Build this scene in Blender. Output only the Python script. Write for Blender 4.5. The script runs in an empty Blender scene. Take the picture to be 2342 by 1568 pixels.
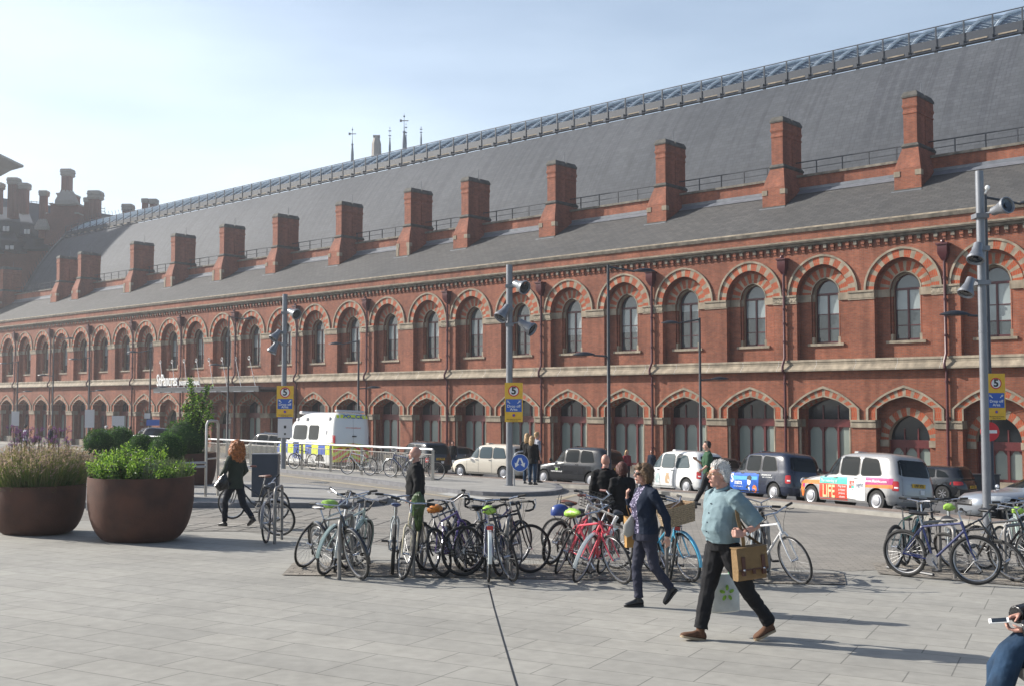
import bpy, bmesh, math, random
from mathutils import Vector, Matrix
random.seed(7)
R=math.radians; PI=math.pi
sc=bpy.context.scene; COL=sc.collection
# ---------------- camera, sky, sun, exposure ----------------
PITCH=math.atan(135/2500.)
cam=bpy.data.cameras.new('camera'); camo=bpy.data.objects.new('camera',cam); COL.objects.link(camo)
camo.location=(0,0,2.3); camo.rotation_euler=(R(90)+PITCH,0,0)
cam.sensor_width=36; cam.lens=36*2500/2342.; cam.clip_end=3000; cam.clip_start=.1
sc.camera=camo
SUN_AZ=R(73); SUN_EL=R(31)          # azimuth measured from +Y towards -X
w=bpy.data.worlds.new('World'); sc.world=w; w.use_nodes=True
nt=w.node_tree; nt.nodes.clear()
wo=nt.nodes.new('ShaderNodeOutputWorld'); bg=nt.nodes.new('ShaderNodeBackground')
sky=nt.nodes.new('ShaderNodeTexSky'); sky.sky_type='NISHITA'; sky.sun_disc=False
sky.sun_elevation=SUN_EL; sky.sun_rotation=-SUN_AZ; sky.air_density=1.0; sky.dust_density=1.6; sky.ozone_density=1.6
tc=nt.nodes.new('ShaderNodeTexCoord'); mp=nt.nodes.new('ShaderNodeMapping'); mp.inputs['Scale'].default_value=(.9,.9,4)
nz=nt.nodes.new('ShaderNodeTexNoise'); nz.inputs['Scale'].default_value=1.6; nz.inputs['Detail'].default_value=7; nz.inputs['Roughness'].default_value=.5
cr=nt.nodes.new('ShaderNodeValToRGB'); cr.color_ramp.elements[0].position=.3; cr.color_ramp.elements[1].position=.8
cr.color_ramp.elements[0].color=(.18,.18,.18,1); cr.color_ramp.elements[1].color=(.95,.95,.95,1)
mx=nt.nodes.new('ShaderNodeMixRGB'); mx.inputs[2].default_value=(9.8,11.2,12.6,1)
nt.links.new(tc.outputs['Generated'],mp.inputs[0]); nt.links.new(mp.outputs[0],nz.inputs['Vector'])
nt.links.new(nz.outputs['Fac'],cr.inputs[0]); sp=nt.nodes.new('ShaderNodeSeparateXYZ'); nt.links.new(tc.outputs['Generated'],sp.inputs[0])
iv=nt.nodes.new('ShaderNodeMath'); iv.operation='SUBTRACT'; iv.inputs[0].default_value=1; iv.use_clamp=True; nt.links.new(sp.outputs[2],iv.inputs[1])
pw=nt.nodes.new('ShaderNodeMath'); pw.operation='POWER'; pw.inputs[1].default_value=2.2; nt.links.new(iv.outputs[0],pw.inputs[0])
ml=nt.nodes.new('ShaderNodeMath'); ml.operation='MULTIPLY'; nt.links.new(cr.outputs[0],ml.inputs[0]); nt.links.new(pw.outputs[0],ml.inputs[1])
dt=nt.nodes.new('ShaderNodeVectorMath'); dt.operation='DOT_PRODUCT'; dt.inputs[1].default_value=(-math.sin(SUN_AZ)*.95,math.cos(SUN_AZ)+.25,0); nt.links.new(tc.outputs['Generated'],dt.inputs[0])
mrg=nt.nodes.new('ShaderNodeMapRange'); mrg.inputs[1].default_value=-.55; mrg.inputs[2].default_value=.6; mrg.inputs[3].default_value=.22; mrg.inputs[4].default_value=1.35; nt.links.new(dt.outputs['Value'],mrg.inputs[0])
m2=nt.nodes.new('ShaderNodeMath'); m2.operation='MULTIPLY'; nt.links.new(ml.outputs[0],m2.inputs[0]); nt.links.new(mrg.outputs[0],m2.inputs[1])
nt.links.new(m2.outputs[0],mx.inputs[0]); nt.links.new(sky.outputs[0],mx.inputs[1])
nt.links.new(mx.outputs[0],bg.inputs[0]); bg.inputs[1].default_value=.09; nt.links.new(bg.outputs[0],wo.inputs[0])
sl=bpy.data.lights.new('sun','SUN'); sl.energy=5.0; sl.angle=R(.5); sl.color=(1,.95,.87)
so=bpy.data.objects.new('sun',sl); COL.objects.link(so)
sd=Vector((-math.sin(SUN_AZ)*math.cos(SUN_EL),math.cos(SUN_AZ)*math.cos(SUN_EL),math.sin(SUN_EL)))
so.rotation_euler=sd.to_track_quat('Z','Y').to_euler(); so.location=(-30,20,40)
vs=sc.view_settings; vs.view_transform='Standard'; vs.look='None'; vs.exposure=0.66; vs.gamma=1; vs.use_curve_mapping=False

# ---------------- picture -> place helpers (2342 px wide design frame) ----------------
F=2500.;CX=1171.;CY=784.;CH=2.3
def ray(x,y):
    a=(x-CX)/F;b=(CY-y)/F
    return Vector((a,math.cos(PITCH)-b*math.sin(PITCH),math.sin(PITCH)+b*math.cos(PITCH)))
K=[(15.5,8),(13.5,17.5),(11.4,24.4),(10.4,26.7),(8.1,30.7),(4.87,35.9),(-2.35,43.8),(-12,54.5),(-40,88),(-90,144),(-160,222)]
def kd(x,y):
    best=1e9;sg=-1
    for (ax,ay),(bx,by) in zip(K,K[1:]):
        dx,dy=bx-ax,by-ay;L=dx*dx+dy*dy
        t=max(0,min(1,((x-ax)*dx+(y-ay)*dy)/L)); d=math.hypot(x-ax-t*dx,y-ay-t*dy)
        if d<best: best=d; sg=-1 if dx*(y-ay)-dy*(x-ax)>0 else 1
    return sg*best
def g1(x,y): return .274-.024*y-.02*x
def gz(x,y):
    k=kd(x,y)
    return g1(x,y)-(min(.6,.062*k) if k>0 else 0)
def onray(x,y,Y):
    r=ray(x,y); t=Y/r.y; return Vector((r.x*t,Y,CH+r.z*t))
def gp(x,y):            # picture point -> point of the near ground plane
    r=ray(x,y); t=(.274-CH)/(r.z+.024*r.y+.02*r.x)
    return Vector((r.x*t,r.y*t,CH+r.z*t))
def at(x,Y):            # picture column at a distance -> standing point on the ground
    X=(x-CX)/F*Y; return Vector((X,Y,gz(X,Y)))

# ---------------- materials ----------------
M={}
def mat(name,col=(.5,.5,.5),rough=.6,metal=0,noise=0,nscale=8,bump=0,bscale=40,spec=.5,coat=0,emit=None,alpha=None,trans=0):
    m=bpy.data.materials.new(name); m.use_nodes=True; n=m.node_tree; b=n.nodes['Principled BSDF']
    b.inputs['Base Color'].default_value=(*col,1); b.inputs['Roughness'].default_value=rough; b.inputs['Metallic'].default_value=metal
    b.inputs['Specular IOR Level'].default_value=spec; b.inputs['Coat Weight'].default_value=coat; b.inputs['Coat Roughness'].default_value=.04
    b.inputs['Transmission Weight'].default_value=trans
    if noise or bump:
        t=n.nodes.new('ShaderNodeTexCoord')
    if noise:
        z=n.nodes.new('ShaderNodeTexNoise'); z.inputs['Scale'].default_value=nscale; z.inputs['Detail'].default_value=5
        n.links.new(t.outputs['Object'],z.inputs['Vector'])
        c=n.nodes.new('ShaderNodeValToRGB'); e=c.color_ramp.elements
        e[0].position=.3; e[1].position=.7
        e[0].color=(*[x*(1-noise) for x in col],1); e[1].color=(*[min(1,x*(1+noise)) for x in col],1)
        n.links.new(z.outputs['Fac'],c.inputs[0]); n.links.new(c.outputs[0],b.inputs['Base Color'])
    if bump:
        z=n.nodes.new('ShaderNodeTexNoise'); z.inputs['Scale'].default_value=bscale; z.inputs['Detail'].default_value=4
        n.links.new(t.outputs['Object'],z.inputs['Vector'])
        u=n.nodes.new('ShaderNodeBump'); u.inputs['Strength'].default_value=bump; u.inputs['Distance'].default_value=.02
        n.links.new(z.outputs['Fac'],u.inputs['Height']); n.links.new(u.outputs[0],b.inputs['Normal'])
    if emit:
        b.inputs['Emission Color'].default_value=(*emit[0],1); b.inputs['Emission Strength'].default_value=emit[1]
    M[name]=m; return m
def brickmat(name,c1,c2,mortar,bw,bh,ms=.012,rough=.85,vec='wall',rot=0,stain=.25,bump=.3,off=.5,bias=0,uv=False,sscale=.35,tint=None,freq=2,mdist=.006):
    m=bpy.data.materials.new(name); m.use_nodes=True; n=m.node_tree; b=n.nodes['Principled BSDF']; b.inputs['Roughness'].default_value=rough
    b.inputs['Specular IOR Level'].default_value=.3
    t=n.nodes.new('ShaderNodeTexCoord'); B=n.nodes.new('ShaderNodeTexBrick'); L=n.links.new
    B.offset=off; B.offset_frequency=freq
    B.inputs['Color1'].default_value=(*c1,1);B.inputs['Color2'].default_value=(*c2,1);B.inputs['Mortar'].default_value=(*mortar,1)
    B.inputs['Scale'].default_value=1;B.inputs['Mortar Size'].default_value=ms;B.inputs['Brick Width'].default_value=bw;B.inputs['Row Height'].default_value=bh;B.inputs['Bias'].default_value=bias
    B.inputs['Mortar Smooth'].default_value=.3
    if uv: L(t.outputs['UV'],B.inputs['Vector'])
    elif vec=='wall':
        s=n.nodes.new('ShaderNodeSeparateXYZ');a=n.nodes.new('ShaderNodeMath');c=n.nodes.new('ShaderNodeCombineXYZ')
        L(t.outputs['Object'],s.inputs[0]);L(s.outputs[0],a.inputs[0]);L(s.outputs[1],a.inputs[1]);L(a.outputs[0],c.inputs[0]);L(s.outputs[2],c.inputs[1]);L(c.outputs[0],B.inputs['Vector'])
    else:
        p=n.nodes.new('ShaderNodeMapping'); p.inputs['Rotation'].default_value=(0,0,rot); L(t.outputs['Object'],p.inputs[0]);L(p.outputs[0],B.inputs['Vector'])
    z=n.nodes.new('ShaderNodeTexNoise'); z.inputs['Scale'].default_value=sscale; z.inputs['Detail'].default_value=6; z.inputs['Roughness'].default_value=.65; L(t.outputs['Object'],z.inputs['Vector'])
    r=n.nodes.new('ShaderNodeValToRGB'); r.color_ramp.elements[0].position=.3;r.color_ramp.elements[1].position=.72
    v=1-stain; r.color_ramp.elements[0].color=(v,v,v,1); v=1+stain*.5; r.color_ramp.elements[1].color=(v,v*(.98 if tint is None else 1),v*(.95 if tint is None else 1),1)
    x=n.nodes.new('ShaderNodeMixRGB'); x.blend_type='MULTIPLY'; x.inputs[0].default_value=1; L(z.outputs['Fac'],r.inputs[0]);L(B.outputs['Color'],x.inputs[1]);L(r.outputs[0],x.inputs[2])
    z2=n.nodes.new('ShaderNodeTexNoise'); z2.inputs['Scale'].default_value=sscale*14; z2.inputs['Detail'].default_value=4; L(t.outputs['Object'],z2.inputs['Vector'])
    r2=n.nodes.new('ShaderNodeValToRGB'); r2.color_ramp.elements[0].position=.3;r2.color_ramp.elements[1].position=.7
    v=1-stain*.5; r2.color_ramp.elements[0].color=(v,v,v,1); v=1+stain*.35; r2.color_ramp.elements[1].color=(v,v,v,1)
    x2=n.nodes.new('ShaderNodeMixRGB'); x2.blend_type='MULTIPLY'; x2.inputs[0].default_value=1; L(z2.outputs['Fac'],r2.inputs[0]);L(x.outputs[0],x2.inputs[1]);L(r2.outputs[0],x2.inputs[2])
    L(x2.outputs[0],b.inputs['Base Color'])
    if bump:
        iv=n.nodes.new('ShaderNodeMath'); iv.operation='MULTIPLY_ADD'; iv.inputs[1].default_value=-1; L(B.outputs['Fac'],iv.inputs[0]); L(z2.outputs['Fac'],iv.inputs[2])
        u=n.nodes.new('ShaderNodeBump'); u.inputs['Strength'].default_value=bump; u.inputs['Distance'].default_value=mdist
        L(iv.outputs[0],u.inputs['Height']); L(u.outputs[0],b.inputs['Normal'])
    M[name]=m; return m
mat('stone',(.30,.25,.185),.85,noise=.28,nscale=2.2,bump=.3)
mat('soot_stone',(.085,.08,.07),.9,noise=.4,nscale=3,bump=.4); mat('stone_dark',(.16,.142,.115),.9,noise=.45,nscale=3,bump=.5,bscale=14)
mat('carved_stone',(.26,.22,.165),.9,noise=.6,nscale=9,bump=1,bscale=12)
brickmat('brick',(.35,.110,.056),(.255,.076,.043),(.24,.145,.11),.23,.078,stain=.36,sscale=.28)
brickmat('brick_voussoir',(.40,.085,.035),(.34,.07,.03),(.3,.16,.1),.11,.3,stain=.2)
brickmat('slate',(.08,.088,.102),(.064,.071,.083),(.048,.053,.062),.5,.28,ms=.015,rough=.75,uv=True,stain=.2,off=.5,sscale=.12,mdist=.02)
brickmat('slate_low',(.105,.103,.10),(.075,.074,.073),(.045,.045,.045),.5,.25,ms=.02,rough=.7,uv=True,stain=.2,sscale=.15,mdist=.02)
def streaks(mn,sx=1.6,sz=.12,lo=.72,p0=.36,p1=.62):
    nt_=M[mn].node_tree; L_=nt_.links.new; bs=nt_.nodes['Principled BSDF']; src=bs.inputs['Base Color'].links[0].from_socket
    t=nt_.nodes.new('ShaderNodeTexCoord'); g_=nt_.nodes.new('ShaderNodeMapping'); g_.inputs['Scale'].default_value=(sx,sx*.4,sz); L_(t.outputs['Object'],g_.inputs[0])
    z=nt_.nodes.new('ShaderNodeTexNoise'); z.inputs['Scale'].default_value=1; z.inputs['Detail'].default_value=5; z.inputs['Roughness'].default_value=.6; L_(g_.outputs[0],z.inputs['Vector'])
    r=nt_.nodes.new('ShaderNodeValToRGB'); r.color_ramp.elements[0].position=p0; r.color_ramp.elements[1].position=p1; r.color_ramp.elements[0].color=(lo,lo,lo,1); r.color_ramp.elements[1].color=(1.04,1.04,1.04,1); L_(z.outputs['Fac'],r.inputs[0])
    x=nt_.nodes.new('ShaderNodeMixRGB'); x.blend_type='MULTIPLY'; x.inputs[0].default_value=1; L_(src,x.inputs[1]); L_(r.outputs[0],x.inputs[2]); L_(x.outputs[0],bs.inputs['Base Color'])
streaks('brick'); streaks('stone',2.2,.5,.7)
mat('lead',(.14,.15,.17),.5,noise=.2,nscale=3)
mat('maroon',(.075,.014,.018),.35,noise=.2)
mat('maroon_door',(.11,.02,.02),.4,noise=.2)
mat('steel',(.36,.365,.375),.42,metal=.7,noise=.1,nscale=5)
mat('steel_grey',(.20,.21,.23),.42,metal=.4,noise=.12,nscale=3)
mat('dark_metal',(.03,.033,.04),.4,noise=.15)
mat('black',(.012,.012,.013),.45)
mat('rubber',(.02,.02,.02),.75,noise=.3,nscale=20)
mat('ridge_metal',(.55,.62,.66),.35,metal=.3,noise=.1)
mat('roof_glass',(.05,.07,.09),.15,metal=.0,spec=.8)
mat('fascia',(.028,.034,.046),.5,noise=.2)
mat('white_paint',(.78,.78,.76),.5,noise=.05)
# window glass: reflects the sky, blinds behind
mat('pane',(.055,.07,.075),.07,spec=1,noise=.35,nscale=.7)
mat('pane_blind',(.27,.31,.31),.12,spec=.9,noise=.15,nscale=.8)
mat('pane_dark',(.012,.016,.02),.08,spec=.8)
mat('pane_pale',(.24,.28,.25),.25,spec=.6,noise=.12,nscale=.6)

# ---------------- mesh helpers ----------------
def V(*a): return Vector(a)
class MB:
    def __init__(s): s.v=[];s.f=[];s.m=[];s.uv=[];s.M=None
    def add(s,pts,faces,m=0,uv=None):
        b=len(s.v)
        for p in pts:
            p=Vector(p); s.v.append(s.M@p if s.M is not None else p)
        for i,f in enumerate(faces):
            s.f.append([b+k for k in f]); s.m.append(m); s.uv.append(uv[i] if uv else None)
    def q(s,pts,m=0,uv=None): s.add(pts,[list(range(len(pts)))],m,[uv] if uv else None)
    def box(s,x0,y0,z0,x1,y1,z1,m=0):
        if x0>x1:x0,x1=x1,x0
        if y0>y1:y0,y1=y1,y0
        if z0>z1:z0,z1=z1,z0
        s.add([(x0,y0,z0),(x1,y0,z0),(x1,y1,z0),(x0,y1,z0),(x0,y0,z1),(x1,y0,z1),(x1,y1,z1),(x0,y1,z1)],
          [(0,3,2,1),(4,5,6,7),(0,1,5,4),(1,2,6,5),(2,3,7,6),(3,0,4,7)],m)
    def bevbox(s,x0,y0,z0,x1,y1,z1,b=.01,m=0):
        xs=(x0,x1);ys=(y0,y1)
        def ring(z,i): return [(x0+i+b,y0+i,z),(x1-i-b,y0+i,z),(x1-i,y0+i+b,z),(x1-i,y1-i-b,z),(x1-i-b,y1-i,z),(x0+i+b,y1-i,z),(x0+i,y1-i-b,z),(x0+i,y0+i+b,z)]
        s.loft([ring(z0,b),ring(z0+b,0),ring(z1-b,0),ring(z1,b)],m)
    def loft(s,rings,m=0,cap=True,closed=True,uv=False):
        n=len(rings[0]); pts=[p for r in rings for p in r]; fs=[]
        for i in range(len(rings)-1):
            for j in range(n if closed else n-1):
                k=(j+1)%n; fs.append((i*n+j,i*n+k,(i+1)*n+k,(i+1)*n+j))
        if cap and closed: fs.append(tuple(reversed(range(n)))); fs.append(tuple((len(rings)-1)*n+j for j in range(n)))
        s.add(pts,fs,m)
    def tube(s,pts,r,n=8,m=0,cap=True,flat=1.,up=None,closed=False):
        pts=[Vector(p) for p in pts]; N=len(pts)
        rr=r if isinstance(r,(list,tuple)) else [r]*N
        rings=[];prev=None
        for i,p in enumerate(pts):
            if closed: t=pts[(i+1)%N]-pts[i-1]
            else: t=pts[min(i+1,N-1)]-pts[max(i-1,0)]
            if t.length<1e-9: t=V(0,0,1)
            t.normalize()
            if prev is None:
                a=Vector(up) if up else (V(0,0,1) if abs(t.z)<.9 else V(1,0,0)); a=(a-t*a.dot(t)).normalized()
            else:
                a=(prev-t*prev.dot(t))
                a=a.normalized() if a.length>1e-6 else prev
            prev=a; b=t.cross(a); R_=rr[i]
            if isinstance(R_,(tuple,list)): ra,rb=R_
            else: ra,rb=R_,R_*flat
            rings.append([p+a*math.cos(2*PI*k/n)*ra+b*math.sin(2*PI*k/n)*rb for k in range(n)])
        if closed: rings.append(rings[0]); cap=False
        s.loft(rings,m,cap)
    def lathe(s,prof,c=(0,0,0),n=24,m=0,cap=True):
        s.loft([[(c[0]+r*math.cos(2*PI*k/n),c[1]+r*math.sin(2*PI*k/n),c[2]+z) for k in range(n)] for r,z in prof],m,cap)
    def sph(s,c,r,n=10,m=0,sc_=(1,1,1)):
        c=Vector(c); h=max(4,n//2+1); rings=[]
        for i in range(h+1):
            a=-PI/2+PI*i/h; a=max(-PI/2+.02,min(PI/2-.02,a))
            rings.append([(c.x+r*sc_[0]*math.cos(a)*math.cos(2*PI*k/n),c.y+r*sc_[1]*math.cos(a)*math.sin(2*PI*k/n),c.z+r*sc_[2]*math.sin(a)) for k in range(n)])
        s.loft(rings,m)
    def prism(s,poly,z0,z1,m=0,mt=None):
        n=len(poly); pts=[(x,y,z0) for x,y in poly]+[(x,y,z1) for x,y in poly]
        s.add(pts,[(i,(i+1)%n,n+(i+1)%n,n+i) for i in range(n)],m)
        s.add([(x,y,z1) for x,y in poly],[tuple(range(n))],m if mt is None else mt); s.add([(x,y,z0) for x,y in poly],[tuple(reversed(range(n)))],m)
    def mesh(s,name,mats,smooth=False,fix=True):
        me=bpy.data.meshes.new(name); me.from_pydata([tuple(p) for p in s.v],[],s.f)
        for x in mats: me.materials.append(M[x] if isinstance(x,str) else x)
        for i,p in enumerate(me.polygons): p.material_index=s.m[i]
        if any(s.uv):
            l=me.uv_layers.new(name='UVMap')
            for i,p in enumerate(me.polygons):
                if s.uv[i]:
                    for k,li in enumerate(p.loop_indices): l.data[li].uv=s.uv[i][k]
        if fix:
            bm=bmesh.new(); bm.from_mesh(me); bmesh.ops.recalc_face_normals(bm,faces=bm.faces)
            bm.to_mesh(me); bm.free()
        if smooth:
            me.polygons.foreach_set('use_smooth',[True]*len(me.polygons))
            try: me.set_sharp_from_angle(angle=R(smooth if smooth is not True else 40))
            except Exception: pass
        me.update(); return me
    def build(s,name,mats,parent=None,smooth=False,loc=None,rz=0,label=None,cat=None,group=None,kind=None,fix=True):
        if isinstance(mats,str): mats=[mats]
        o=bpy.data.objects.new(name,s.mesh(name,mats,smooth,fix)); COL.objects.link(o)
        if parent: o.parent=parent
        if loc is not None: o.location=loc
        if rz: o.rotation_euler[2]=rz
        return tag(o,label,cat,group,kind)
def tag(o,label=None,cat=None,group=None,kind=None):
    if label:o['label']=label
    if cat:o['category']=cat
    if group:o['group']=group
    if kind:o['kind']=kind
    return o
def thing(name,label,cat,loc=(0,0,0),rz=0,group=None):
    o=bpy.data.objects.new(name,None); COL.objects.link(o); o.location=loc; o.rotation_euler[2]=rz; o.empty_display_size=.1
    return tag(o,label,cat,group)
def inst(src,parent=None,loc=None,rz=None):
    c=src.copy(); COL.objects.link(c); c.parent=parent
    if loc is not None:c.location=loc
    if rz is not None:c.rotation_euler[2]=rz
    return c
def kids(o): return [c for c in bpy.data.objects if c.parent==o]
def copytree(o,parent=None,cm=None):
    cm=cm or childmap(); c=o.copy(); COL.objects.link(c); c.parent=parent
    for k in cm.get(o.name,[]): copytree(k,c,cm)
    return c
def childmap():
    d={}
    for o in bpy.data.objects:
        if o.parent: d.setdefault(o.parent.name,[]).append(o)
    return d
def textmesh(body,size,depth=.002,font=None,ext=True,xs=1,bold=0,align='CENTER'):
    cu=bpy.data.curves.new('t','FONT'); cu.body=body; cu.size=size; cu.extrude=depth; cu.align_x=align; cu.align_y='CENTER'; cu.offset=bold; cu.resolution_u=3
    o=bpy.data.objects.new('t',cu); COL.objects.link(o); dg=bpy.context.evaluated_depsgraph_get()
    me=bpy.data.meshes.new_from_object(o.evaluated_get(dg)); bpy.data.objects.remove(o); bpy.data.curves.remove(cu)
    for v in me.vertices: v.co.x*=xs
    return me
def addmesh(mb,me,Mx,m=0):
    mb.add([Mx@v.co for v in me.vertices],[tuple(p.vertices) for p in me.polygons],m)
def text(mb,body,size,Mx,m=0,xs=1,bold=0,depth=.002,align='CENTER'):
    me=textmesh(body,size,depth,xs=xs,bold=bold,align=align); addmesh(mb,me,Mx,m); bpy.data.meshes.remove(me)
# ---------------- ground ----------------
brickmat('flagstone',(.30,.29,.262),(.335,.322,.288),(.165,.158,.143),.92,.46,ms=.007,vec='flat',rot=R(26.8),stain=.19,bump=.15,off=.37,freq=3,sscale=.5,tint=1,mdist=.004,rough=.8)
brickmat('sett_paving',(.29,.272,.245),(.245,.23,.207),(.185,.173,.157),.26,.12,ms=.01,vec='flat',rot=R(8),stain=.22,bump=.5,sscale=.4,mdist=.01)
brickmat('rack_setts',(.285,.26,.225),(.31,.285,.25),(.21,.19,.165),.3,.2,ms=.035,vec='flat',rot=R(-4),stain=.35,bump=.8,sscale=2,mdist=.02)
brickmat('slab_setts',(.29,.275,.25),(.25,.238,.215),(.075,.07,.065),.42,.42,ms=.03,vec='flat',rot=R(8),stain=.25,bump=.5,sscale=.8,mdist=.012,off=0)
mat('asphalt',(.11,.11,.11),.9,noise=.2,nscale=.8,bump=.3,bscale=60)
mat('kerb_stone',(.29,.275,.245),.85,noise=.2,nscale=3,bump=.2)
mat('granite_kerb',(.15,.15,.16),.8,noise=.25,nscale=4,bump=.2)
mat('island_paving',(.27,.26,.24),.85,noise=.16,nscale=1.5,bump=.2)
mat('gravel_bed',(.22,.17,.14),.95,noise=.4,nscale=14,bump=1,bscale=50)
mat('road_white',(.38,.375,.35),.8,noise=.15,nscale=5)
mat('road_yellow',(.33,.28,.2),.8,noise=.25,nscale=5)
def grid_axis(a,b,fine0,fine1,step,coarse):
    r=[];x=a
    while x<b:
        r.append(x); x+= step if fine0<=x<fine1 else coarse
    r.append(b); return r
def add_spots(mn,scale,amount,dark):
    nt_=M[mn].node_tree; L_=nt_.links.new; bs=nt_.nodes['Principled BSDF']; src=bs.inputs['Base Color'].links[0].from_socket
    t=nt_.nodes.new('ShaderNodeTexCoord'); v=nt_.nodes.new('ShaderNodeTexVoronoi'); v.inputs['Scale'].default_value=scale; L_(t.outputs['Object'],v.inputs['Vector'])
    r=nt_.nodes.new('ShaderNodeValToRGB'); r.color_ramp.elements[0].position=amount; r.color_ramp.elements[1].position=amount*1.5; r.color_ramp.elements[0].color=(dark,dark,dark,1); r.color_ramp.elements[1].color=(1,1,1,1); L_(v.outputs['Distance'],r.inputs[0])
    x=nt_.nodes.new('ShaderNodeMixRGB'); x.blend_type='MULTIPLY'; x.inputs[0].default_value=1; L_(src,x.inputs[1]); L_(r.outputs[0],x.inputs[2]); L_(x.outputs[0],bs.inputs['Base Color'])
add_spots('flagstone',2.3,.03,.6); add_spots('island_paving',1.6,.03,.6)
xs=grid_axis(-420,300,-70,45,1.5,25); ys=grid_axis(-40,700,10,150,1.5,25)
mb=MB(); n=len(xs)
mb.add([(x,y,gz(x,y)-.02 if kd(x,y)>0 else g1(x,y)-.06) for y in ys for x in xs],[(j*n+i,j*n+i+1,(j+1)*n+i+1,(j+1)*n+i) for j in range(len(ys)-1) for i in range(n-1)])
mb.build('ground',['asphalt'],smooth=60,kind='structure')
def sheet(name,pts,m,lift,label=None,cat=None,kind='structure',**k):
    mb=MB(); mb.q([(x,y,g1(x,y)+lift) for x,y in pts]); o=mb.build(name,[m],kind=kind,**k)
    for p in o.data.polygons:
        if p.normal.z<0: p.flip()
    return o
kk=[(x,y) for x,y in K]
def offk(d):
    out=[]
    for i,(x,y) in enumerate(K):
        a=K[max(0,i-1)];b=K[min(len(K)-1,i+1)];dx,dy=b[0]-a[0],b[1]-a[1];l=math.hypot(dx,dy)
        out.append((x-dy/l*-1*-d if 0 else x+ (dy/l)*d, y-(dx/l)*d))
    return out
sheet('square_paving',[(-160,-30),(60,-30),(60,-10)]+[(30,-5)]+offk(0)+[(-300,222)],'flagstone',0)
P=lambda *a:[tuple(gp(x,y)[:2]) for x,y in a]
# the carriageway of small setts between the cycle racks and the kerb
sheet('sett_road',P((-500,1175),(300,1192),(640,1222),(1250,1283),(1950,1305),(2342,1287))+[(12.6,17)]+offk(-.3)[2:9],'sett_paving',.004)
sheet('slab_strip',P((330,1163),(640,1164),(830,1182),(1180,1210),(1160,1222),(810,1202),(640,1184),(330,1181)),'slab_setts',.008)
sheet('slab_strip.001',P((330,1193),(640,1196),(840,1218),(1180,1236),(1160,1247),(830,1238),(640,1214),(330,1214)),'slab_setts',.008)
sheet('rack_paving',P((672,1286),(1300,1290),(1930,1312),(1936,1337),(1300,1325),(645,1315)),'rack_setts',.012)
sheet('rack_paving.001',P((1995,1286),(2342,1296),(2600,1306),(2600,1352),(2342,1340),(2010,1312)),'rack_setts',.012)
# kerb line of the cab rank
mb=MB(); o0=offk(-.32);o1=offk(0);o2=offk(1.1)
for i in range(1,len(K)-1):
    a,b,c,d=o0[i],o0[i+1],o1[i+1],o1[i]
    z=lambda p,h:(p[0],p[1],g1(*p)+h)
    mb.q([z(a,-.05),z(b,-.05),z(b,.115),z(a,.115)],0); mb.q([z(a,.115),z(b,.115),z(c,.12),z(d,.12)],0)
    mb.q([z(d,.12),z(c,.12),z(o2[i+1],.10),z(o2[i],.10)],1)
    mb.q([z(o2[i],.10),z(o2[i+1],.10),z(o2[i+1],-.4),z(o2[i],-.4)],0)
mb.build('rank_kerb',['kerb_stone','gravel_bed'],kind='structure')
# traffic islands
def smoothpoly(pts,it=2):
    for _ in range(it):
        q=[]
        for i,p in enumerate(pts):
            r=pts[(i+1)%len(pts)]; q.append((p[0]*.75+r[0]*.25,p[1]*.75+r[1]*.25)); q.append((p[0]*.25+r[0]*.75,p[1]*.25+r[1]*.75))
        pts=q
    return pts
def island(name,pix,h=.13):
    pts=smoothpoly(P(*pix),2); mb=MB(); n=len(pts)
    cx=sum(p[0] for p in pts)/n; cy=sum(p[1] for p in pts)/n
    inn=[(x+(cx-x)/max(.1,math.hypot(x-cx,y-cy))*.3,y+(cy-y)/max(.1,math.hypot(x-cx,y-cy))*.3) for x,y in pts]
    for i in range(n):
        a,b=pts[i],pts[(i+1)%n];c,d=inn[(i+1)%n],inn[i]
        mb.q([(a[0],a[1],g1(*a)-.05),(b[0],b[1],g1(*b)-.05),(b[0],b[1],g1(*b)+h),(a[0],a[1],g1(*a)+h)],0)
        mb.q([(a[0],a[1],g1(*a)+h),(b[0],b[1],g1(*b)+h),(c[0],c[1],g1(*c)+h),(d[0],d[1],g1(*d)+h)],0)
    mb.q([(x,y,g1(x,y)+h) for x,y in inn],1)
    mb.build(name,['granite_kerb','island_paving'],kind='structure')
island('traffic_island',[(-300,1120),(-300,1158),(200,1162),(560,1160),(790,1162),(890,1153),(885,1136),(800,1124),(640,1110),(300,1098)])
island('traffic_island.001',[(480,1062),(760,1092),(960,1118),(1060,1131),(1180,1136),(1290,1130),(1285,1114),(1190,1104),(1010,1098),(800,1078),(560,1052)])
# markings
for i,a in enumerate(([(860,1130),(905,1129),(985,1147),(925,1149)],[(1000,1128),(1030,1126),(1130,1140),(1075,1142)],[(1180,1232),(1330,1242),(1500,1262),(1330,1256)])):
    if i<2: sheet('road_marking',P(*a),'road_white',.012)
sheet('yellow_line',P((500,1068),(760,1099),(960,1125),(1060,1139),(1060,1141.5),(958,1127.5),(756,1101.5),(500,1070)),'road_yellow',.012)
sheet('yellow_line.001',P((1270,1140),(1320,1128),(1500,1127),(1500,1129),(1325,1131),(1282,1143)),'road_yellow',.012)
# dark movement joint running through the flagstones
mb=MB();a=[gp(x,y) for x,y in ((1117,1337),(1130,1390),(1150,1460),(1184,1575))]
for p,q_ in zip(a,a[1:]): mb.q([(p.x-.008,p.y,p.z+.004),(p.x+.008,p.y,p.z+.004),(q_.x+.008,q_.y,q_.z+.004),(q_.x-.008,q_.y,q_.z+.004)])
mb.build('paving_joint',['black'],kind='structure')
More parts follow.
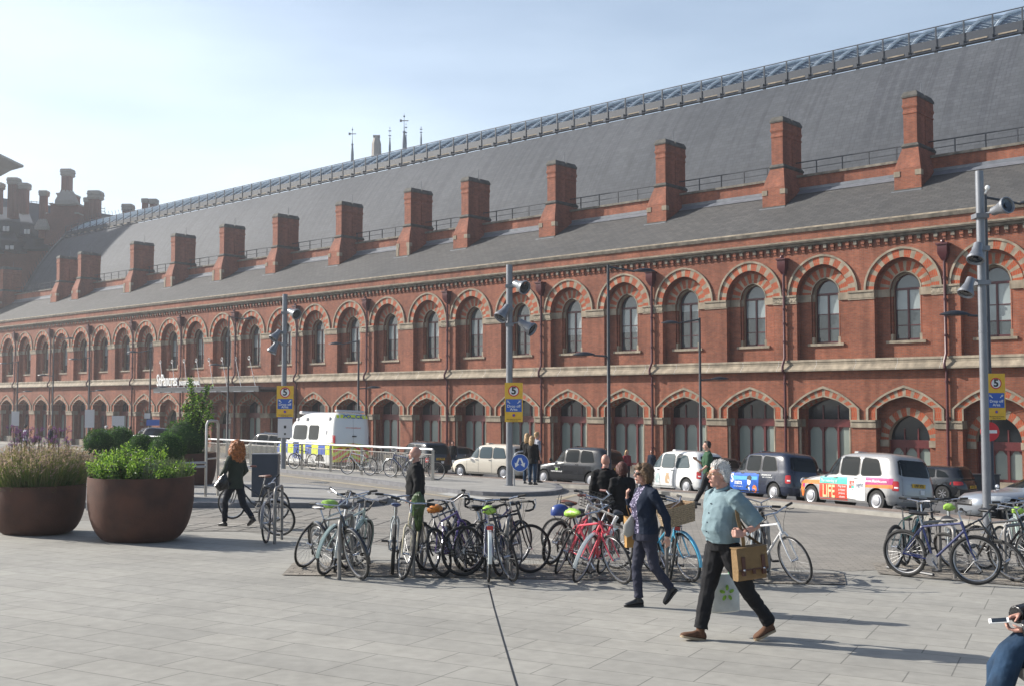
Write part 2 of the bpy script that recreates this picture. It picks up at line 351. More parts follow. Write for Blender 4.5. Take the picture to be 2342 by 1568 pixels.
# ---------------- the station ----------------
nn=Vector((.671,.742,0)).normalized(); aa=Vector((nn.y,-nn.x,0)); D0=55.4
station=thing('railway_station','long red brick railway station with striped stone arches, chimneys and a vast curved slate roof','building',tuple(nn*D0),math.atan2(aa.y,aa.x))
U0=20.6; PB=8.92; XL=-(U0+14*PB)-4.4; XR=-(U0-2*PB)
HW=PB/4
CEN=[]
for i in range(-2,14):
    for k in (.25,.75): CEN.append(-(U0+(i+k)*PB))
def TS(n):      # voussoir joints: stones two fifths, bricks three fifths of the ring
    k=n//4 if n%4==0 and n>=28 else 0
    if not k: return [-1+2*i/n for i in range(n+1)]
    return [-1+2*(j+e)/k for j in range(k) for e in (0,.3,.5,.7)]+[1]
PAT=(2,1,1,2)
def arc(r,spring,c,zb,n=36):
    q=math.sqrt((r+c)**2-c*c); th=math.atan2(q,c); pts=[]
    for t in TS(n):
        a=th*(1-abs(t)); x=(r+c)*math.cos(a)-c
        pts.append((x*(1 if t>0 else -1),spring+(r+c)*math.sin(a)))
    return [(-r,zb)]+pts+[(r,zb)]
def sarc(w,zb,r0=2.05,zs=1.96,za=3.18,n=36,bul=.16,drop=1.0):
    r=r0-w; pts=[]
    for t in TS(n):
        u=1-abs(t)
        x=r*(1-u); z=zs+(za-w*drop-zs)*u
        b=math.sin(PI*min(1,u*1.0))*bul*(r/r0)
        L=math.hypot(r,za-zs); x+=b*(za-zs)/L; z+=b*r/L
        if abs(t)<1e-6:x=0
        pts.append((x*(1 if t>0 else -1),z))
    return [(-r,zb)]+pts+[(r,zb)]
def panel(mb,x0,x1,y,zt,out,cx,m=0):
    zb=out[0][1]
    mb.q([(x0,y,zb),(cx+out[0][0],y,zb),(cx+out[0][0],y,zt),(x0,y,zt)],m)
    mb.q([(cx+out[-1][0],y,zb),(x1,y,zb),(x1,y,zt),(cx+out[-1][0],y,zt)],m)
    for a,b in zip(out[1:],out[2:-1]): mb.q([(cx+a[0],y,a[1]),(cx+b[0],y,b[1]),(cx+b[0],y,zt),(cx+a[0],y,zt)],m)
def between(mb,oa,ob,y,cx,m=0,lo=0,hi=None,alt=None,seg=2):
    hi=hi or len(oa)-1
    for i in range(lo,hi):
        mm=m
        if alt is not None: mm=alt[(i-1)%4] if 1<=i<len(oa)-2 else alt[0]
        mb.q([(cx+oa[i][0],y,oa[i][1]),(cx+oa[i+1][0],y,oa[i+1][1]),(cx+ob[i+1][0],y,ob[i+1][1]),(cx+ob[i][0],y,ob[i][1])],mm)
def reveal(mb,o,y0,y1,cx,m=0,lo=0,hi=None,alt=None,seg=2):
    hi=hi or len(o)-1
    for i in range(lo,hi):
        mm=m
        if alt is not None and 1<=i<len(o)-2: mm=alt[(i-1)%4]
        mb.q([(cx+o[i][0],y0,o[i][1]),(cx+o[i+1][0],y0,o[i+1][1]),(cx+o[i+1][0],y1,o[i+1][1]),(cx+o[i][0],y1,o[i][1])],mm)
def hood(mb,oo,oi,cx,pr,m,lo,hi,y=0):
    between(mb,oo,oi,y-pr,cx,m,lo,hi); reveal(mb,oo,y-pr,y+.01,cx,m,lo,hi); reveal(mb,oi,y-pr,y+.01,cx,m,lo,hi)
W=MB() # 0 brick 1 stone 2 voussoir brick 3 carved 4 dark stone
SP=8.2; CC=.08; NS=36
for ci,cx in enumerate(CEN):
    x0,x1=cx-HW,cx+HW
    # upper storey
    o_out=arc(2.06,SP,CC,SP,NS);o_hi=arc(1.95,SP,CC,SP,NS);o_r=arc(1.52,SP,CC,4.6,NS)
    o1a=arc(1.36,SP,CC,SP,NS);o1b=arc(.84,SP,CC,5.4,NS);o2=arc(.70,SP,CC,5.4,NS)
    panel(W,x0,x1,0,10.5,o_r,cx,0)
    hood(W,o_out,o_hi,cx,.09,1,1,len(o_out)-2)
    o_r2=arc(1.522,SP,CC,SP,NS)
    between(W,o_hi,o_r2,-.025,cx,alt=PAT,lo=1,hi=len(o_hi)-2,seg=2); reveal(W,o_r2,-.025,.0,cx,2,1,len(o_hi)-2)
    reveal(W,o_r,0,.4,cx,0); 
    # bottom of the recess
    W.q([(cx-1.52,0,4.6),(cx+1.52,0,4.6),(cx+1.52,.4,4.6),(cx-1.52,.4,4.6)],1)
    o_r3=arc(1.52,SP,CC,5.4,NS); between(W,o_r3,o1b,.4,cx,0); W.q([(cx-1.52,.4,4.6),(cx+1.52,.4,4.6),(cx+1.52,.4,5.4),(cx-1.52,.4,5.4)],0)
    between(W,o1a,arc(.85,SP,CC,SP,NS),.378,cx,alt=PAT,lo=1,hi=len(o1a)-2,seg=2)
    reveal(W,o1b,.4,.62,cx,0)
    hood(W,arc(.845,SP,CC,SP,NS),arc(.79,SP,CC,SP,NS),cx,.04,1,1,len(o1b)-2,y=.4)
    between(W,o1b,o2,.62,cx,0,0,1);between(W,o1b,o2,.62,cx,0,len(o1b)-2,len(o1b)-1); between(W,o1b,o2,.62,cx,1,1,len(o1b)-2)
    reveal(W,o2,.62,.86,cx,1)
    W.box(cx-1.05,.30,5.36,cx+1.05,.9,5.5,1)         # sill
    for s in (-1,1):
        W.box(cx+s*.77-.07,.42,5.5,cx+s*.77+.07,.62,5.85,1)
        W.tube([(cx+s*.77,.52,5.85),(cx+s*.77,.52,7.8)],.06,8,0)
        # imposts
        a,b=sorted((cx+s*1.50,cx+s*HW)); W.box(a,-.07,7.80,b,.1,8.10,3 if (ci+(s>0))%2 else 1); W.box(a,-.12,8.10,b,.1,8.2,1); W.box(a,-.05,7.72,b,.1,7.8,1)
        a,b=sorted((cx+s*1.46,cx+s*1.52)); W.box(a,.1,7.80,b,.4,8.2,1)
        a,b=sorted((cx+s*.82,cx+s*1.46)); W.box(a,.32,7.80,b,.4,8.2,1)
        a,b=sorted((cx+s*.68,cx+s*.86)); W.box(a,.5,7.82,b,.64,8.2,1)
    # ground storey
    small=cx>-26.5 or -84<-0 and (-100.8<cx<-83.2)
    ZB=-2.6
    l_out=sarc(0,1.38);l_hi=sarc(.13,1.38);l_r=sarc(.5,ZB)
    panel(W,x0,x1,0,4.0,l_r,cx,0)
    hood(W,l_out,l_hi,cx,.1,1,0,len(l_out)-1)
    l_r2=sarc(.502,1.38); between(W,l_hi,l_r2,-.03,cx,alt=PAT,seg=2); reveal(W,l_r2,-.03,0,cx,2)
    l_m=sarc(.58,1.38); between(W,l_r2,l_m,-.045,cx,1)
    dp=.5
    reveal(W,l_r,0,dp,cx,0,0,1);reveal(W,l_r,0,dp,cx,0,len(l_r)-2,len(l_r)-1);reveal(W,l_r,0,dp,cx,0,1,len(l_r)-2,alt=PAT,seg=2)
    if small:
        l_w=arc(1.08,.35,.2,ZB,36); between(W,l_r,l_w,dp,cx,0); between(W,arc(1.5,.35,.2,.35,36),arc(1.09,.35,.2,.35,36),dp-.03,cx,alt=PAT,lo=1,hi=37,seg=2)
        reveal(W,l_w,dp,.95,cx,1,1,len(l_w)-2); reveal(W,l_w,dp,.95,cx,0,0,1); reveal(W,l_w,dp,.95,cx,0,len(l_w)-2,len(l_w)-1)
        for s in (-1,1):
            a,b=sorted((cx+s*1.06,cx+s*1.5)); W.box(a,dp-.1,0,b,dp+.05,.35,1)
    else:
        l_w=sarc(.72,ZB,drop=.95); between(W,l_r,l_w,dp,cx,0,0,1);between(W,l_r,l_w,dp,cx,0,len(l_r)-2,len(l_r)-1);between(W,l_r,l_w,dp,cx,0,1,len(l_r)-2,alt=(1,2,2,1),seg=2)
        reveal(W,l_w,dp,.9,cx,0,0,1);reveal(W,l_w,dp,.9,cx,0,len(l_w)-2,len(l_w)-1);reveal(W,l_w,dp,.9,cx,0,1,len(l_w)-2,alt=PAT,seg=2)
    for s in (-1,1):
        a,b=sorted((cx+s*1.53,cx+s*HW)); W.box(a,-.07,.97,b,.06,1.28,1); W.box(a,-.12,1.28,b,.06,1.38,1)
        a,b=sorted((cx+s*1.49,cx+s*1.55)); W.box(a,.06,.97,b,.5,1.38,1)
        if not small:
            a,b=sorted((cx+s*1.33,cx+s*1.5)); W.box(a,.44,.97,b,.52,1.38,1)
            W.tube([(cx+s*1.46,.12,-1.6),(cx+s*1.46,.12,.95)],.075,8,1)
        a,b=sorted((cx+s*1.52,cx+s*HW)); W.box(a,-.08,ZB,b,.05,-1.75,4)
    W.box(cx-1.55,.4,ZB,cx+1.55,.95,-1.62,4 if ci%3 else 1)
# string course, cornice, parapet
def extr(mb,prof,x0,x1,m,step=None):
    n=int((x1-x0)/step) if step else 1
    for i in range(n):
        a=x0+(x1-x0)*i/n;b=x0+(x1-x0)*(i+1)/n-(.008 if step else 0)
        for p,q_ in zip(prof,prof[1:]): mb.q([(a,p[0],p[1]),(b,p[0],p[1]),(b,q_[0],q_[1]),(a,q_[0],q_[1])],m)
extr(W,[(.02,4.62),(-.06,4.62),(-.08,4.5),(-.05,4.47),(-.05,4.34),(-.12,4.30),(-.34,4.08),(-.34,4.0),(.02,3.98)],XL,XR,1,2.23)
extr(W,[(0,10.86),(-.16,10.9),(-.18,11.0),(-.34,11.04),(-.36,11.18),(-.05,11.24),(0,11.24)],XL,XR,4)
extr(W,[(-.37,11.10),(-.375,11.16),(-.1,11.235)],XL,XR,1)
extr(W,[(0,10.5),(0,10.9)],XL,XR,0); extr(W,[(0,11.2),(-.001,11.68)],XL,XR,0)
extr(W,[(.0,11.66),(-.10,11.68),(-.16,11.86)],XL,XR,4,.9); extr(W,[(-.16,11.86),(-.14,11.94),(.1,11.96)],XL,XR,1,.9)
x=XL+.2;i=0
while x<XR:
    W.box(x,-.15,10.66,x+.19,.02,10.86,4 if i%2 else 0); W.box(x+.02,-.08,10.52,x+.17,.02,10.66,0); x+=.43;i+=1
W.q([(XL,0,-3),(XL,8,-3),(XL,8,15.2),(XL,0,11.7)],0); W.q([(XR,0,-3),(XR,8,-3),(XR,8,15.2),(XR,0,11.7)],0)
wall=W.build('wall',['brick','stone','brick_voussoir','carved_stone','stone_dark'],station)
# windows
def up_window(zb=7.1):
    f=MB(); o=arc(.72,SP,CC,5.5,14); y=.80
    p=MB()
    p.q([(a,y,b) for a,b in arc(.72,SP,CC,SP,14)[1:-1]],0)
    p.q([(-.72,y,zb),(.72,y,zb),(.72,y,SP),(-.72,y,SP)],1); p.q([(-.72,y,5.5),(.72,y,5.5),(.72,y,zb),(-.72,y,zb)],0)
    reveal_o=arc(.65,SP,CC,5.5,14)
    between(f,o,reveal_o,y-.05,0); reveal(f,reveal_o,y-.05,y,0)
    f.box(-.05,y-.06,5.5,.05,y-.003,SP); f.box(-.66,y-.07,SP-.06,.66,y-.004,SP+.06)
    for z in (6.3,7.1): f.box(-.64,y-.04,z-.025,.64,y-.005,z+.025)
    f.box(-.66,y-.06,5.5,.66,y-.006,5.62)
    return p,f
p,f=up_window()
w0=p.build('window',['pane','pane_blind'],station); f0=f.build('window_frame',['maroon'],w0)
up_alt=[w0.data]+[up_window(z)[0].mesh('window',['pane','pane_blind']) for z in (6.3,7.75,6.7)]
def lo_window(out,zb,zt,r,ztop):
    p=MB();f=MB();y=.86
    top=[q_ for q_ in out[1:-1] if q_[1]>=zt]
    top=[(-r,zt)]+top+[(r,zt)] if top[0][1]>zt+.01 else top
    p.q([(a,y,b) for a,b in top],0); p.q([(-r,y,zb),(r,y,zb),(r,y,zt),(-r,y,zt)],1)
    f.box(-r,y-.12,zt-.42,r,y-.003,zt); f.box(-r,y-.08,zb,r,y-.004,zb+.12)
    for k in (-1/3,1/3):
        f.box(r*k-.06,y-.1,zb,r*k+.06,y-.005,zt); f.box(r*k-.035,y-.06,zt,r*k+.035,y-.006,ztop-.25)
        f.prism([(0,0)],0,0) if 0 else None
    for s in (-1,1):
        a,b=sorted((s*(r-.09),s*r)); f.box(a,y-.1,zb,b,y-.007,zt)
    for k in range(3):   # shouldered heads of the lights
        c=r*(-2/3+2/3*k); h=r/3-.06; zt2=zt-.42
        for s in (-1,1): f.q([(c+s*h,y-.03,zt2-.28),(c+s*h,y-.03,zt2),(c+s*(h-.22),y-.03,zt2)],0)
    return p,f
p,f=lo_window(sarc(.72,-1.62,drop=.95),-1.6,1.38,1.33,2.4); w1=p.build('window',['pane_dark','pane_pale'],station); f1=f.build('window_frame',['maroon_door'],w1)
p,f=lo_window(arc(1.08,.35,.2,-1.6,36),-1.6,.35,1.08,1.2); w2=p.build('window',['pane_dark','pane_pale'],station); f2=f.build('window_frame',['maroon_door'],w2)
w3=inst(w1,station); w3.data=w1.data.copy(); w3.data.materials[1]=M['pane']; f3=inst(f1,w3)
first={id(w0):1,id(w1):1,id(w2):1,id(w3):1}
def putw(src,fr,cx,me=None):
    if first.pop(id(src),None): src.location=(cx,0,0); return
    c=inst(src,station,(cx,0,0)); inst(fr,c)
    if me: c.data=me
for i,cx in enumerate(CEN):
    putw(w0,f0,cx,up_alt[(0,0,1,0,2,3,0,2,1,0,3)[(i*5+i*i)%11]])
    small=cx>-26.5 or (-100.8<cx<-83.2)
    if small: putw(w2,f2,cx)
    elif i%4==3 and cx<-60: putw(w3,f3,cx)
    else: putw(w1,f1,cx)
# downpipes
dp=MB()
dp.tube([(0,-.13,-2.2),(0,-.13,3.85),(0,-.40,4.05),(0,-.40,4.30),(0,-.13,4.75),(0,-.13,9.5)],.075,8)
for z in (-.5,1.5,3.3,5.6,6.6,7.4,8.5): dp.tube([(0,-.13,z),(0,-.13,z+.1)],.11,8)
dp.loft([[(-.09,-.22,9.4),(.09,-.22,9.4),(.09,0,9.4),(-.09,0,9.4)],[(-.24,-.42,9.75),(.24,-.42,9.75),(.24,0,9.75),(-.24,0,9.75)],[(-.24,-.42,10.15),(.24,-.42,10.15),(.24,0,10.15),(-.24,0,10.15)],[(-.3,-.48,10.2),(.3,-.48,10.2),(.3,0,10.2),(-.3,0,10.2)],[(-.3,-.48,10.28),(.3,-.48,10.28),(.3,0,10.28),(-.3,0,10.28)]])
dp.sph((0,-.3,10.35),.12,8)
d0=dp.build('downpipe',['maroon'],station,smooth=35)
for i in range(-2,15):
    x=-(U0+i*PB)
    if i==-2: d0.location=(x,0,0)
    else: inst(d0,station,(x,0,0))
# lean-to slate roof, brick parapet, railing
rf=MB()
def uvq(mb,x0,x1,p,q_,s0,s1,m): mb.q([(x0,p[0],p[1]),(x1,p[0],p[1]),(x1,q_[0],q_[1]),(x0,q_[0],q_[1])],m,[(x0,s0),(x1,s0),(x1,s1),(x0,s1)])
uvq(rf,XL,XR,(-.02,11.93),(5.6,15.15),0,6.5,0)
rf.q([(XL,5.0,14.85),(XR,5.0,14.85),(XR,5.56,15.2),(XL,5.56,15.2)],1)
extr(rf,[(5.5,15.17),(5.5,15.32),(5.6,15.36)],XL,XR,1)
extr(rf,[(5.6,15.0),(5.6,16.0)],XL,XR,2); extr(rf,[(5.6,15.98),(5.48,15.98),(5.48,16.12),(6.0,16.14)],XL,XR,3,1.4); extr(rf,[(6.0,16.1),(8.6,15.6)],XL,XR,1)
lean=rf.build('roof',['slate_low','lead','brick','stone_dark'],station)
rl=MB(); x=XL
rl.tube([(XL,5.75,16.95),(XR,5.75,16.95)],.035,6); rl.tube([(XL,5.75,16.55),(XR,5.75,16.55)],.02,6)
while x<XR: rl.box(x-.03,5.72,16.1,x+.03,5.78,16.95); x+=1.66
rl.build('railing',['dark_metal'],station)
# chimneys
def chimney(tall=1,quoin=1):
    c=MB(); bx=.75; zt=19.6 if tall else 19.0
    # foot (front at y=3.7), waist, shaft
    def ring(x,y0,y1,z): return [(-x,y0,z),(x,y0,z),(x,y1,z),(-x,y1,z)]
    c.loft([ring(.76,3.6,6.3,13.0),ring(.76,3.6,6.3,15.0),ring(.73,3.6,6.3,15.2),ring(.60,3.8,6.5,15.8),ring(.44,4.06,6.52,16.45)],0)
    c.loft([ring(.44,4.02,6.54,16.4),ring(.50,3.96,6.6,16.5),ring(.42,4.05,6.5,16.66)],1)
    # two flues joined by a narrower web
    for a,b,x in ((4.1,5.25,.38),(5.31,6.46,.38)): c.loft([ring(x,a,b,16.55),ring(x,a,b,18.35)],0)
    c.loft([ring(.32,5.13,5.43,16.6),ring(.32,5.13,5.43,zt-.2)],0)
    for a,b in ((4.1,5.25),(5.31,6.46)):
        c.loft([ring(.41,a-.03,b+.03,18.35),ring(.41,a-.03,b+.03,18.45),ring(.38,a,b,18.47),ring(.38,a,b,18.6),ring(.44,a-.05,b+.03,18.75),ring(.44,a-.05,b+.03,18.85),ring(.41,a-.02,b,18.87),ring(.41,a-.02,b,19.25)],0)
        c.loft([ring(.45,a-.06,b+.02,19.25),ring(.47,a-.07,b+.025,19.35),ring(.36,a+.04,b-.06,zt)],1)
    c.tube([(.1,5.5,zt-.2),(.1,5.5,zt+.75)],.018,4,3)
    if quoin:
        for s in (-1,1):
            a,b=sorted((s*.42,s*.77)); c.box(a,3.57,14.75,b,3.9,15.05,2)
            if quoin>1: c.box(*(sorted((s*.5,s*.77))[0],3.575,14.0,sorted((s*.5,s*.77))[1],3.7,14.75,2))
    c.box(-.85,3.35,13.72,.85,3.6,13.92,3)
    c.box(-.8,3.5,13.8,.8,3.58,14.02,1)
    return c
ch=[23.9,32.1,40.6,50.0,58.7,65.2,74.0,83.2,91.9,100.8,109.1,121.0,126.3,141.9,15.0,7.0]
cA=chimney(1,1).build('chimney',['brick','soot_stone','stone','lead'],lean); cB=chimney(1,2).build('chimney',['brick','soot_stone','stone','lead'],lean)
fa=fb=True
for i,u in enumerate(ch):
    t= i in (5,8,9,10)
    if t:
        if fb: cB.location=(-u,0,0); fb=False
        else: inst(cB,lean,(-u,0,0))
    else:
        if fa: cA.location=(-u,0,0); fa=False
        else: inst(cA,lean,(-u,0,0))
# great curved train-shed roof
RX0=-147.5
def shed(y): return 4+math.sqrt(max(0,31**2-(37.5-y)**2))
mr=MB(); ysn=[6.9,7.4,8,8.7,9.5,10.3,11.2,12.1,13,13.8,14.5]; s=0; prev=(ysn[0],shed(ysn[0]))
for y in ysn[1:]:
    p=(y,shed(y)); L=math.hypot(p[0]-prev[0],p[1]-prev[1])
    uvq(mr,RX0,XR,prev,p,s,s+L,0); s+=L; prev=p
nt_=M['slate'].node_tree; L_=nt_.links.new; bs=nt_.nodes['Principled BSDF']; src=bs.inputs['Base Color'].links[0].from_socket
tu=nt_.nodes.new('ShaderNodeTexCoord'); mpp=nt_.nodes.new('ShaderNodeMapping'); mpp.inputs['Scale'].default_value=(3.6,.04,1); L_(tu.outputs['UV'],mpp.inputs[0])
sn=nt_.nodes.new('ShaderNodeTexNoise'); sn.inputs['Scale'].default_value=1; sn.inputs['Detail'].default_value=3; L_(mpp.outputs[0],sn.inputs['Vector'])
sr=nt_.nodes.new('ShaderNodeValToRGB'); sr.color_ramp.elements[0].position=.40; sr.color_ramp.elements[1].position=.50; sr.color_ramp.elements[0].color=(.80,.80,.82,1); sr.color_ramp.elements[1].color=(1,1,1,1); L_(sn.outputs['Fac'],sr.inputs[0])
sx=nt_.nodes.new('ShaderNodeSeparateXYZ'); L_(tu.outputs['UV'],sx.inputs[0]); mr_=nt_.nodes.new('ShaderNodeMapRange'); mr_.inputs[1].default_value=5; mr_.inputs[2].default_value=12.5; L_(sx.outputs[1],mr_.inputs[0])
mxx=nt_.nodes.new('ShaderNodeMixRGB'); mxx.blend_type='MULTIPLY'; L_(mr_.outputs[0],mxx.inputs[0]); L_(src,mxx.inputs[1]); L_(sr.outputs[0],mxx.inputs[2]); L_(mxx.outputs[0],bs.inputs['Base Color'])
mr.build('train_shed_roof',['slate'],station,smooth=60)
# glazed upper slope: furrows, ridge tubes, gantry
gl=MB(); gc=[(15.3,25.72),(16.5,26.6),(17.8,27.33),(20,28.15),(23,29.0),(26,29.7)]
x=RX0; st=1.78; sy=[14.5,25.0]
gl.q([(RX0,14.46,24.95),(XR,14.46,24.95),(XR,14.5,25.0),(RX0,14.5,25.0)],4)
gl.box(RX0,15.0,25.28,XR,15.4,25.85,2); gl.box(RX0,14.9,25.15,XR,15.5,25.2,2)
while x<XR:
    for a,b in zip(gc,gc[1:]):
        gl.q([(x,a[0],a[1]),(x+st/2,a[0],a[1]-.35),(x+st/2,b[0],b[1]-.35),(x,b[0],b[1])],1)
        gl.q([(x+st/2,a[0],a[1]-.35),(x+st,a[0],a[1]),(x+st,b[0],b[1]),(x+st/2,b[0],b[1]-.35)],1)
    gl.tube([(x,a,b+.04) for a,b in gc],.13,6,0)
    for k in range(1,10):
        t=k/10*4.9; yy=15.3+t; zz=next(a[1]+(b[1]-a[1])*(yy-a[0])/(b[0]-a[0]) for a,b in zip(gc,gc[1:]) if a[0]<=yy<=b[0]+1e-6)-.01
        gl.tube([(x,yy,zz),(x+st/2,yy,zz-.33)],.02,4,0)
    gl.box(x-.04,14.95,25.2,x+.04,15.03,26.65,4)
    gl.box(x-.12,14.55,24.95,x+.12,15.0,25.25,2); gl.box(x+.35,14.86,25.2,x+st-.3,14.93,25.29,3)
    x+=st
for z in (26.65,): gl.tube([(RX0,14.99,z),(XR,14.99,z)],.04,6,4)
for z in (25.95,26.2,26.42): gl.tube([(RX0,14.99,z),(XR,14.99,z)],.01,4,4)
gl.build('roof_glazing',['ridge_metal','roof_glass','fascia','stone','fascia'],station)
# south gable edge of the shed, with its lattice of stays
ge=MB(); pr=[(y,shed(y)) for y in (6.9,8,9.5,11.2,13,14.5)]+gc
for a,b in zip(pr,pr[1:]): ge.q([(RX0-.4,a[0],a[1]+.25),(RX0+.3,a[0],a[1]+.25),(RX0+.3,b[0],b[1]+.25),(RX0-.4,b[0],b[1]+.25)],0); ge.q([(RX0-.4,a[0],a[1]-1),(RX0-.4,b[0],b[1]-1),(RX0-.4,b[0],b[1]+.25),(RX0-.4,a[0],a[1]+.25)],0)
for a,b in zip(pr,pr[1:]):
    for k in range(6):
        t=k/6; y=a[0]+(b[0]-a[0])*t; z=a[1]+(b[1]-a[1])*t+.25
        ge.tube([(RX0,y,z),(RX0,y-.25,z+.8)],.03,4,0)
ge.build('gable_edge',['fascia','ridge_metal'],station)
# ---------------- the hotel behind the south end of the shed ----------------
brickmat('hotel_brick',(.26,.085,.06),(.2,.07,.05),(.2,.13,.1),.23,.078,stain=.25)
mat('hotel_slate',(.03,.04,.06),.6,noise=.25,nscale=.6); mat('hotel_stone',(.33,.29,.25),.85,noise=.25)
mat('copper_grey',(.12,.15,.19),.6)
hotel=thing('hotel_building','dark gothic hotel with stepped gable and tall chimneys behind the left roof end','building',(0,0,0))
HY=172.
def hx(x,y,Y=HY): return onray(x,y,Y)
def hbox(mb,x0,y0,x1,y1,dep,m,Y=HY,dy=0):
    a=hx(x0,y0,Y);b=hx(x1,y1,Y); mb.box(a.x,Y+dy,b.z,b.x,Y+dy+dep,a.z,m)
hb=MB(); hbox(hb,-420,566,240,700,24,0,dy=4); hb.build('wall',['hotel_brick'],hotel)
hr=MB(); a=hx(-420,566);b=hx(240,566);t0=hx(-420,401,HY+9);t1=hx(240,497,HY+9)
hr.add([(a.x,HY+2,a.z),(b.x,HY+2,b.z),(b.x,HY+9,t1.z),(a.x,HY+9,t0.z),(a.x,HY+22,t0.z),(b.x,HY+22,t1.z),(b.x,HY+29,b.z),(a.x,HY+29,a.z)],[(0,1,2,3),(3,2,5,4),(4,5,6,7),(1,6,5,2),(0,3,4,7)],0)
hroof=hr.build('roof',['hotel_slate'],hotel)
def hchim(x0,x1,top,bot,cone=None,shaft=1,Y=HY-1,deep=1.0):
    c=MB(); a=hx(x0,top,Y);b=hx(x1,bot,Y); w=b.x-a.x; zt=a.z;zb=b.z; cx=(a.x+b.x)/2; h=zt-zb; d=w*deep
    def rg(f,z): return [(cx-w/2*f,Y-d/2*f,z),(cx+w/2*f,Y-d/2*f,z),(cx+w/2*f,Y+d/2*f,z),(cx-w/2*f,Y+d/2*f,z)]
    cap=w*.6
    c.loft([rg(.82,zt),rg(.95,zt-cap*.12),rg(.95,zt-cap*.35),rg(1.02,zt-cap*.4),rg(1.02,zt-cap*.5),rg(.92,zt-cap*.55),rg(.92,zt-cap*.8),rg(1.0,zt-cap*.85),rg(.8,zt-cap*1.1)],1)
    c.loft([rg(.66,zt-cap*1.1),rg(.66,zb)],0)
    for s in (-1,0,1): c.tube([(cx+s*w*.33,Y-d*.4,zt-cap*1.1),(cx+s*w*.33,Y-d*.4,zb)],w*.06,6,0)
    if cone:
        z=hx(x0,cone,Y).z; c.loft([rg(.8,z),rg(1.5,z-w*.95),rg(1.5,z-w*1.3)],1)
    c.build('chimney',['hotel_brick','hotel_stone'],hroof)
for a in ((20,43,407.7,500,None),(46,67,420,490,None),(-14,7,419,490,None),(91.5,108.6,437,545,502),(142,167,388,455,437),(193,209,453,505,None),(204,233,438,500,None),(-60,-40,400,470,None),(281,305,468,500,None),(325,341,455,480,None),(342,361,456,480,None)): hchim(*a)
g=MB()
for x0,x1,y0,y1,d in ((137,172,447,480,3),(122,184,470,500,2.9),(108,184,491,560,2.8)):
    hbox(g,x0,y0,x1,y1,d,0,dy=-1-d*.02); hbox(g,x0-1.5,y0-2,x0+6,y0+1.5,d+.4,1,dy=-1.3); hbox(g,x1-6,y0-2,x1+1.5,y0+1.5,d+.4,1,dy=-1.3)
g.build('stepped_gable',['hotel_brick','hotel_stone'],hotel)
for (x,y,w_,h_) in ((14,518,13,14),(22,562,18,11),(62,525,12,13),(-40,520,13,14),(-30,562,16,11)):
    d=MB(); hbox(d,x-w_*.8,y-14,x+w_*.8,y+h_,6,0,dy=-1)
    p0=hx(x-w_*1.1,y-14,HY-1.2);p1=hx(x+w_*1.1,y-14,HY-1.2);p2=hx(x+w_*.2,y-44,HY+3);p3=hx(x-w_*1.6,y-44,HY+3)
    d.add([p0,p1,p2,p3,p0-V(0,0,.3),p1-V(0,0,.3),p2-V(0,0,.3),p3-V(0,0,.3)],[(0,1,2,3),(7,6,5,4),(0,4,5,1),(1,5,6,2),(2,6,7,3),(3,7,4,0)],1)
    dd=d.build('dormer',['hotel_slate','hotel_slate'],hroof)
    wn=MB()
    for s in (-1,1):
        a=hx(x+s*w_*.3-w_*.2,y,HY-1.1);b=hx(x+s*w_*.3+w_*.2,y+h_*.8,HY-1.1); wn.box(a.x,HY-1.25,b.z,b.x,HY-1.02,a.z)
    wn.build('window',['white_paint'],hotel)
hl=MB()
for y0 in (452,458):
    a=hx(-60,y0-4,HY+8);b=hx(240,y0+26,HY+8); hl.tube([a,b],.05,4)
for k in range(26):
    a=hx(-60+12*k,448+1.04*k,HY+8); hl.tube([a,a-V(0,0,1.4)],.04,4)
hl.build('roof_railing',['dark_metal'],hotel)
# spires and turret of the hotel farther behind
def spire(x,top,bot,w_,vane,Y=225.):
    s=MB(); a=hx(x,top,Y);b=hx(x,bot,Y); h=a.z-b.z; k=Y/2500.
    s.loft([[(b.x+w_*k*f*math.cos(t*PI/3),Y+w_*k*f*math.sin(t*PI/3),z) for t in range(6)] for f,z in ((1.4,b.z-6),(1,b.z),(.55,b.z+h*.32),(.9,b.z+h*.36),(.3,b.z+h*.40),(.16,b.z+h*.62),(.10,a.z))],0)
    s.sph((b.x,Y,a.z-h*.10),w_*k*.55,8,0)
    if vane: s.box(b.x-w_*k*2.4,Y-.05,a.z-h*.27,b.x+w_*k*2.4,Y+.05,a.z-h*.24,1); s.box(b.x-w_*k*2.4,Y-.05,a.z-h*.3,b.x-w_*k*1.2,Y+.05,a.z-h*.21,1)
    else: 
        for f in (.25,.5): s.box(b.x-w_*k*1.3,Y-.05,a.z-h*f-.1,b.x+w_*k*1.3,Y+.05,a.z-h*f+.1,0)
    s.build('spire',['copper_grey','hotel_stone'],hotel)
for a in ((805.6,291,353,3.6,1),(891.5,289,333,2.4,0),(924,260,326,4.2,1),(928.5,280,328,2.0,0),(963,289,318,2.2,0)): spire(*a)
t=MB(); Y=225.
def tr(xa,xb,y): 
    a=hx(xa,y,Y);b=hx(xb,y,Y); w2=(b.x-a.x)/2; c=(a.x+b.x)/2
    return [(c+w2*math.cos(q_*PI/4+.39),Y+w2*math.sin(q_*PI/4+.39),a.z) for q_ in range(8)]
t.loft([tr(849,873,360),tr(850,872,329),tr(855,868,314)],0)
for k in range(5): 
    a=hx(855+k*3.2,312,Y); t.box(a.x-.1,Y-.5,a.z-.3,a.x+.1,Y+.5,a.z+.15,0)
t.build('turret',['hotel_stone'],hotel)
tw=thing('clock_tower','tall brick clock tower whose overhanging stone cornice just enters at the left edge','tower',(0,0,0))
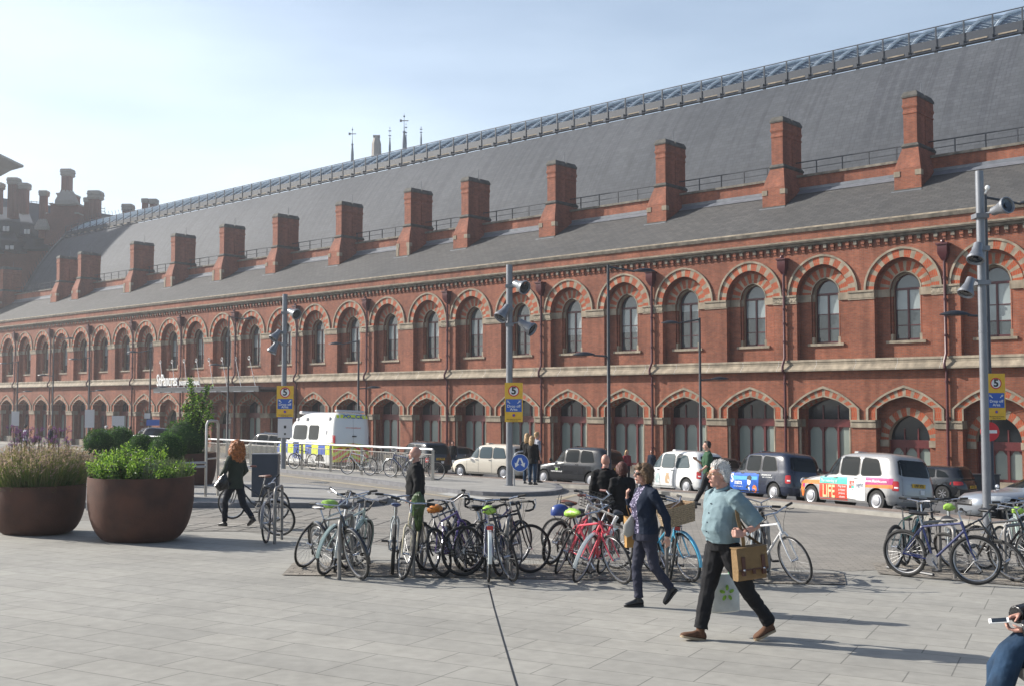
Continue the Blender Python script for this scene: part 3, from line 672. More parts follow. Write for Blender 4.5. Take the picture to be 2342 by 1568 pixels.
b=MB(); b.box(-118,153,-3,-109,163,52,0); b.box(-100,158,-3,-91,168,40,0); b.box(-120,151,46,-107,165,47.5,1)
b.loft([[(-118,153,52),(-109,153,52),(-109,163,52),(-118,163,52)],[(-113.7,157.8,66),(-113.3,157.8,66),(-113.3,158.2,66),(-113.7,158.2,66)]],1)
b.build('tower_shaft',['hotel_brick','hotel_stone'],tw)
b=MB(); a=hx(10,357,150.); b.loft([[(a.x-14,144,a.z-3),(a.x-4.9,149,a.z-3),(a.x-4.9,155,a.z-3),(a.x-14,160,a.z-3)],[(a.x-14,143.5,a.z-.9),(a.x-1.5,148.6,a.z-.9),(a.x-1.5,155.4,a.z-.9),(a.x-14,160.5,a.z-.9)],[(a.x-14,143,a.z-.3),(a.x,148,a.z-.3),(a.x,156,a.z-.3),(a.x-14,161,a.z-.3)],[(a.x-14,143,a.z),(a.x,148,a.z),(a.x,156,a.z),(a.x-14,161,a.z)]],0)
b.box(a.x-14,146,-3,a.x-5,158,a.z-2.9,1)
b.build('cornice',['hotel_stone','hotel_brick'],tw)

mat('pale_sign',(.5,.5,.48),.5); mat('letter_white',(.8,.8,.78),.6)
# ---------------- station entrance canopy ----------------
can=thing('entrance_canopy','flat grey glass canopy over the station entrance with white lettering on its front edge','canopy',tuple(nn*D0),math.atan2(aa.y,aa.x))
c0,c1=-90.6,-74.5; dpt=-3.5; zc=3.45
m_=MB(); m_.box(c0,dpt,zc-.05,c1,-.05,zc+.1,0); m_.box(c0-.1,dpt-.12,zc-.3,c1+.1,dpt+.02,zc+.12,1); m_.box(c0-.1,dpt-.16,zc+.12,c1+.1,dpt+.1,zc+.18,2)
x=c0
while x<c1: m_.box(x-.08,dpt,zc-.25,x+.08,-.05,zc-.05,1); m_.box(x+.1,dpt-.17,zc-.28,x+1.2,dpt-.125,zc-.2,2); x+=1.8
m_.build('canopy_roof',['steel_grey','dark_metal','lead'],can)
m_=MB()
for i in range(8):
    x=c0+1.0+i*2.05; xr=-95.6+2.1*i
    m_.tube([(x,dpt+.2,zc),(xr,-.1,6.15)],.03,5,0)
    m_.tube([(xr+.15*math.cos(a*PI/6),-.12,6.15+.15*math.sin(a*PI/6)) for a in range(12)],.045,5,1,closed=True)
m_.build('tie_rod',['steel_grey','pale_sign'],can)
m_=MB(); Rw=Matrix.Rotation(R(90),4,'X')
text(m_,'StPancras',1.5,Matrix.Translation((c0+2.2,dpt-.1,zc+.78))@Rw,0,xs=.60,bold=.012,depth=.04)
m_.build('lettering',['letter_white'],can); m_=MB()
text(m_,'INTERNATIONAL',.52,Matrix.Translation((c0+5.9,dpt-.1,zc+.5))@Rw,0,xs=.8,bold=.004,depth=.04)
for x in range(1,8): m_.box(c0+x-.02,dpt-.1,zc+.1,c0+x+.02,dpt-.06,zc+.4,0)
m_.build('lettering',['letter_white'],can)

# ---------------- street lamps ----------------
def lamp_head(mb,x,z,s,L,drop=0):
    mb.tube([(0,0,z),(s*(L-.5),0,z-drop*.6),(s*(L-.1),0,z-drop)],[.045,.04,.035],6,0)
    n=9; rings=[]
    for i in range(n):
        t=i/(n-1); w_=.17*math.sin(PI*min(1,.12+t*.9))**.6; h_=.11*math.sin(PI*min(.97,.1+t*.85)); xx=s*(L-.15+t*.95)
        rings.append([(xx,w_*math.cos(a*PI/5),z-drop+.02+(h_*1.3 if math.sin(a*PI/5)>0 else h_*.35)*math.sin(a*PI/5)) for a in range(10)])
    mb.loft(rings,0)
def street_lamp(x,top,Y,kind,label,extra=None):
    b=at(x,Y); H=onray(x,top,Y).z-b.z
    t=thing('street_lamp',label,'street lamp',b,0,'black double-armed street lamps')
    p=MB(); p.tube([(0,0,-.1),(0,0,1.2),(0,0,1.25),(0,0,H)],[.12,.12,.085,.06],10,0); p.lathe([(.2,0),(.2,.05),(.13,.1)],n=10); p.build('pole',['dark_metal'],t,smooth=True)
    s=1 if kind=='tall' else -1
    h=MB(); lamp_head(h,0,H-.08,s,1.25,.22); h.build('lamp_head',['dark_metal'],t,smooth=True)
    h=MB(); lamp_head(h,0,H-(3.95 if kind=='tall' else 3.3),-s,.75,-.05); h.build('lamp_head',['dark_metal'],t,smooth=True)
    return t,b,H
street_lamp(1392,606,47,'tall','tall black street lamp rising behind the charcoal cab')
T3,B3,H3=street_lamp(2262,446,35,'tall','tall black street lamp carrying the speed sign behind the thick grey mast')
street_lamp(522,722,86,'tall','tall black street lamp in front of the canopied entrance, above the red-haired walker')
street_lamp(122,768,108,'tall','tall black street lamp above the grassy planter at the far left')
street_lamp(1601,727,58,'low','black street lamp behind the man in the green shirt')
street_lamp(820,777,74,'low','black street lamp rising just behind the roof of the police van')
street_lamp(344,798,93,'low','black street lamp left of the white station name letters')
street_lamp(205,815,104,'low','black street lamp with a white notice plate, second from the left edge')
street_lamp(41,825,116,'low','black street lamp nearest the left edge of the square')
# small notices fixed to lamps and pipes
def plate(x,y,Y,w_,h_,m,label,cat='sign'):
    c=onray(x,y,Y); b=MB(); b.box(-w_/2,-.02,-h_/2,w_/2,.02,h_/2,0); tag(b.build('notice_plate',[m],loc=c),label,cat,'small notice plates on posts')
mat('blue_sign',(.02,.10,.42),.4); mat('pale_sign',(.62,.60,.60),.5); mat('sign_yellow',(.78,.46,.03),.45,noise=.08,nscale=6); mat('sign_red',(.62,.02,.03),.4); mat('sign_black',(.02,.02,.02),.5)
plate(57,968,107.6,.75,3.4,'white_paint','tall white notice plate on the lamp above the grass planter')if 0 else None
plate(205,956,103.7,.9,1.7,'pale_sign','tall white notice plate high on the second lamp from the left')
plate(270,966,97,1.1,1.25,'pale_sign','square white notice plate in front of a ground floor arch at the left')
plate(337,950,92.6,.5,.45,'pale_sign','small square white plate on the lamp left of the canopy')
plate(350,965,92.6,1.1,.5,'blue_sign','small blue plate on the lamp left of the canopy')
plate(35,956,115.6,.8,1.5,'pale_sign','white notice plate on the lamp nearest the left edge')

# ---------------- grey masts with floodlights ----------------
def floodlight(mast,p,yaw,tilt,r=.2,L=.5):
    Mx=Matrix.Translation(p)@Matrix.Rotation(yaw,4,'Z')@Matrix.Rotation(tilt,4,'X')
    b=MB(); b.M=Mx
    b.lathe([(.02,.02),(r*.55,.0),(r*.6,L*.35),(r*.65,L*.42),(r*.95,L*.8),(r*1.08,L*.86),(r*1.08,L),(r*.95,L),(r*.85,L*.9),(.01,L*.85)],n=18,cap=False)
    f=b.build('floodlight',['steel_grey'],mast,smooth=35)
    g_=MB(); g_.M=Mx; g_.lathe([(r*.86,L*.905),(r*.5,L*.88),(.01,L*.87)],n=18,cap=False); g_.lathe([(r*.3,L*.93),(r*.32,L*.90)],n=12); g_.build('lens',['pane_dark'],f)
    a=MB(); a.tube([(0,0,p.z-.05),(p.x*.6,p.y*.6,p.z-.02),tuple(p)],.03,6); a.box(-.14,-.14,p.z-.12,.14,.14,p.z-.02); a.build('bracket',['steel_grey'],mast)
def mast(x,top,Y,r,label,floods,base=None):
    b=at(x,Y) if base is None else base; H=onray(x,top,b.y).z-b.z
    t=thing('floodlight_mast',label,'lamp post',b,0,'grey masts with floodlights')
    p=MB(); p.tube([(0,0,-.05),(0,0,H)],r,16); p.lathe([(r*1.6,0),(r*1.6,.03)],n=16); p.tube([(0,0,H*.55),(0,0,H*.55+.05)],r*1.08,16); p.build('pole',['steel_grey'],t,smooth=50)
    for (px,py,yaw,tilt,s) in floods:
        q_=onray(px,py,b.y)-b; floodlight(t,Vector((q_.x,-.2,q_.z)),R(yaw),R(tilt),.2*s,.5*s)
    return t,b,H
mast(2250,392,23.5,.085,'thick grey mast with three floodlights beside the bicycles at the right',[(2262,488,20,80,.85),(2228,562,-40,150,.85),(2212,640,-60,150,.8)])
cb=MB(); cb.sph((0,0,0),.06,8); cb.tube([(0,0,0),(-.05,0,-.12)],.02,5)
tag(cb.build('security_camera',['white_paint'],loc=onray(2258,430,23.4)),'small white domed camera near the top of the thick grey mast','camera')
M2,B2,H2=mast(1165,606,38,.11,'grey mast rising from the island tip with the central speed sign',[(1178,650,40,110,1.1),(1162,702,-50,140,1.1),(1190,738,60,120,1.1)],base=gp(1165,1118)+V(0,0,.13))
M3,B3m,H3m=mast(650,673,47,.11,'grey mast with a speed sign left of the police van',[(664,712,50,110,1.1),(642,757,-50,140,1.0),(636,783,-60,150,1.0)])
# ---------------- the yellow speed signs ----------------
def speed_sign(x,y,Y,w_,h_,label,yaw=0):
    c=onray(x,y,Y); t=thing('speed_sign',label,'sign',c,R(yaw),'yellow speed signs')
    b=MB(); b.box(-w_/2,-.012,-h_/2,w_/2,.012,h_/2); b.build('plate',['sign_yellow'],t)
    def disc(r,z,y0,m,par=t,n=28):
        d=MB(); d.add([(r*math.cos(2*PI*k/n),y0,z+r*math.sin(2*PI*k/n)) for k in range(n)]+[(r*math.cos(2*PI*k/n),y0+.004,z+r*math.sin(2*PI*k/n)) for k in range(n)],[tuple(range(n)),tuple(reversed(range(n,2*n)))]+[(k,(k+1)%n,n+(k+1)%n,n+k) for k in range(n)]); return d.build('roundel',[m],par)
    zc=h_*.29; r=w_*.31; d=disc(r,zc,-.018,'sign_red'); disc(r*.8,zc,-.022,'white_paint',d)
    s=MB(); text(s,'5',w_*.56,Matrix.Translation((0,-.026,zc))@Rw,0,bold=.012); s.build('numeral',['sign_black'],d)
    b=MB(); b.box(-w_*.44,-.018,-h_*.24,w_*.44,-.013,h_*.08); p=b.build('panel',['blue_sign'],t)
    s=MB(); text(s,'Drop off',w_*.21,Matrix.Translation((0,-.021,-h_*.10))@Rw,0,bold=.002); text(s,'Area',w_*.21,Matrix.Translation((0,-.021,-h_*.18))@Rw,0,bold=.002)
    for q_ in (-1,1):
        cx,cz=q_*w_*.28,h_*.005
        dx,dz=q_*.7,.7; L=w_*.17
        px,pz=-dz,dx
        P0=(cx-dx*L*.6,cz-dz*L*.6);P1=(cx+dx*L*.5,cz+dz*L*.5); wd=L*.13
        s.q([(P0[0]+px*wd,-.021,P0[1]+pz*wd),(P0[0]-px*wd,-.021,P0[1]-pz*wd),(P1[0]-px*wd,-.021,P1[1]-pz*wd),(P1[0]+px*wd,-.021,P1[1]+pz*wd)])
        s.q([(cx+dx*L*.85,-.021,cz+dz*L*.85),(cx+dx*L*.2+px*L*.42,-.021,cz+dz*L*.2+pz*L*.42),(cx+dx*L*.2-px*L*.42,-.021,cz+dz*L*.2-pz*L*.42)])
    s.build('lettering',['white_paint'],p,fix=False)
    d=disc(w_*.085,-h_*.33,-.018,'sign_red',t,16); d2=disc(w_*.062,-h_*.33,-.02,'blue_sign',d,16)
    s=MB(); text(s,'No waiting at any time',w_*.085,Matrix.Translation((0,-.018,-h_*.43))@Rw,0); text(s,'Drop off only',w_*.08,Matrix.Translation((0,-.018,-h_*.47))@Rw,0); s.build('small_print',['sign_black'],t)
    return t
speed_sign(1175,919,B2.y-.13,.60,1.31,'yellow speed 5 sign on the central grey mast between the beige cab and the lamp')
speed_sign(652,917,B3m.y-.13,.72,1.33,'yellow speed 5 sign on the left grey mast above the police van bonnet')
speed_sign(2278,906,34.75,.58,1.46,'yellow speed 5 sign at the right, half behind the thick grey mast')
c=onray(652,973,B3m.y-.12); b=MB(); b.box(-.31,-.01,-.5,.31,.01,.5,0); b.box(-.31,-.016,.32,.31,-.011,.5,1); b.box(-.05,-.016,-.1,.05,-.011,.02,2); b.box(-.04,-.016,-.38,.04,-.011,-.3,2)
text(b,'PARKING',.1,Matrix.Translation((0,-.016,.41))@Rw,3)
tag(b.build('information_plate',['pale_sign','blue_sign','sign_black','white_paint'],loc=c),'pale grey information plate under the left yellow speed sign','sign')
# no-entry sign on the right lamp
c=onray(2264,986,34.8); t=thing('no_entry_sign','round red no-entry sign half hidden by the thick grey mast','sign',c)
d=MB(); d.M=Matrix.Rotation(R(90),4,'X'); d.lathe([(.30,-.01),(.30,.01)],n=28); d.build('disc',['sign_red'],t); d=MB(); d.box(-.22,-.016,-.05,.22,-.011,.05); d.build('bar',['white_paint'],t)
# blue keep-left disc on a hoop
bz=gp(1176,1119)+V(0,0,.13); t=thing('arrow_sign','round blue sign with two white arrows on a low steel hoop at the island tip','sign',bz)
d=MB(); d.tube([(0,0,0),(0,0,.95),(.04,0,1.06),(.14,0,1.13),(.3,0,1.15)],.028,8); d.build('hoop',['steel'],t,smooth=True)
d=MB(); d.M=Matrix.Translation((.19,-.05,.77))@Matrix.Rotation(R(90),4,'X'); d.lathe([(.29,-.01),(.29,.01)],n=30,m=1); d.lathe([(.275,.011),(.275,.014)],n=30,m=0); pl=d.build('disc',['blue_sign','white_paint'],t)
d=MB()
for s in (-1,1):
    cx=.19+s*.02;a=(cx,.93);b_=(cx+s*.13,.62); dx,dz=b_[0]-a[0],b_[1]-a[1]; l=math.hypot(dx,dz);dx/=l;dz/=l;px,pz=-dz*.028,dx*.028
    e=(a[0]+dx*.2,a[1]+dz*.2)
    d.q([(a[0]+px,-.068,a[1]+pz),(a[0]-px,-.068,a[1]-pz),(e[0]-px,-.068,e[1]-pz),(e[0]+px,-.068,e[1]+pz)])
    d.q([(b_[0],-.068,b_[1]),(e[0]+px*3,-.068,e[1]+pz*3),(e[0]-px*3,-.068,e[1]-pz*3)])
d.build('arrows',['white_paint'],pl,fix=False)

# ---------------- pedestrian railing ----------------
p1=gp(990,1106);p2=at(549,51); dv=(p2-p1); Lr=dv.length; n_=7
mat('rail_steel',(.50,.47,.43),.32,metal=.75,noise=.1,nscale=6)
hd=Vector((dv.x,dv.y,0)).normalized()
tr_=thing('pedestrian_railing','long stainless steel pedestrian railing in front of the police van, bicycles leaning on it','railing',p1)
def rp(s,z): 
    x=p1.x+hd.x*s;y=p1.y+hd.y*s; return Vector((x-p1.x,y-p1.y,g1(x,y)+.13-p1.z+z))
Ltot=34.; b=MB(); b.tube([rp(0,1.1),rp(Ltot,1.1)],.045,8); b.build('handrail',['steel'],tr_,smooth=True)
b=MB(); s=0
while s<Ltot: 
    a=rp(s,0); b.box(a.x-.05,a.y-.03,a.z-.2,a.x+.05,a.y+.03,a.z+1.08); s+=2.37
b.build('posts',['rail_steel'],tr_)
b=MB(); b.tube([rp(0,.92),rp(Ltot,.92)],.018,6); b.tube([rp(0,.12),rp(Ltot,.12)],.018,6); s=.12
while s<Ltot: b.tube([rp(s,.12),rp(s,.92)],.0085,4,cap=False); s+=.118
b.build('infill_bars',['rail_steel'],tr_)
# ---------------- service cabinet and steel rail frame ----------------
mat('navy_metal',(.035,.045,.065),.45,noise=.1)
a=gp(607,1146)+V(0,0,.13); b=MB(); b.bevbox(-.335,-.2,0,.335,.2,1.1,.01,0); b.box(-.345,-.21,1.1,.345,.21,1.125,1); b.box(-.32,-.206,.06,.32,-.2,1.06,0)
tag(b.build('service_cabinet',['navy_metal','steel_grey'],loc=a,rz=R(4)),'dark blue service cabinet beside the red-haired walker','cabinet')
a=gp(470,1146); fr=thing('map_frame','tall narrow double-post steel frame right of the large leafy planter','sign',a)
h=onray(470,961,a.y).z-a.z; b=MB()
b.tube([(0,0,0),(0,0,h-.1),(.03,.02,h-.02),(.1,.1,h),(.17,.38,h-.02),(.19,.42,h-.1),(.19,.45,0)],.036,8); b.build('frame',['rail_steel'],fr,smooth=True)
b=MB(); b.tube([(.03,.03,h-.98),(.17,.40,h-.98)],.02,6); b.build('crossbar',['rail_steel'],fr) if 1 else b.q([(.02,.03,h-.25),(.17,.40,h-.25),(.17,.40,h-.95),(.02,.03,h-.95)])
a2=gp(200,1166); b=MB()
for zz in (.90,1.0): b.tube([a+V(0,0,zz),a2+V(0,0,zz)],.03,8)
b.tube([a2,a2+V(0,0,1.08)],.035,8)
tag(b.build('perch_rail',['steel'],smooth=True),'low double steel rail running behind the planters','rail')
# ---------------- vehicles ----------------
def lut(t,z):
    if z<=t[0][0]: return t[0][1:]
    for a,b in zip(t,t[1:]):
        if z<=b[0]:
            k=(z-a[0])/(b[0]-a[0]); return tuple(p+(q_-p)*k for p,q_ in zip(a[1:],b[1:]))
    return t[-1][1:]
mat('tyre',(.018,.018,.018),.8); mat('hubcap',(.45,.45,.47),.35,metal=.6); mat('car_glass',(.008,.011,.012),.05,spec=.22)
mat('car_glass_light',(.05,.075,.085),.05,spec=.5); mat('tail_red',(.45,.01,.01),.25,coat=.5); mat('head_lamp',(.55,.57,.58),.1,spec=1); mat('plate_yellow',(.72,.42,.02),.4)
mat('chrome',(.6,.6,.6),.15,metal=1); mat('under',(.01,.01,.01),.8)
def paint(n_,c,metal=0,rough=.25): 
    if n_ not in M: mat(n_,c,rough,metal=metal,coat=.8,spec=.5)
    return n_
class Car:
    def __init__(s,tab,wheels,pf=5,pr=6,rw=.33,wy=.76,mats=None):
        s.t=tab;s.wh=wheels;s.pf=pf;s.pr=pr;s.rw=rw;s.wy=wy
    def ab(s,z):
        xf,xr,w_=lut(s.t,z); return (xf+xr)/2,(xf-xr)/2,w_
    def sy(s,x,z):
        c,a,w_=s.ab(z); f=min(.999,abs(x-c)/a); p=s.pf if x>c else s.pr
        return w_*(1-f**p)**(1/p)
    def ex(s,y,z,front):
        c,a,w_=s.ab(z); f=min(.999,abs(y)/w_); p=s.pf if front else s.pr
        return c+(1 if front else -1)*a*(1-f**p)**(1/p)
    def ring(s,z,ns=46,nf=10):
        c,a,w_=s.ab(z); F_=.94; yf=(1-F_**s.pf)**(1/s.pf); yr=(1-F_**s.pr)**(1/s.pr); o=[]
        for i in range(ns+1): x=c+a*F_*(-1+2*i/ns); o.append((x,s.sy(x,z),z))
        for i in range(1,nf): y=w_*yf*(1-2*i/nf); o.append((s.ex(y,z,1),y,z))
        for i in range(ns+1): x=c+a*F_*(1-2*i/ns); o.append((x,-s.sy(x,z),z))
        for i in range(1,nf): y=-w_*yr*(1-2*i/nf); o.append((s.ex(y,z,0),y,z))
        return o
    def body(s,name,m,parent,two=None):
        zs=[];z=s.t[0][0]
        tz=[r[0] for r in s.t]
        for a,b in zip(tz,tz[1:]):
            n=max(1,round((b-a)/.06)); zs+=[a+(b-a)*i/n for i in range(n)]
        zs.append(tz[-1]); mb=MB(); R_=[s.ring(z) for z in zs]; ra=s.rw+.065; n=len(R_[0])
        P_=[list(map(list,r)) for r in R_]; inside=[[False]*n for _ in R_]
        for i,r in enumerate(P_):
            for j,p in enumerate(r):
                if abs(p[1])<s.wy*.75: continue
                for xw in s.wh:
                    d=math.hypot(p[0]-xw,p[2]-s.rw)
                    if d<ra:
                        inside[i][j]=True
                        k=ra/max(d,1e-3); nx=xw+(p[0]-xw)*k; nz=s.rw+(p[2]-s.rw)*k
                        p[0]=nx; p[2]=max(zs[0],nz)
        pts=[tuple(p) for r in P_ for p in r]; fs=[]
        for i in range(len(R_)-1):
            for j in range(n):
                k=(j+1)%n; q_=[(i,j),(i,k),(i+1,k),(i+1,j)]
                if all(inside[a][b] for a,b in q_): continue
                fs.append(tuple(a*n+b for a,b in q_))
        fs.append(tuple((len(R_)-1)*n+j for j in range(n)))
        mb.add(pts,fs,0)
        o=mb.build(name,[m],parent,smooth=50)
        u=MB(); c,a,w_=s.ab(s.t[0][0]+.1); u.box(c-a*.93,-w_*.86,s.t[0][0]+.02,c+a*.93,w_*.86,s.t[0][0]+.3)
        for xw in s.wh:
            for sd_ in (-1,1):
                u.lathe([(s.rw+.07,0),(s.rw+.07,.01)],n=4) if 0 else None
                rg=[[(xw+(s.rw+.07)*math.cos(2*PI*k/18),sd_*y,s.rw+(s.rw+.07)*math.sin(2*PI*k/18)) for k in range(18)] for y in (w_*.99-.05,w_*.62)]
                u.loft(rg,0,cap=False); u.q([Vector(p) for p in rg[1]])
        u.build('underbody',['under'],o)
        return o
    def wheels(s,parent,hub='hubcap',style=0):
        for xw in s.wh:
            for sd_ in (1,-1):
                t=MB(); y0=sd_*(s.wy-.11); y1=sd_*(s.wy+.10)
                def rg(r,y): return [(xw+r*math.cos(2*PI*k/26),y,s.rw+r*math.sin(2*PI*k/26)) for k in range(26)]
                t.loft([rg(s.rw*.6,y0),rg(s.rw*.95,y0),rg(s.rw,y0+sd_*.03),rg(s.rw,y1-sd_*.03),rg(s.rw*.95,y1),rg(s.rw*.66,y1-sd_*.004)],0)
                h=MB(); y=y1
                if style==0: h.loft([rg(s.rw*.66,y-sd_*.002),rg(s.rw*.64,y+sd_*.01),rg(s.rw*.5,y-sd_*.012),rg(s.rw*.42,y+sd_*.022),rg(s.rw*.2,y+sd_*.032),rg(s.rw*.02,y+sd_*.034)],0)
                else:
                    h.loft([rg(s.rw*.66,y-sd_*.002),rg(s.rw*.63,y+sd_*.008),rg(s.rw*.58,y-sd_*.03),rg(s.rw*.02,y-sd_*.035)],1)
                    for k in range(7):
                        a=2*PI*k/7; h.tube([(xw+.03*math.cos(a),y-sd_*.01,s.rw+.03*math.sin(a)),(xw+s.rw*.6*math.cos(a),y-sd_*.006,s.rw+s.rw*.6*math.sin(a))],.02,5,0)
                w_=thing('wheel',None,None); w_.parent=parent
                t.build('tyre',['tyre'],w_,smooth=40); h.build('hubcap',[hub,'under'],w_,smooth=40)
    # conforming patches: a quadrilateral in side (x,z) or end (y,z) view laid on the skin
    def side(s,mb,c4,off=.005,m=0,sd_=1,n=8,rnd=0):
        (a,b,c,d)=c4; g_=[]
        for i in range(n+1):
            v=i/n; row=[]
            for j in range(n+1):
                u=j/n; x=(a[0]*(1-u)+b[0]*u)*(1-v)+(d[0]*(1-u)+c[0]*u)*v; z=(a[1]*(1-u)+b[1]*u)*(1-v)+(d[1]*(1-u)+c[1]*u)*v
                row.append((x,sd_*(s.sy(x,z)+off),z))
            g_.append(row)
        if rnd:
            for i,j in ((0,0),(0,n),(n,0),(n,n)):
                ii=1 if i==0 else n-1; jj=1 if j==0 else n-1; p=g_[ii][jj]; q_=g_[i][j]
                g_[i][j]=tuple(p[k]*.35+q_[k]*.65 for k in range(3))
        mb.add([p for r in g_ for p in r],[(i*(n+1)+j,i*(n+1)+j+1,(i+1)*(n+1)+j+1,(i+1)*(n+1)+j) for i in range(n) for j in range(n)],m)
    def end(s,mb,c4,front=False,off=.005,m=0,n=8,rnd=0):
        (a,b,c,d)=c4; g_=[]
        for i in range(n+1):
            v=i/n; row=[]
            for j in range(n+1):
                u=j/n; y=(a[0]*(1-u)+b[0]*u)*(1-v)+(d[0]*(1-u)+c[0]*u)*v; z=(a[1]*(1-u)+b[1]*u)*(1-v)+(d[1]*(1-u)+c[1]*u)*v
                row.append((s.ex(y,z,front)+(off if front else -off),y,z))
            g_.append(row)
        if rnd:
            for i,j in ((0,0),(0,n),(n,0),(n,n)):
                ii=1 if i==0 else n-1; jj=1 if j==0 else n-1; p=g_[ii][jj]; q_=g_[i][j]
                g_[i][j]=tuple(p[k]*.35+q_[k]*.65 for k in range(3))
        mb.add([p for r in g_ for p in r],[(i*(n+1)+j,i*(n+1)+j+1,(i+1)*(n+1)+j+1,(i+1)*(n+1)+j) for i in range(n) for j in range(n)],m)
    def sline(s,mb,x0,z0,x1,z1,w_=.012,off=.004,m=0,sd_=1):
        dx,dz=x1-x0,z1-z0;l=math.hypot(dx,dz); px,pz=-dz/l*w_/2,dx/l*w_/2
        s.side(mb,[(x0+px,z0+pz),(x1+px,z1+pz),(x1-px,z1-pz),(x0-px,z0-pz)],off,m,sd_,n=6)
    def stext(s,mb,body,size,x,z,m=0,off=.010,xs=1,bold=0):
        me=textmesh(body,size,.0,xs=xs,bold=bold)
        mb.add([(x-v.co.x,s.sy(x-v.co.x,z+v.co.y)+off,z+v.co.y) for v in me.vertices],[tuple(p.vertices) for p in me.polygons],m); bpy.data.meshes.remove(me)
    def etext(s,mb,body,size,y,z,m=0,off=.010,xs=1,bold=0):
        me=textmesh(body,size,.0,xs=xs,bold=bold)
        mb.add([(s.ex(y-v.co.x,z+v.co.y,False)-off,y-v.co.x,z+v.co.y) for v in me.vertices],[tuple(p.vertices) for p in me.polygons],m); bpy.data.meshes.remove(me)
def place(t,ref,x,Y,head,sink=0):
    """put local point ref (x,y) of thing t above the ground seen in picture column x at distance Y; head = degrees left of straight ahead"""
    rz=R(90+head); X=(x-CX)/F*Y; c,s_=math.cos(rz),math.sin(rz)
    ox=X-(ref[0]*c-ref[1]*s_); oy=Y-(ref[0]*s_+ref[1]*c)
    # pitch and roll with the slope of the road
    zf=gz(ox+c*1.4,oy+s_*1.4); zb=gz(ox-c*1.4,oy-s_*1.4); zl=gz(ox-s_*.7,oy+c*.7); zr=gz(ox+s_*.7,oy-c*.7)
    t.rotation_euler=(math.atan((zl-zr)/1.4)*1.0,-math.atan((zf-zb)/2.8),rz); t.location=(ox,oy,(zf+zb+zl+zr)/4-.02-sink)
TAXI=[(.22,2.17,-2.22,.80),(.30,2.24,-2.30,.86),(.50,2.27,-2.33,.885),(.70,2.24,-2.31,.888),(.84,2.12,-2.28,.885),(.93,1.86,-2.26,.88),(.99,1.5,-2.24,.872),(1.04,1.12,-2.22,.862),(1.09,.98,-2.19,.85),(1.30,.84,-2.13,.825),(1.50,.68,-2.05,.795),(1.62,.55,-1.98,.765),(1.70,.40,-1.90,.72),(1.76,.15,-1.76,.63),(1.80,-.1,-1.5,.48),(1.83,-.4,-1.15,.25)]
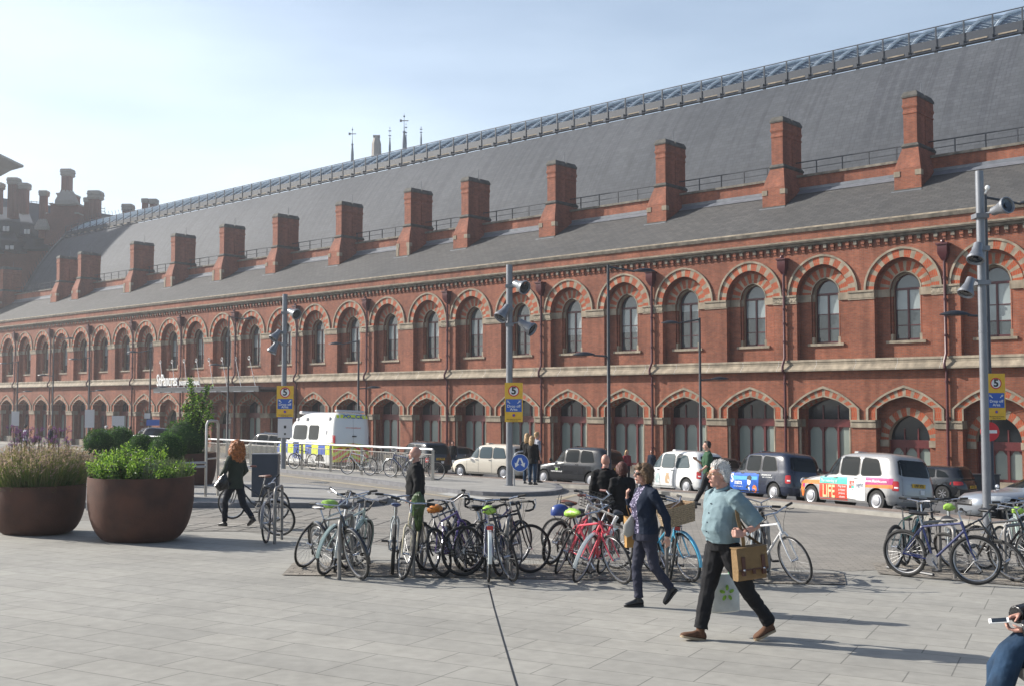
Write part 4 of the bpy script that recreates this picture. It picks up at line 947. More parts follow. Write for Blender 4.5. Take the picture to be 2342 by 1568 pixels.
def taxi(label,body,x,Y,head,ref=(-1.44,.76),plate='LP07 XTU',deco=None,glass='car_glass',lower=None):
    t=thing('taxi_cab',label,'taxi',group='taxis queuing along the kerb'); c=Car(TAXI,(1.45,-1.44),5.0,7.0)
    b=c.body('body',body,t)
    fr=MB();gm=MB()
    S=[[(.95,1.08),(.24,1.07),(.24,1.645),(.48,1.63)],[(.13,1.07),(-.64,1.07),(-.64,1.65),(.13,1.65)],[(-.76,1.07),(-1.60,1.10),(-1.40,1.60),(-.76,1.65)]]
    for sd_ in (1,-1):
        for q_ in S:
            cx=sum(p[0] for p in q_)/4; cz=sum(p[1] for p in q_)/4
            c.side(fr,[(cx+(p[0]-cx)*1.08,cz+(p[1]-cz)*1.08) for p in q_],.004,0,sd_,rnd=1)
    fr.build('window_frames',['black'],b)
    for q_ in S:
        g_=MB(); c.side(g_,q_,.009,0,1,rnd=1); g_.build('side_window',[glass],b)
        g_=MB(); c.side(g_,q_,.009,0,-1,rnd=1); g_.build('side_window',[glass],b)
    g_=MB(); c.end(g_,[(-.68,1.12),(.68,1.12),(.60,1.62),(-.60,1.62)],False,.007,rnd=1); g_.build('rear_window',['car_glass'],b)
    g_=MB(); c.end(g_,[(-.70,1.12),(.70,1.12),(.60,1.60),(-.60,1.60)],True,.007,rnd=1); g_.build('windscreen',['car_glass'],b)
    l=MB()
    for sd_ in (1,-1):
        for a in ((.98,.33,.98,1.05),(.19,.30,.19,1.64),(-.68,.30,-.68,1.0),(-.68,1.0,-.70,1.62),(.98,.33,.19,.30),(.19,.30,-.60,.30),(2.0,.80,1.0,1.0)): c.sline(l,*a,sd_=sd_)
    c.end(l,[(-.66,.55),(-.655,.55),(-.60,1.09),(-.605,1.09)]); c.end(l,[(.66,.55),(.655,.55),(.60,1.09),(.605,1.09)]); c.end(l,[(-.66,.54),(.66,.54),(.66,.552),(-.66,.552)])
    l.build('panel_gaps',['black'],b)
    l=MB()
    for sd_ in (1,-1):
        for xx in (.33,-.55): l.box(xx-.08,sd_*(c.sy(xx,.98)+.0),.965,xx+.08,sd_*(c.sy(xx,.98)+.035),.995)
        yy=sd_*(c.sy(-1.95,.85)+.003); 
    l.build('door_handles',['chrome'],b)
    if lower:
        l=MB()
        for sd_ in (1,-1): c.side(l,[(1.0,.24),(-1.0,.24),(-1.0,.34),(1.0,.34)],.006,0,sd_)
        l.build('sill',[lower],b)
    # lamps, bumper, plate, mirrors, roof sign
    for sd_ in (1,-1):
        l=MB(); c.end(l,[(sd_*.74,.66),(sd_*.835,.66),(sd_*.82,.96),(sd_*.72,.96)],False,.008,n=6,rnd=1); c.end(l,[(sd_*.75,.74),(sd_*.81,.74),(sd_*.805,.79),(sd_*.745,.79)],False,.011,1,n=3); l.build('tail_lamp',['tail_red','white_paint'],b)
        l=MB(); l.sph((2.10,sd_*.62,.78),.12,12,0,(.5,1,1)); l.build('headlight',['head_lamp'],b,smooth=True)
        m_=MB(); m_.sph((.93,sd_*1.0,1.14),.10,10,0,(.55,.8,.85)); m_.tube([(.93,sd_*.84,1.09),(.93,sd_*.95,1.12)],.025,6); m_.build('wing_mirror',['black'],b,smooth=True)
    bp=MB()
    for z0,z1,o in ((.34,.52,.05),):
        c.end(bp,[(-.86,z0),(.86,z0),(.86,z1),(-.86,z1)],False,o); c.end(bp,[(-.84,z0),(.84,z0),(.84,z1),(-.84,z1)],True,o)
        for a in (-1,1):
            c.end(bp,[(-.86,z1),(.86,z1),(.86,z1+.004),(-.86,z1+.004)],a>0,o)
    bp.build('bumper',[body],b,smooth=40)
    p=MB(); p.box(c.ex(0,.86,False)-.03,-.27,.80,c.ex(0,.86,False)-.01,.27,.92,0); text(p,plate,.115,Matrix.Translation((c.ex(0,.86,False)-.033,0,.86))@Matrix.Rotation(R(-90),4,'Z')@Matrix.Rotation(R(90),4,'X'),1,xs=.8,bold=.003)
    p.box(c.ex(-.1,.66,False)-.03,-.2,.60,c.ex(-.1,.66,False)-.005,-.04,.74,2)
    p.build('number_plate',['plate_yellow','sign_black','white_paint'],b)
    rs=MB(); rs.bevbox(.02,-.22,1.76,.22,.22,1.86,.02); rs.build('roof_sign',[body],b)
    rs=MB(); rs.tube([(-1.5,0,1.78),(-1.62,0,1.95)],.006,4); rs.build('aerial',['black'],b)
    c.wheels(t)
    if deco: deco(c,b)
    place(t,ref,x,Y,head); return t
def deco_life(c,b):
    d=MB(); # 0 orange 1 teal 2 red 3 magenta 4 white 5 cream 6 dark
    c.side(d,[(2.12,.30),(1.80,.30),(1.80,.84),(2.05,.80)],.004,0)
    c.side(d,[(1.80,.72),(1.03,.72),(1.03,.86),(1.80,.84)],.004,0); c.side(d,[(1.92,.60),(1.80,.60),(1.80,.72),(1.92,.72)],.0045,3)
    c.side(d,[(1.03,.64),(-.22,.62),(-.22,1.0),(1.03,.97)],.0046,1); c.side(d,[(1.03,.26),(-.22,.26),(-.22,.76),(1.03,.76)],.005,2)
    c.side(d,[(-.22,.28),(-.98,.30),(-.98,1.0),(-.22,1.0)],.005,4)
    c.side(d,[(-.98,.80),(-2.02,.84),(-2.05,1.03),(-.98,1.04)],.005,3); c.side(d,[(-.98,.72),(-2.05,.72),(-2.04,.84),(-.98,.80)],.005,0)
    c.side(d,[(-.30,.66),(-.52,.66),(-.52,.90),(-.30,.90)],.006,2); c.side(d,[(-.40,.66),(-.52,.66),(-.52,.74),(-.40,.74)],.0065,1)
    c.stext(d,'The meaning of',.14,.60,.85,4,xs=.85,off=.016); c.stext(d,'LIFE',.56,.60,.50,5,xs=.60,bold=.014,off=.016)
    for i,w_ in enumerate(('Plug down','a smarter','pensions','solution')): c.stext(d,w_,.10,.0,.70-i*.11,4,xs=.8,off=.016)
    c.stext(d,'Life',.17,-.42,.80,4,xs=.8,off=.016); c.stext(d,'Sight',.19,-.74,.78,6,xs=.9,off=.016); c.stext(d,'www.lifesight.com',.115,-1.42,.92,4,off=.02,bold=.002)
    c.stext(d,'Engineer tomorrow',.05,-.6,.62,6); c.stext(d,'Today',.05,-.42,.52,6)
    for (n_,co) in (('ad_orange',(.75,.19,.03)),('ad_teal',(.06,.45,.38)),('ad_red',(.70,.06,.03)),('ad_magenta',(.42,.02,.16)),('ad_cream',(.68,.56,.30)),('ad_navy',(.03,.05,.12))): mat(n_,co,.3,coat=.5)
    d.build('advertisement',['ad_orange','ad_teal','ad_red','ad_magenta','white_paint','ad_cream','ad_navy'],b)
def deco_blue(c,b):
    mat('ad_blue',(.01,.09,.42),.3,coat=.5,noise=.5,nscale=2.5); mat('ad_sky',(.10,.38,.62),.3,coat=.5)
    d=MB(); c.side(d,[(1.05,.26),(-.62,.26),(-.62,.98),(1.05,.98)],.005,0); c.side(d,[(.9,.70),(-.55,.74),(-.55,.86),(.9,.86)],.006,1)
    # a plain man in a cap, and a roundel
    def blob(pts,m,off): 
        d.add([(x,c.sy(x,z)+off,z) for x,z in pts],[tuple(range(len(pts)))],m)
    E_=lambda cx,cz,rx,rz_,n=16:[(cx+rx*math.cos(2*PI*k/n),cz+rz_*math.sin(2*PI*k/n)) for k in range(n)]
    blob([(.16,.28),(-.34,.28),(-.30,.46),(-.14,.56),(-.02,.56),(.10,.44)],4,.008); blob(E_(-.08,.66,.10,.14),2,.009); blob([(-.02,.45),(-.12,.45),(-.10,.30)],2,.0095); blob([(.06,.74),(-.20,.70),(-.24,.82),(-.12,.90),(.02,.86)],4,.0105)
    blob(E_(-.40,.40,.13,.14),3,.008); c.stext(d,'2 FOR 1',.06,-.40,.40,2,off=.012)
    c.stext(d,'S',.46,.92,.76,2,off=.01,bold=.012,xs=.8); c.stext(d,'inatra',.24,.55,.62,2,off=.01,bold=.004,xs=.8); c.stext(d,'AT THE PALLADIUM',.06,.55,.46,2,off=.01)
    c.stext(d,'BOOKING NOW',.07,-1.05,.93,2,off=.01,bold=.002); c.stext(d,'10 JULY - 10 OCTOBER 2015',.045,-1.1,.85,2,off=.01,bold=.001)
    d.build('advertisement',['ad_blue','ad_sky','white_paint','ad_orange','sign_black'],b)
def deco_vase(c,b):
    mat('vase_tan',(.50,.34,.20),.4); mat('vase_blue',(.42,.52,.52),.4)
    d=MB()
    for cx,m in ((.35,1),(-.28,0)):
        pr=[(.10,0),(.14,.12),(.13,.26),(.07,.36),(.10,.42)]
        P_=[(cx+r,.42+z) for r,z in pr]+[(cx-r,.42+z) for r,z in reversed(pr)]
        d.add([(x,c.sy(x,z)+.006,z) for x,z in P_],[tuple(range(len(P_)))],m)
    d.build('advertisement',['vase_tan','vase_blue'],b)
def deco_logo(c,b):
    d=MB(); c.stext(d,'mytaxicab.co.uk',.11,.62,.64,0,bold=.002); c.stext(d,'+ Access  18',.07,.62,.82,0)
    c.side(d,[(.70,.68),(.55,.68),(.55,.78),(.70,.78)],.006,1); d.build('door_lettering',['white_paint','ad_green'],b)
mat('ad_green',(.25,.4,.12),.4); mat('ad_orange',(.75,.19,.03),.3)
paint('paint_silver',(.36,.355,.35),.25,.3); paint('paint_black',(.010,.011,.014)); paint('paint_navy',(.012,.018,.04)); paint('paint_white',(.72,.72,.70)); paint('paint_cream',(.66,.60,.50)); paint('paint_grey',(.07,.08,.09),.4); paint('paint_lightsilver',(.36,.39,.43),.5,.28)
taxi('silver cab with a bright orange, teal and red LIFE advertisement on its side','paint_silver',2003,33.8,27,deco=deco_life,plate='LP07 XTU')
taxi('dark blue black cab with a blue Sinatra advertisement on its doors','paint_navy',1769,40.2,27,deco=deco_blue,plate='YB04 UEJ')
taxi('white cab with two pale painted vases on its doors','paint_white',1570,45.6,33,deco=deco_vase,plate='LX55 BKA',glass='car_glass_light')
taxi('charcoal black cab with small white and green door lettering, behind the bald man in black','paint_black',1352,49.6,46,deco=deco_logo,plate='LR09 KWD')
taxi('cream beige cab behind the grey mast with the central speed sign','paint_cream',1153,57.5,54,plate='LB59 TNF',glass='car_glass_light')
taxi('black cab seen from behind with a yellow plate, just past the end of the railing','paint_black',964,62.5,34,plate='LG02 PNO')
taxi('black cab with a bright roof half hidden by the round shrubs at the left','paint_black',392,73,-55,ref=(0,0),plate='LK08 HTE')
taxi('black cab roof visible over the railing behind the police van bonnet','paint_black',612,64,60,ref=(0,0),plate='LN10 ABX')
# ordinary cars
CAR=[(.20,2.02,-2.05,.78),(.28,2.16,-2.18,.84),(.48,2.2,-2.22,.87),(.62,2.16,-2.2,.875),(.74,2.0,-2.16,.87),(.82,1.62,-2.12,.86),(.88,1.2,-2.06,.85),(.94,.92,-1.98,.83),(1.15,.52,-1.75,.75),(1.30,.2,-1.5,.68),(1.38,-.02,-1.28,.60),(1.43,-.25,-1.0,.45),(1.45,-.45,-.8,.2)]
ESTATE=[r if r[0]<.9 else (r[0],r[1],min(r[2],-2.12+(r[0]-.9)*.55),r[3]) for r in CAR]
def car(label,body,x,Y,head,tab=CAR,ref=(0,0),plate='LM57 OJD',p=4.5):
    t=thing('parked_car',label,'car'); c=Car(tab,(1.32,-1.33),3.2,p,rw=.315,wy=.76); b=c.body('body',body,t)
    fr=MB()
    S=[[(.72,.96),(-.08,.96),(-.08,1.34),(.20,1.33)],[(-.16,.96),(-.98,.97),(-.92,1.33),(-.16,1.34)],[(-1.05,.98),(-1.62,1.0),(-1.36,1.22),(-1.0,1.30)]]
    for sd_ in (1,-1):
        for q_ in S:
            g_=MB(); c.side(g_,q_,.006,0,sd_,rnd=1); g_.build('side_window',['car_glass'],b)
        for a in ((.80,.30,.86,.92),(-.12,.28,-.12,.94),(-.98,.5,-1.02,.94),(.80,.30,-.8,.28)): c.sline(fr,*a,sd_=sd_)
        l=MB(); c.end(l,[(sd_*.56,.60),(sd_*.80,.60),(sd_*.78,.74),(sd_*.50,.70)],True,.01,n=5,rnd=1); l.build('headlight',['head_lamp'],b)
        l=MB(); c.end(l,[(sd_*.56,.70),(sd_*.82,.68),(sd_*.80,.84),(sd_*.56,.84)],False,.01,n=5,rnd=1); l.build('tail_lamp',['tail_red'],b)
        m_=MB(); m_.sph((.72,sd_*.93,.98),.09,8,0,(.6,.9,.7)); m_.build('wing_mirror',[body],b,smooth=True)
    fr.build('panel_gaps',['black'],b)
    g_=MB(); c.end(g_,[(-.64,.98),(.64,.98),(.54,1.34),(-.54,1.34)],True,.006,rnd=1); g_.build('windscreen',['car_glass'],b)
    g_=MB(); c.end(g_,[(-.6,1.0),(.6,1.0),(.5,1.32),(-.5,1.32)],False,.006,rnd=1); g_.build('rear_window',['car_glass'],b)
    g_=MB(); c.end(g_,[(-.35,.44),(.35,.44),(.35,.60),(-.35,.60)],True,.006); g_.build('grille',['black'],b)
    p_=MB(); xx=c.ex(0,.56,False)-.012; p_.box(xx-.01,-.26,.56,xx,.26,.67,0); text(p_,plate,.1,Matrix.Translation((xx-.013,0,.615))@Matrix.Rotation(R(-90),4,'Z')@Matrix.Rotation(R(90),4,'X'),1,xs=.8); p_.build('number_plate',['plate_yellow','sign_black'],b)
    c.wheels(t,style=1); place(t,ref,x,Y,head); return t
car('silver saloon car nosing in from the right edge behind the bicycles','paint_lightsilver',2305,27.4,97,ref=(1.32,.76))
car('glossy black hatchback beyond the silver cab with the LIFE advertisement','paint_black',2126,47,40,ref=(-.4,0),tab=ESTATE)
car('grey car glimpsed between the white cab and the dark blue cab','paint_grey',1668,54,-60,ref=(0,0))
car('dark estate car between the black cab and the cream cab','paint_grey',1066,72,-62,ref=(0,0),tab=ESTATE)
# police van
VAN=[(.28,2.78,-2.72,.90),(.38,2.88,-2.80,.96),(.9,2.90,-2.82,.985),(1.08,2.80,-2.82,.985),(1.18,2.55,-2.82,.98),(1.27,2.25,-2.81,.975),(1.33,2.10,-2.81,.97),(1.7,1.82,-2.78,.94),(1.98,1.60,-2.75,.92),(2.15,1.40,-2.73,.90),(2.35,.95,-2.70,.87),(2.48,.55,-2.66,.83),(2.56,.2,-2.58,.76),(2.60,-.2,-2.4,.6),(2.62,-.5,-2.1,.3)]
def police_van():
    t=thing('police_van','white police van with blue and yellow checks and a chevron tail','van'); c=Car(VAN,(1.75,-1.65),4.5,14,rw=.35,wy=.86)
    b=c.body('body','paint_white',t)
    mat('police_blue',(.02,.08,.42),.3,coat=.4); mat('police_yellow',(.72,.80,.03),.3,coat=.4); mat('chevron_red',(.80,.08,.03),.35)
    d=MB(); xs_=[2.55,2.15,1.70,1.25,.72,.18,-.35,-.92,-1.5,-2.1,-2.7]
    for i,(a,e) in enumerate(zip(xs_,xs_[1:])):
        for k,(z0,z1) in enumerate(((.86,1.22),)):
            c.side(d,[(a,z0-.12),(e,z0-.12),(e,z1+.04),(a,z1+.04)],.006,(i+k)%2)
    c.stext(d,'POLICE',.24,.35,.58,0,bold=.01,xs=1.2); c.stext(d,'POLICE',.13,-1.95,2.35,0) if 0 else None
    c.end(d,[(-.8,2.36),(.8,2.36),(.78,2.52),(-.78,2.52)],False,.008,1); c.etext(d,'POLICE',.21,0,2.435,2,bold=.008,xs=1.45,off=.014)
    c.etext(d,'www.met.police.uk',.10,0,1.95,3,off=.01); c.etext(d,'4 x 4',.07,-.55,1.3,3,off=.01) if 0 else None
    # chevrons on the doors
    n_=7
    for sd_ in (1,-1):
        for k in range(9):
            z0=.42+k*.17-.45; pts=[]
            a0,a1=z0,z0+.17
            lo,hi=.42,1.28
            P_=[(0,a0+.32),(.93,a0-.32),(.93,a1-.32),(0,a1+.32)]
            P_=[(y,min(hi,max(lo,z))) for y,z in P_]
            if P_[3][1]-P_[0][1]<.005 and P_[2][1]-P_[1][1]<.005: continue
            c.end(d,[(sd_*y,z) for y,z in P_],False,.007,3 if k%2 else 1,n=10)
    c.side(d,[(-2.02,1.62),(-2.16,1.62),(-2.16,1.80),(-2.02,1.80)],.006,4)
    d.build('livery',['police_blue','police_yellow','police_blue','chevron_red','steel_grey'],b)
    w_=MB()
    for sd_ in (1,-1):
        for q_ in ([(1.95,1.36),(1.15,1.33),(1.15,1.92),(1.60,1.95)],[(.88,1.36),(-.38,1.36),(-.38,2.02),(.88,2.02)],[(-.55,1.38),(-1.42,1.38),(-1.42,2.02),(-.55,2.02)]):
            g_=MB(); c.side(g_,q_,.007,0,sd_,rnd=1); g_.build('side_window',['car_glass'],b)
        for a in ((1.05,.5,1.05,2.0),(-.45,.5,-.45,2.05),(-.50,1.36,-1.6,1.36),(-1.62,.9,-1.62,2.05)): c.sline(w_,*a,sd_=sd_)
        l=MB(); c.end(l,[(sd_*.88,1.25),(sd_*.955,1.25),(sd_*.95,1.6),(sd_*.88,1.6)],False,.01,n=3); l.build('tail_lamp',['tail_red'],b)
        m_=MB(); m_.bevbox(1.85,sd_*1.08-.08,1.35,1.98,sd_*1.08+.08,1.72,.02); m_.tube([(1.9,sd_*.95,1.5),(1.9,sd_*1.05,1.5)],.03,5); m_.build('wing_mirror',['black'],b)
        m_=MB(); m_.bevbox(-.35,sd_*.9-.06,2.22,-.15,sd_*.9+.06,2.36,.02); m_.bevbox(-2.3,sd_*.88-.06,2.25,-2.1,sd_*.88+.06,2.4,.02); m_.bevbox(.55,sd_*.86-.06,2.2,.72,sd_*.86+.06,2.32,.02); m_.build('side_lamp',['pale_sign'],b)
        l=MB(); c.end(l,[(sd_*.6,.85),(sd_*.9,.85),(sd_*.85,1.05),(sd_*.6,1.05)],True,.01,n=4); l.build('headlight',['head_lamp'],b)
    c.end(w_,[(-.004,.42),(.004,.42),(.004,2.35),(-.004,2.35)],False,.012,n=10); w_.box(-2.86,-.13,1.55,-2.79,.05,1.6)
    w_.build('panel_gaps',['black'],b)
    g_=MB(); c.end(g_,[(-.80,1.36),(.80,1.36),(.72,2.0),(-.72,2.0)],True,.007,rnd=1); g_.build('windscreen',['car_glass'],b)
    l=MB(); l.bevbox(.75,-.62,2.52,1.0,.62,2.66,.03); l.bevbox(-2.5,-.72,2.62,-2.32,.72,2.72,.03); l.build('light_bar',['pale_sign'],b)
    l=MB(); c.end(l,[(-.9,.30),(.9,.30),(.9,.44),(-.9,.44)],False,.05); c.side(l,[(2.6,.34),(-2.6,.34),(-2.6,.44),(2.6,.44)],.008,1); l.build('bumper',['under','white_paint'],b)
    p_=MB(); p_.box(-2.87,.12,1.05,-2.84,.62,1.17); p_.build('number_plate',['plate_yellow'],b)
    c.wheels(t,style=1); place(t,(-1.65,.86),737,48.5,40,sink=-.0); return t
police_van()
# ---------------- bicycles ----------------
mat('saddle_black',(.02,.02,.022),.45); mat('saddle_brown',(.12,.04,.02),.45); mat('lime_cover',(.30,.50,.07),.35,noise=.12,nscale=14,bump=.5,bscale=30); mat('orange_cover',(.55,.18,.02),.5,noise=.15,nscale=14)
mat('grip_black',(.015,.015,.015),.7); mat('grip_brown',(.14,.04,.03),.6); mat('rim',(.42,.42,.43),.35,metal=.8); mat('rim_black',(.03,.03,.03),.35); mat('spoke',(.28,.28,.28),.45,metal=.7)
mat('chrome_part',(.5,.5,.52),.25,metal=.9); mat('wicker',(.36,.27,.17),.8,noise=.4,nscale=60,bump=1,bscale=60); mat('wicker_dark',(.16,.09,.045),.8,noise=.4,nscale=60)
mat('bar_tape_white',(.62,.58,.52),.6)
for n_,c_ in dict(f_silver=(.52,.56,.56),f_white=(.75,.75,.75),f_black=(.015,.015,.017),f_teal=(.02,.07,.08),f_pink=(.72,.09,.12),f_blue=(.10,.42,.62),f_navy=(.02,.035,.12),f_purple=(.10,.05,.22),f_cream=(.55,.48,.33),f_tan=(.20,.15,.12),f_royal=(.012,.02,.10),f_grey=(.12,.12,.13),f_red=(.5,.02,.02),f_palegreen=(.42,.52,.48)).items(): mat(n_,c_,.25,coat=.6,metal=.1)
BC={}
def cache(key,fn):
    if key not in BC: BC[key]=fn()
    return BC[key]
def ob(name,me,parent,mats=None,Mx=None):
    o=bpy.data.objects.new(name,me); COL.objects.link(o); o.parent=parent
    if Mx is not None: o.matrix_local=Mx
    if mats:
        for i,m_ in enumerate(mats):
            if i<len(o.material_slots): o.material_slots[i].link='OBJECT'; o.material_slots[i].material=M[m_]
    return o
def wheel_me(r,tw):
    def f():
        t=MB(); t.tube([((r-tw)*math.cos(2*PI*k/40),0,(r-tw)*math.sin(2*PI*k/40)) for k in range(40)],tw,7,0,closed=True); return t.mesh('tyre',['tyre'],True)
    return cache(('t',r,tw),f)
def rim_me(r,tw):
    def f():
        t=MB(); q_=r-2*tw-.004
        t.tube([(q_*math.cos(2*PI*k/40),0,q_*math.sin(2*PI*k/40)) for k in range(40)],.011,5,0,closed=True)
        t.tube([(0,-.045,0),(0,.045,0)],.018,8,1)
        for k in range(28):
            a=2*PI*k/28; s=.03 if k%2 else -.03; b_=a+(.35 if k%4<2 else -.35)
            t.tube([(.018*math.cos(b_),s,.018*math.sin(b_)),(q_*math.cos(a),0,q_*math.sin(a))],.0016,3,2,cap=False)
        return t.mesh('rim',['rim','chrome_part','spoke'])
    return cache(('r',r,tw),f)
def T(mb,a,b_,r,m=0,n=8): mb.tube([a,b_],r,n,m)
def bicycle(label,x,y,ref,head,lean=0,steer=0,frame='f_black',kind='diamond',bars='flat',tw=.018,rimm='rim',saddle='saddle_black',cover=None,guard=None,basket=None,rack=False,grip='grip_black',group='bicycles locked to the racks',size=1,Y=None,lift=0,bag=None):
    r=.34 if size==1 else .26
    t=thing('bicycle',label,'bicycle',group=group)
    wb=.52 if size==1 else .42
    RH=V(-wb,0,r);FH=V(wb,0,r);BB=V(-.09,0,.285 if size==1 else .25);SC=V(-.235,0,.76)*1;HT=V(.345,0,.86);HB=V(.39,0,.72);SD=V(-.275,0,.93)
    if size!=1: SC=V(-.2,0,.52);HT=V(.27,0,.66);HB=V(.3,0,.56);SD=V(-.24,0,.72)
    ax=(HT-HB).normalized(); SM=Matrix.Translation(HB)@Matrix.Rotation(R(steer),4,ax)@Matrix.Translation(-HB)
    def wheel(c,Mx):
        w_=ob('wheel',wheel_me(r,tw),t,None,Mx@Matrix.Translation(c)); rm_=ob('rim',rim_me(r,tw),w_,[rimm,'chrome_part','spoke'])
    wheel(RH,Matrix()); wheel(FH,SM)
    def fr():
        f=MB(); R_=.016
        if kind=='diamond': T(f,SC-V(0,0,.02),HT-V(0,0,.03),R_); T(f,BB,HB+V(0,0,.02),.019)
        else: T(f,BB+(SC-BB)*.45,HT-V(0,0,.06),R_*1.1); f.tube([BB,V(.05,0,.36) if size==1 else BB+V(.1,0,.08),HB+V(0,0,.02)],.019,8)
        T(f,BB,SC,.016); T(f,HB,HT,.021); 
        for s in (-1,1):
            f.tube([BB+V(-.03,s*.02,0),BB+V(-.12,s*.045,.01),RH+V(0,s*.055,0)],.010,6); f.tube([SC+V(0,s*.015,-.03),SC+V(-.05,s*.04,-.09),RH+V(0,s*.055,0)],.008,6)
        T(f,BB-V(0,.04,0),BB+V(0,.04,0),.022,1); return f.mesh('frame',['f_black','chrome_part'],True)
    ob('frame',cache(('fr',kind,size),fr),t,[frame,'chrome_part'])
    def fk():
        f=MB()
        for s in (-1,1): f.tube([HB+V(0,s*.03,-.01),HB+V(.02,s*.055,-.06),HB*.3+FH*.7+V(-.012,s*.055,0),FH+V(0,s*.055,0)],[.015,.014,.011,.008],6)
        f.tube([HB+V(0,-.045,-.02),HB+V(0,.045,-.02)],.016,6); T(f,HB,HB-V(0,0,.03),.018); return f.mesh('fork',['f_black'],True)
    ob('fork',cache(('fk',size),fk),t,[frame],SM)
    ST=HT+ax*.13
    def hb():
        f=MB(); f.tube([HT,ST],.013,8,0); c=ST+V(.07 if bars!='city' else .03,0,.01); f.tube([ST,c],.014,6,0)
        if bars=='flat':
            f.tube([c+V(-.03,-.29,.03),c+V(-.01,-.12,.02),c,c+V(-.01,.12,.02),c+V(-.03,.29,.03)],.0125,8,0)
            for s in (-1,1): f.tube([c+V(-.02,s*.19,.028),c+V(-.035,s*.31,.032)],.018,8,1); f.tube([c+V(.0,s*.17,.015),c+V(.035,s*.2,-.01),c+V(.04,s*.27,-.02)],.006,5,2)
        elif bars=='city':
            f.tube([c+V(-.20,-.28,.10),c+V(-.10,-.26,.10),c+V(.02,-.16,.06),c,c+V(.02,.16,.06),c+V(-.10,.26,.10),c+V(-.20,.28,.10)],.0115,8,0)
            for s in (-1,1): f.tube([c+V(-.10,s*.26,.10),c+V(-.23,s*.285,.10)],.018,8,1); f.tube([c+V(-.02,s*.2,.07),c+V(.0,s*.25,.05),c+V(-.1,s*.3,.05)],.005,5,2)
        else:
            for s in (-1,1): f.tube([c,c+V(0,s*.17,0),c+V(.02,s*.205,0),c+V(.09,s*.21,-.005),c+V(.115,s*.21,-.05),c+V(.09,s*.21,-.11),c+V(.02,s*.215,-.13),c+V(-.04,s*.22,-.13)],.0155,8,1); f.tube([c+V(.1,s*.21,0),c+V(.135,s*.205,.03),c+V(.14,s*.205,-.02),c+V(.12,s*.205,-.1)],.009,5,2)
        # cables
        for s in (-1,1): f.tube([c+V(.03,s*.15,.0),c+V(.10,s*.09,.02),c+V(.07,s*.03,-.12),HB+V(.02,s*.02,0)],.003,4,3)
        return f.mesh('handlebar',['chrome_part','grip_black','chrome_part','black'],True)
    ob('handlebar',cache(('hb',bars,size),hb),t,['chrome_part' if frame!='f_black' or bars=='city' else 'dark_metal',grip,'chrome_part' if bars!='flat' else 'black','black'],SM)
    def sd():
        f=MB(); T(f,SC-V(-.01,0,.05),SD-V(0,0,.03),.0135,1)
        rings=[]
        for xx,w_,h_,z in ((-.135,.02,.015,0),(-.13,.06,.03,.005),(-.09,.075,.035,.008),(-.03,.06,.035,.004),(.05,.032,.03,-.002),(.12,.02,.022,-.006),(.15,.008,.01,-.008)):
            rings.append([SD+V(xx,w_*math.cos(a*PI/5),z+(h_*.7 if math.sin(a*PI/5)>0 else h_)*math.sin(a*PI/5)) for a in range(10)])
        f.loft(rings,0); return f.mesh('saddle',['saddle_black','chrome_part'],True)
    so_=ob('saddle',cache(('sd',size),sd),t,[saddle,'chrome_part'])
    if cover:
        def cv():
            f=MB(); rings=[]
            for i,(xx,w_,h_) in enumerate(((-.155,.02,.02),(-.145,.07,.04),(-.10,.095,.055),(-.02,.08,.06),(.07,.055,.05),(.13,.04,.035),(.16,.01,.01))):
                rings.append([SD+V(xx,w_*math.cos(a*PI/6)*(1+.1*math.sin(a*5+i*2)),-.005+h_*math.sin(a*PI/6)*(1+.15*math.sin(a*3+i*3))) for a in range(12)])
            f.loft(rings,0); return f.mesh('saddle_cover',['lime_cover'],True)
        ob('saddle_cover',cache('cv',cv),t,[cover])
    def cr_():
        f=MB(); f.loft([[BB+V(.09*math.cos(2*PI*k/20),-yy,.09*math.sin(2*PI*k/20)) for k in range(20)] for yy in (.045,.050)],0); f.loft([[BB+V(.03*math.cos(2*PI*k/10),-yy,.03*math.sin(2*PI*k/10)) for k in range(10)] for yy in (.04,.065)],0)
        f.loft([[RH+V(.04*math.cos(2*PI*k/14),-yy,.04*math.sin(2*PI*k/14)) for k in range(14)] for yy in (.03,.05)],0)
        for s in (1,-1): f.tube([BB+V(0,-s*.06,0),BB+V(s*.10,-s*.075,-s*.13)],.011,6,0)
        for s in (1,-1): T(f,BB+V(0,-.048,s*.088),RH+V(0,-.048,s*.04),.005,1,4)
        f.tube([RH+V(0,-.05,0),RH+V(.02,-.055,-.09),RH+V(.05,-.055,-.13)],.012,5,1)
        return f.mesh('crankset',['chrome_part','black'],True)
    ck=ob('crankset',cache(('ck',size),cr_),t)
    def pd(): f=MB(); f.box(-.045,-.045,-.012,.045,.045,.012); return f.mesh('pedal',['black'])
    for s in (1,-1): ob('pedal',cache('pd',pd),ck,None,Matrix.Translation(BB+V(s*.10,-s*.13,-s*.13)))
    if guard:
        def gd(front):
            def g():
                f=MB(); c=V(0,0,0); rings=[]
                a0,a1=(R(20),R(190)) if not front else (R(-5),R(150)); n=16
                for i in range(n+1):
                    a=a0+(a1-a0)*i/n; q_=r+.022
                    rings.append([V((q_+dz)*math.cos(a),yy,(q_+dz)*math.sin(a)) for yy,dz in ((-.028,-.012),(-.018,.004),(.018,.004),(.028,-.012))])
                f.loft(rings,0,closed=False)
                return f.mesh('mudguard',['f_black'],True)
            return g
        ob('mudguard',cache(('mgr',r),gd(False)),t,[guard],Matrix.Translation(RH)); ob('mudguard',cache(('mgf',r),gd(True)),t,[guard],SM@Matrix.Translation(FH)@Matrix.Rotation(R(10),4,'Y'))
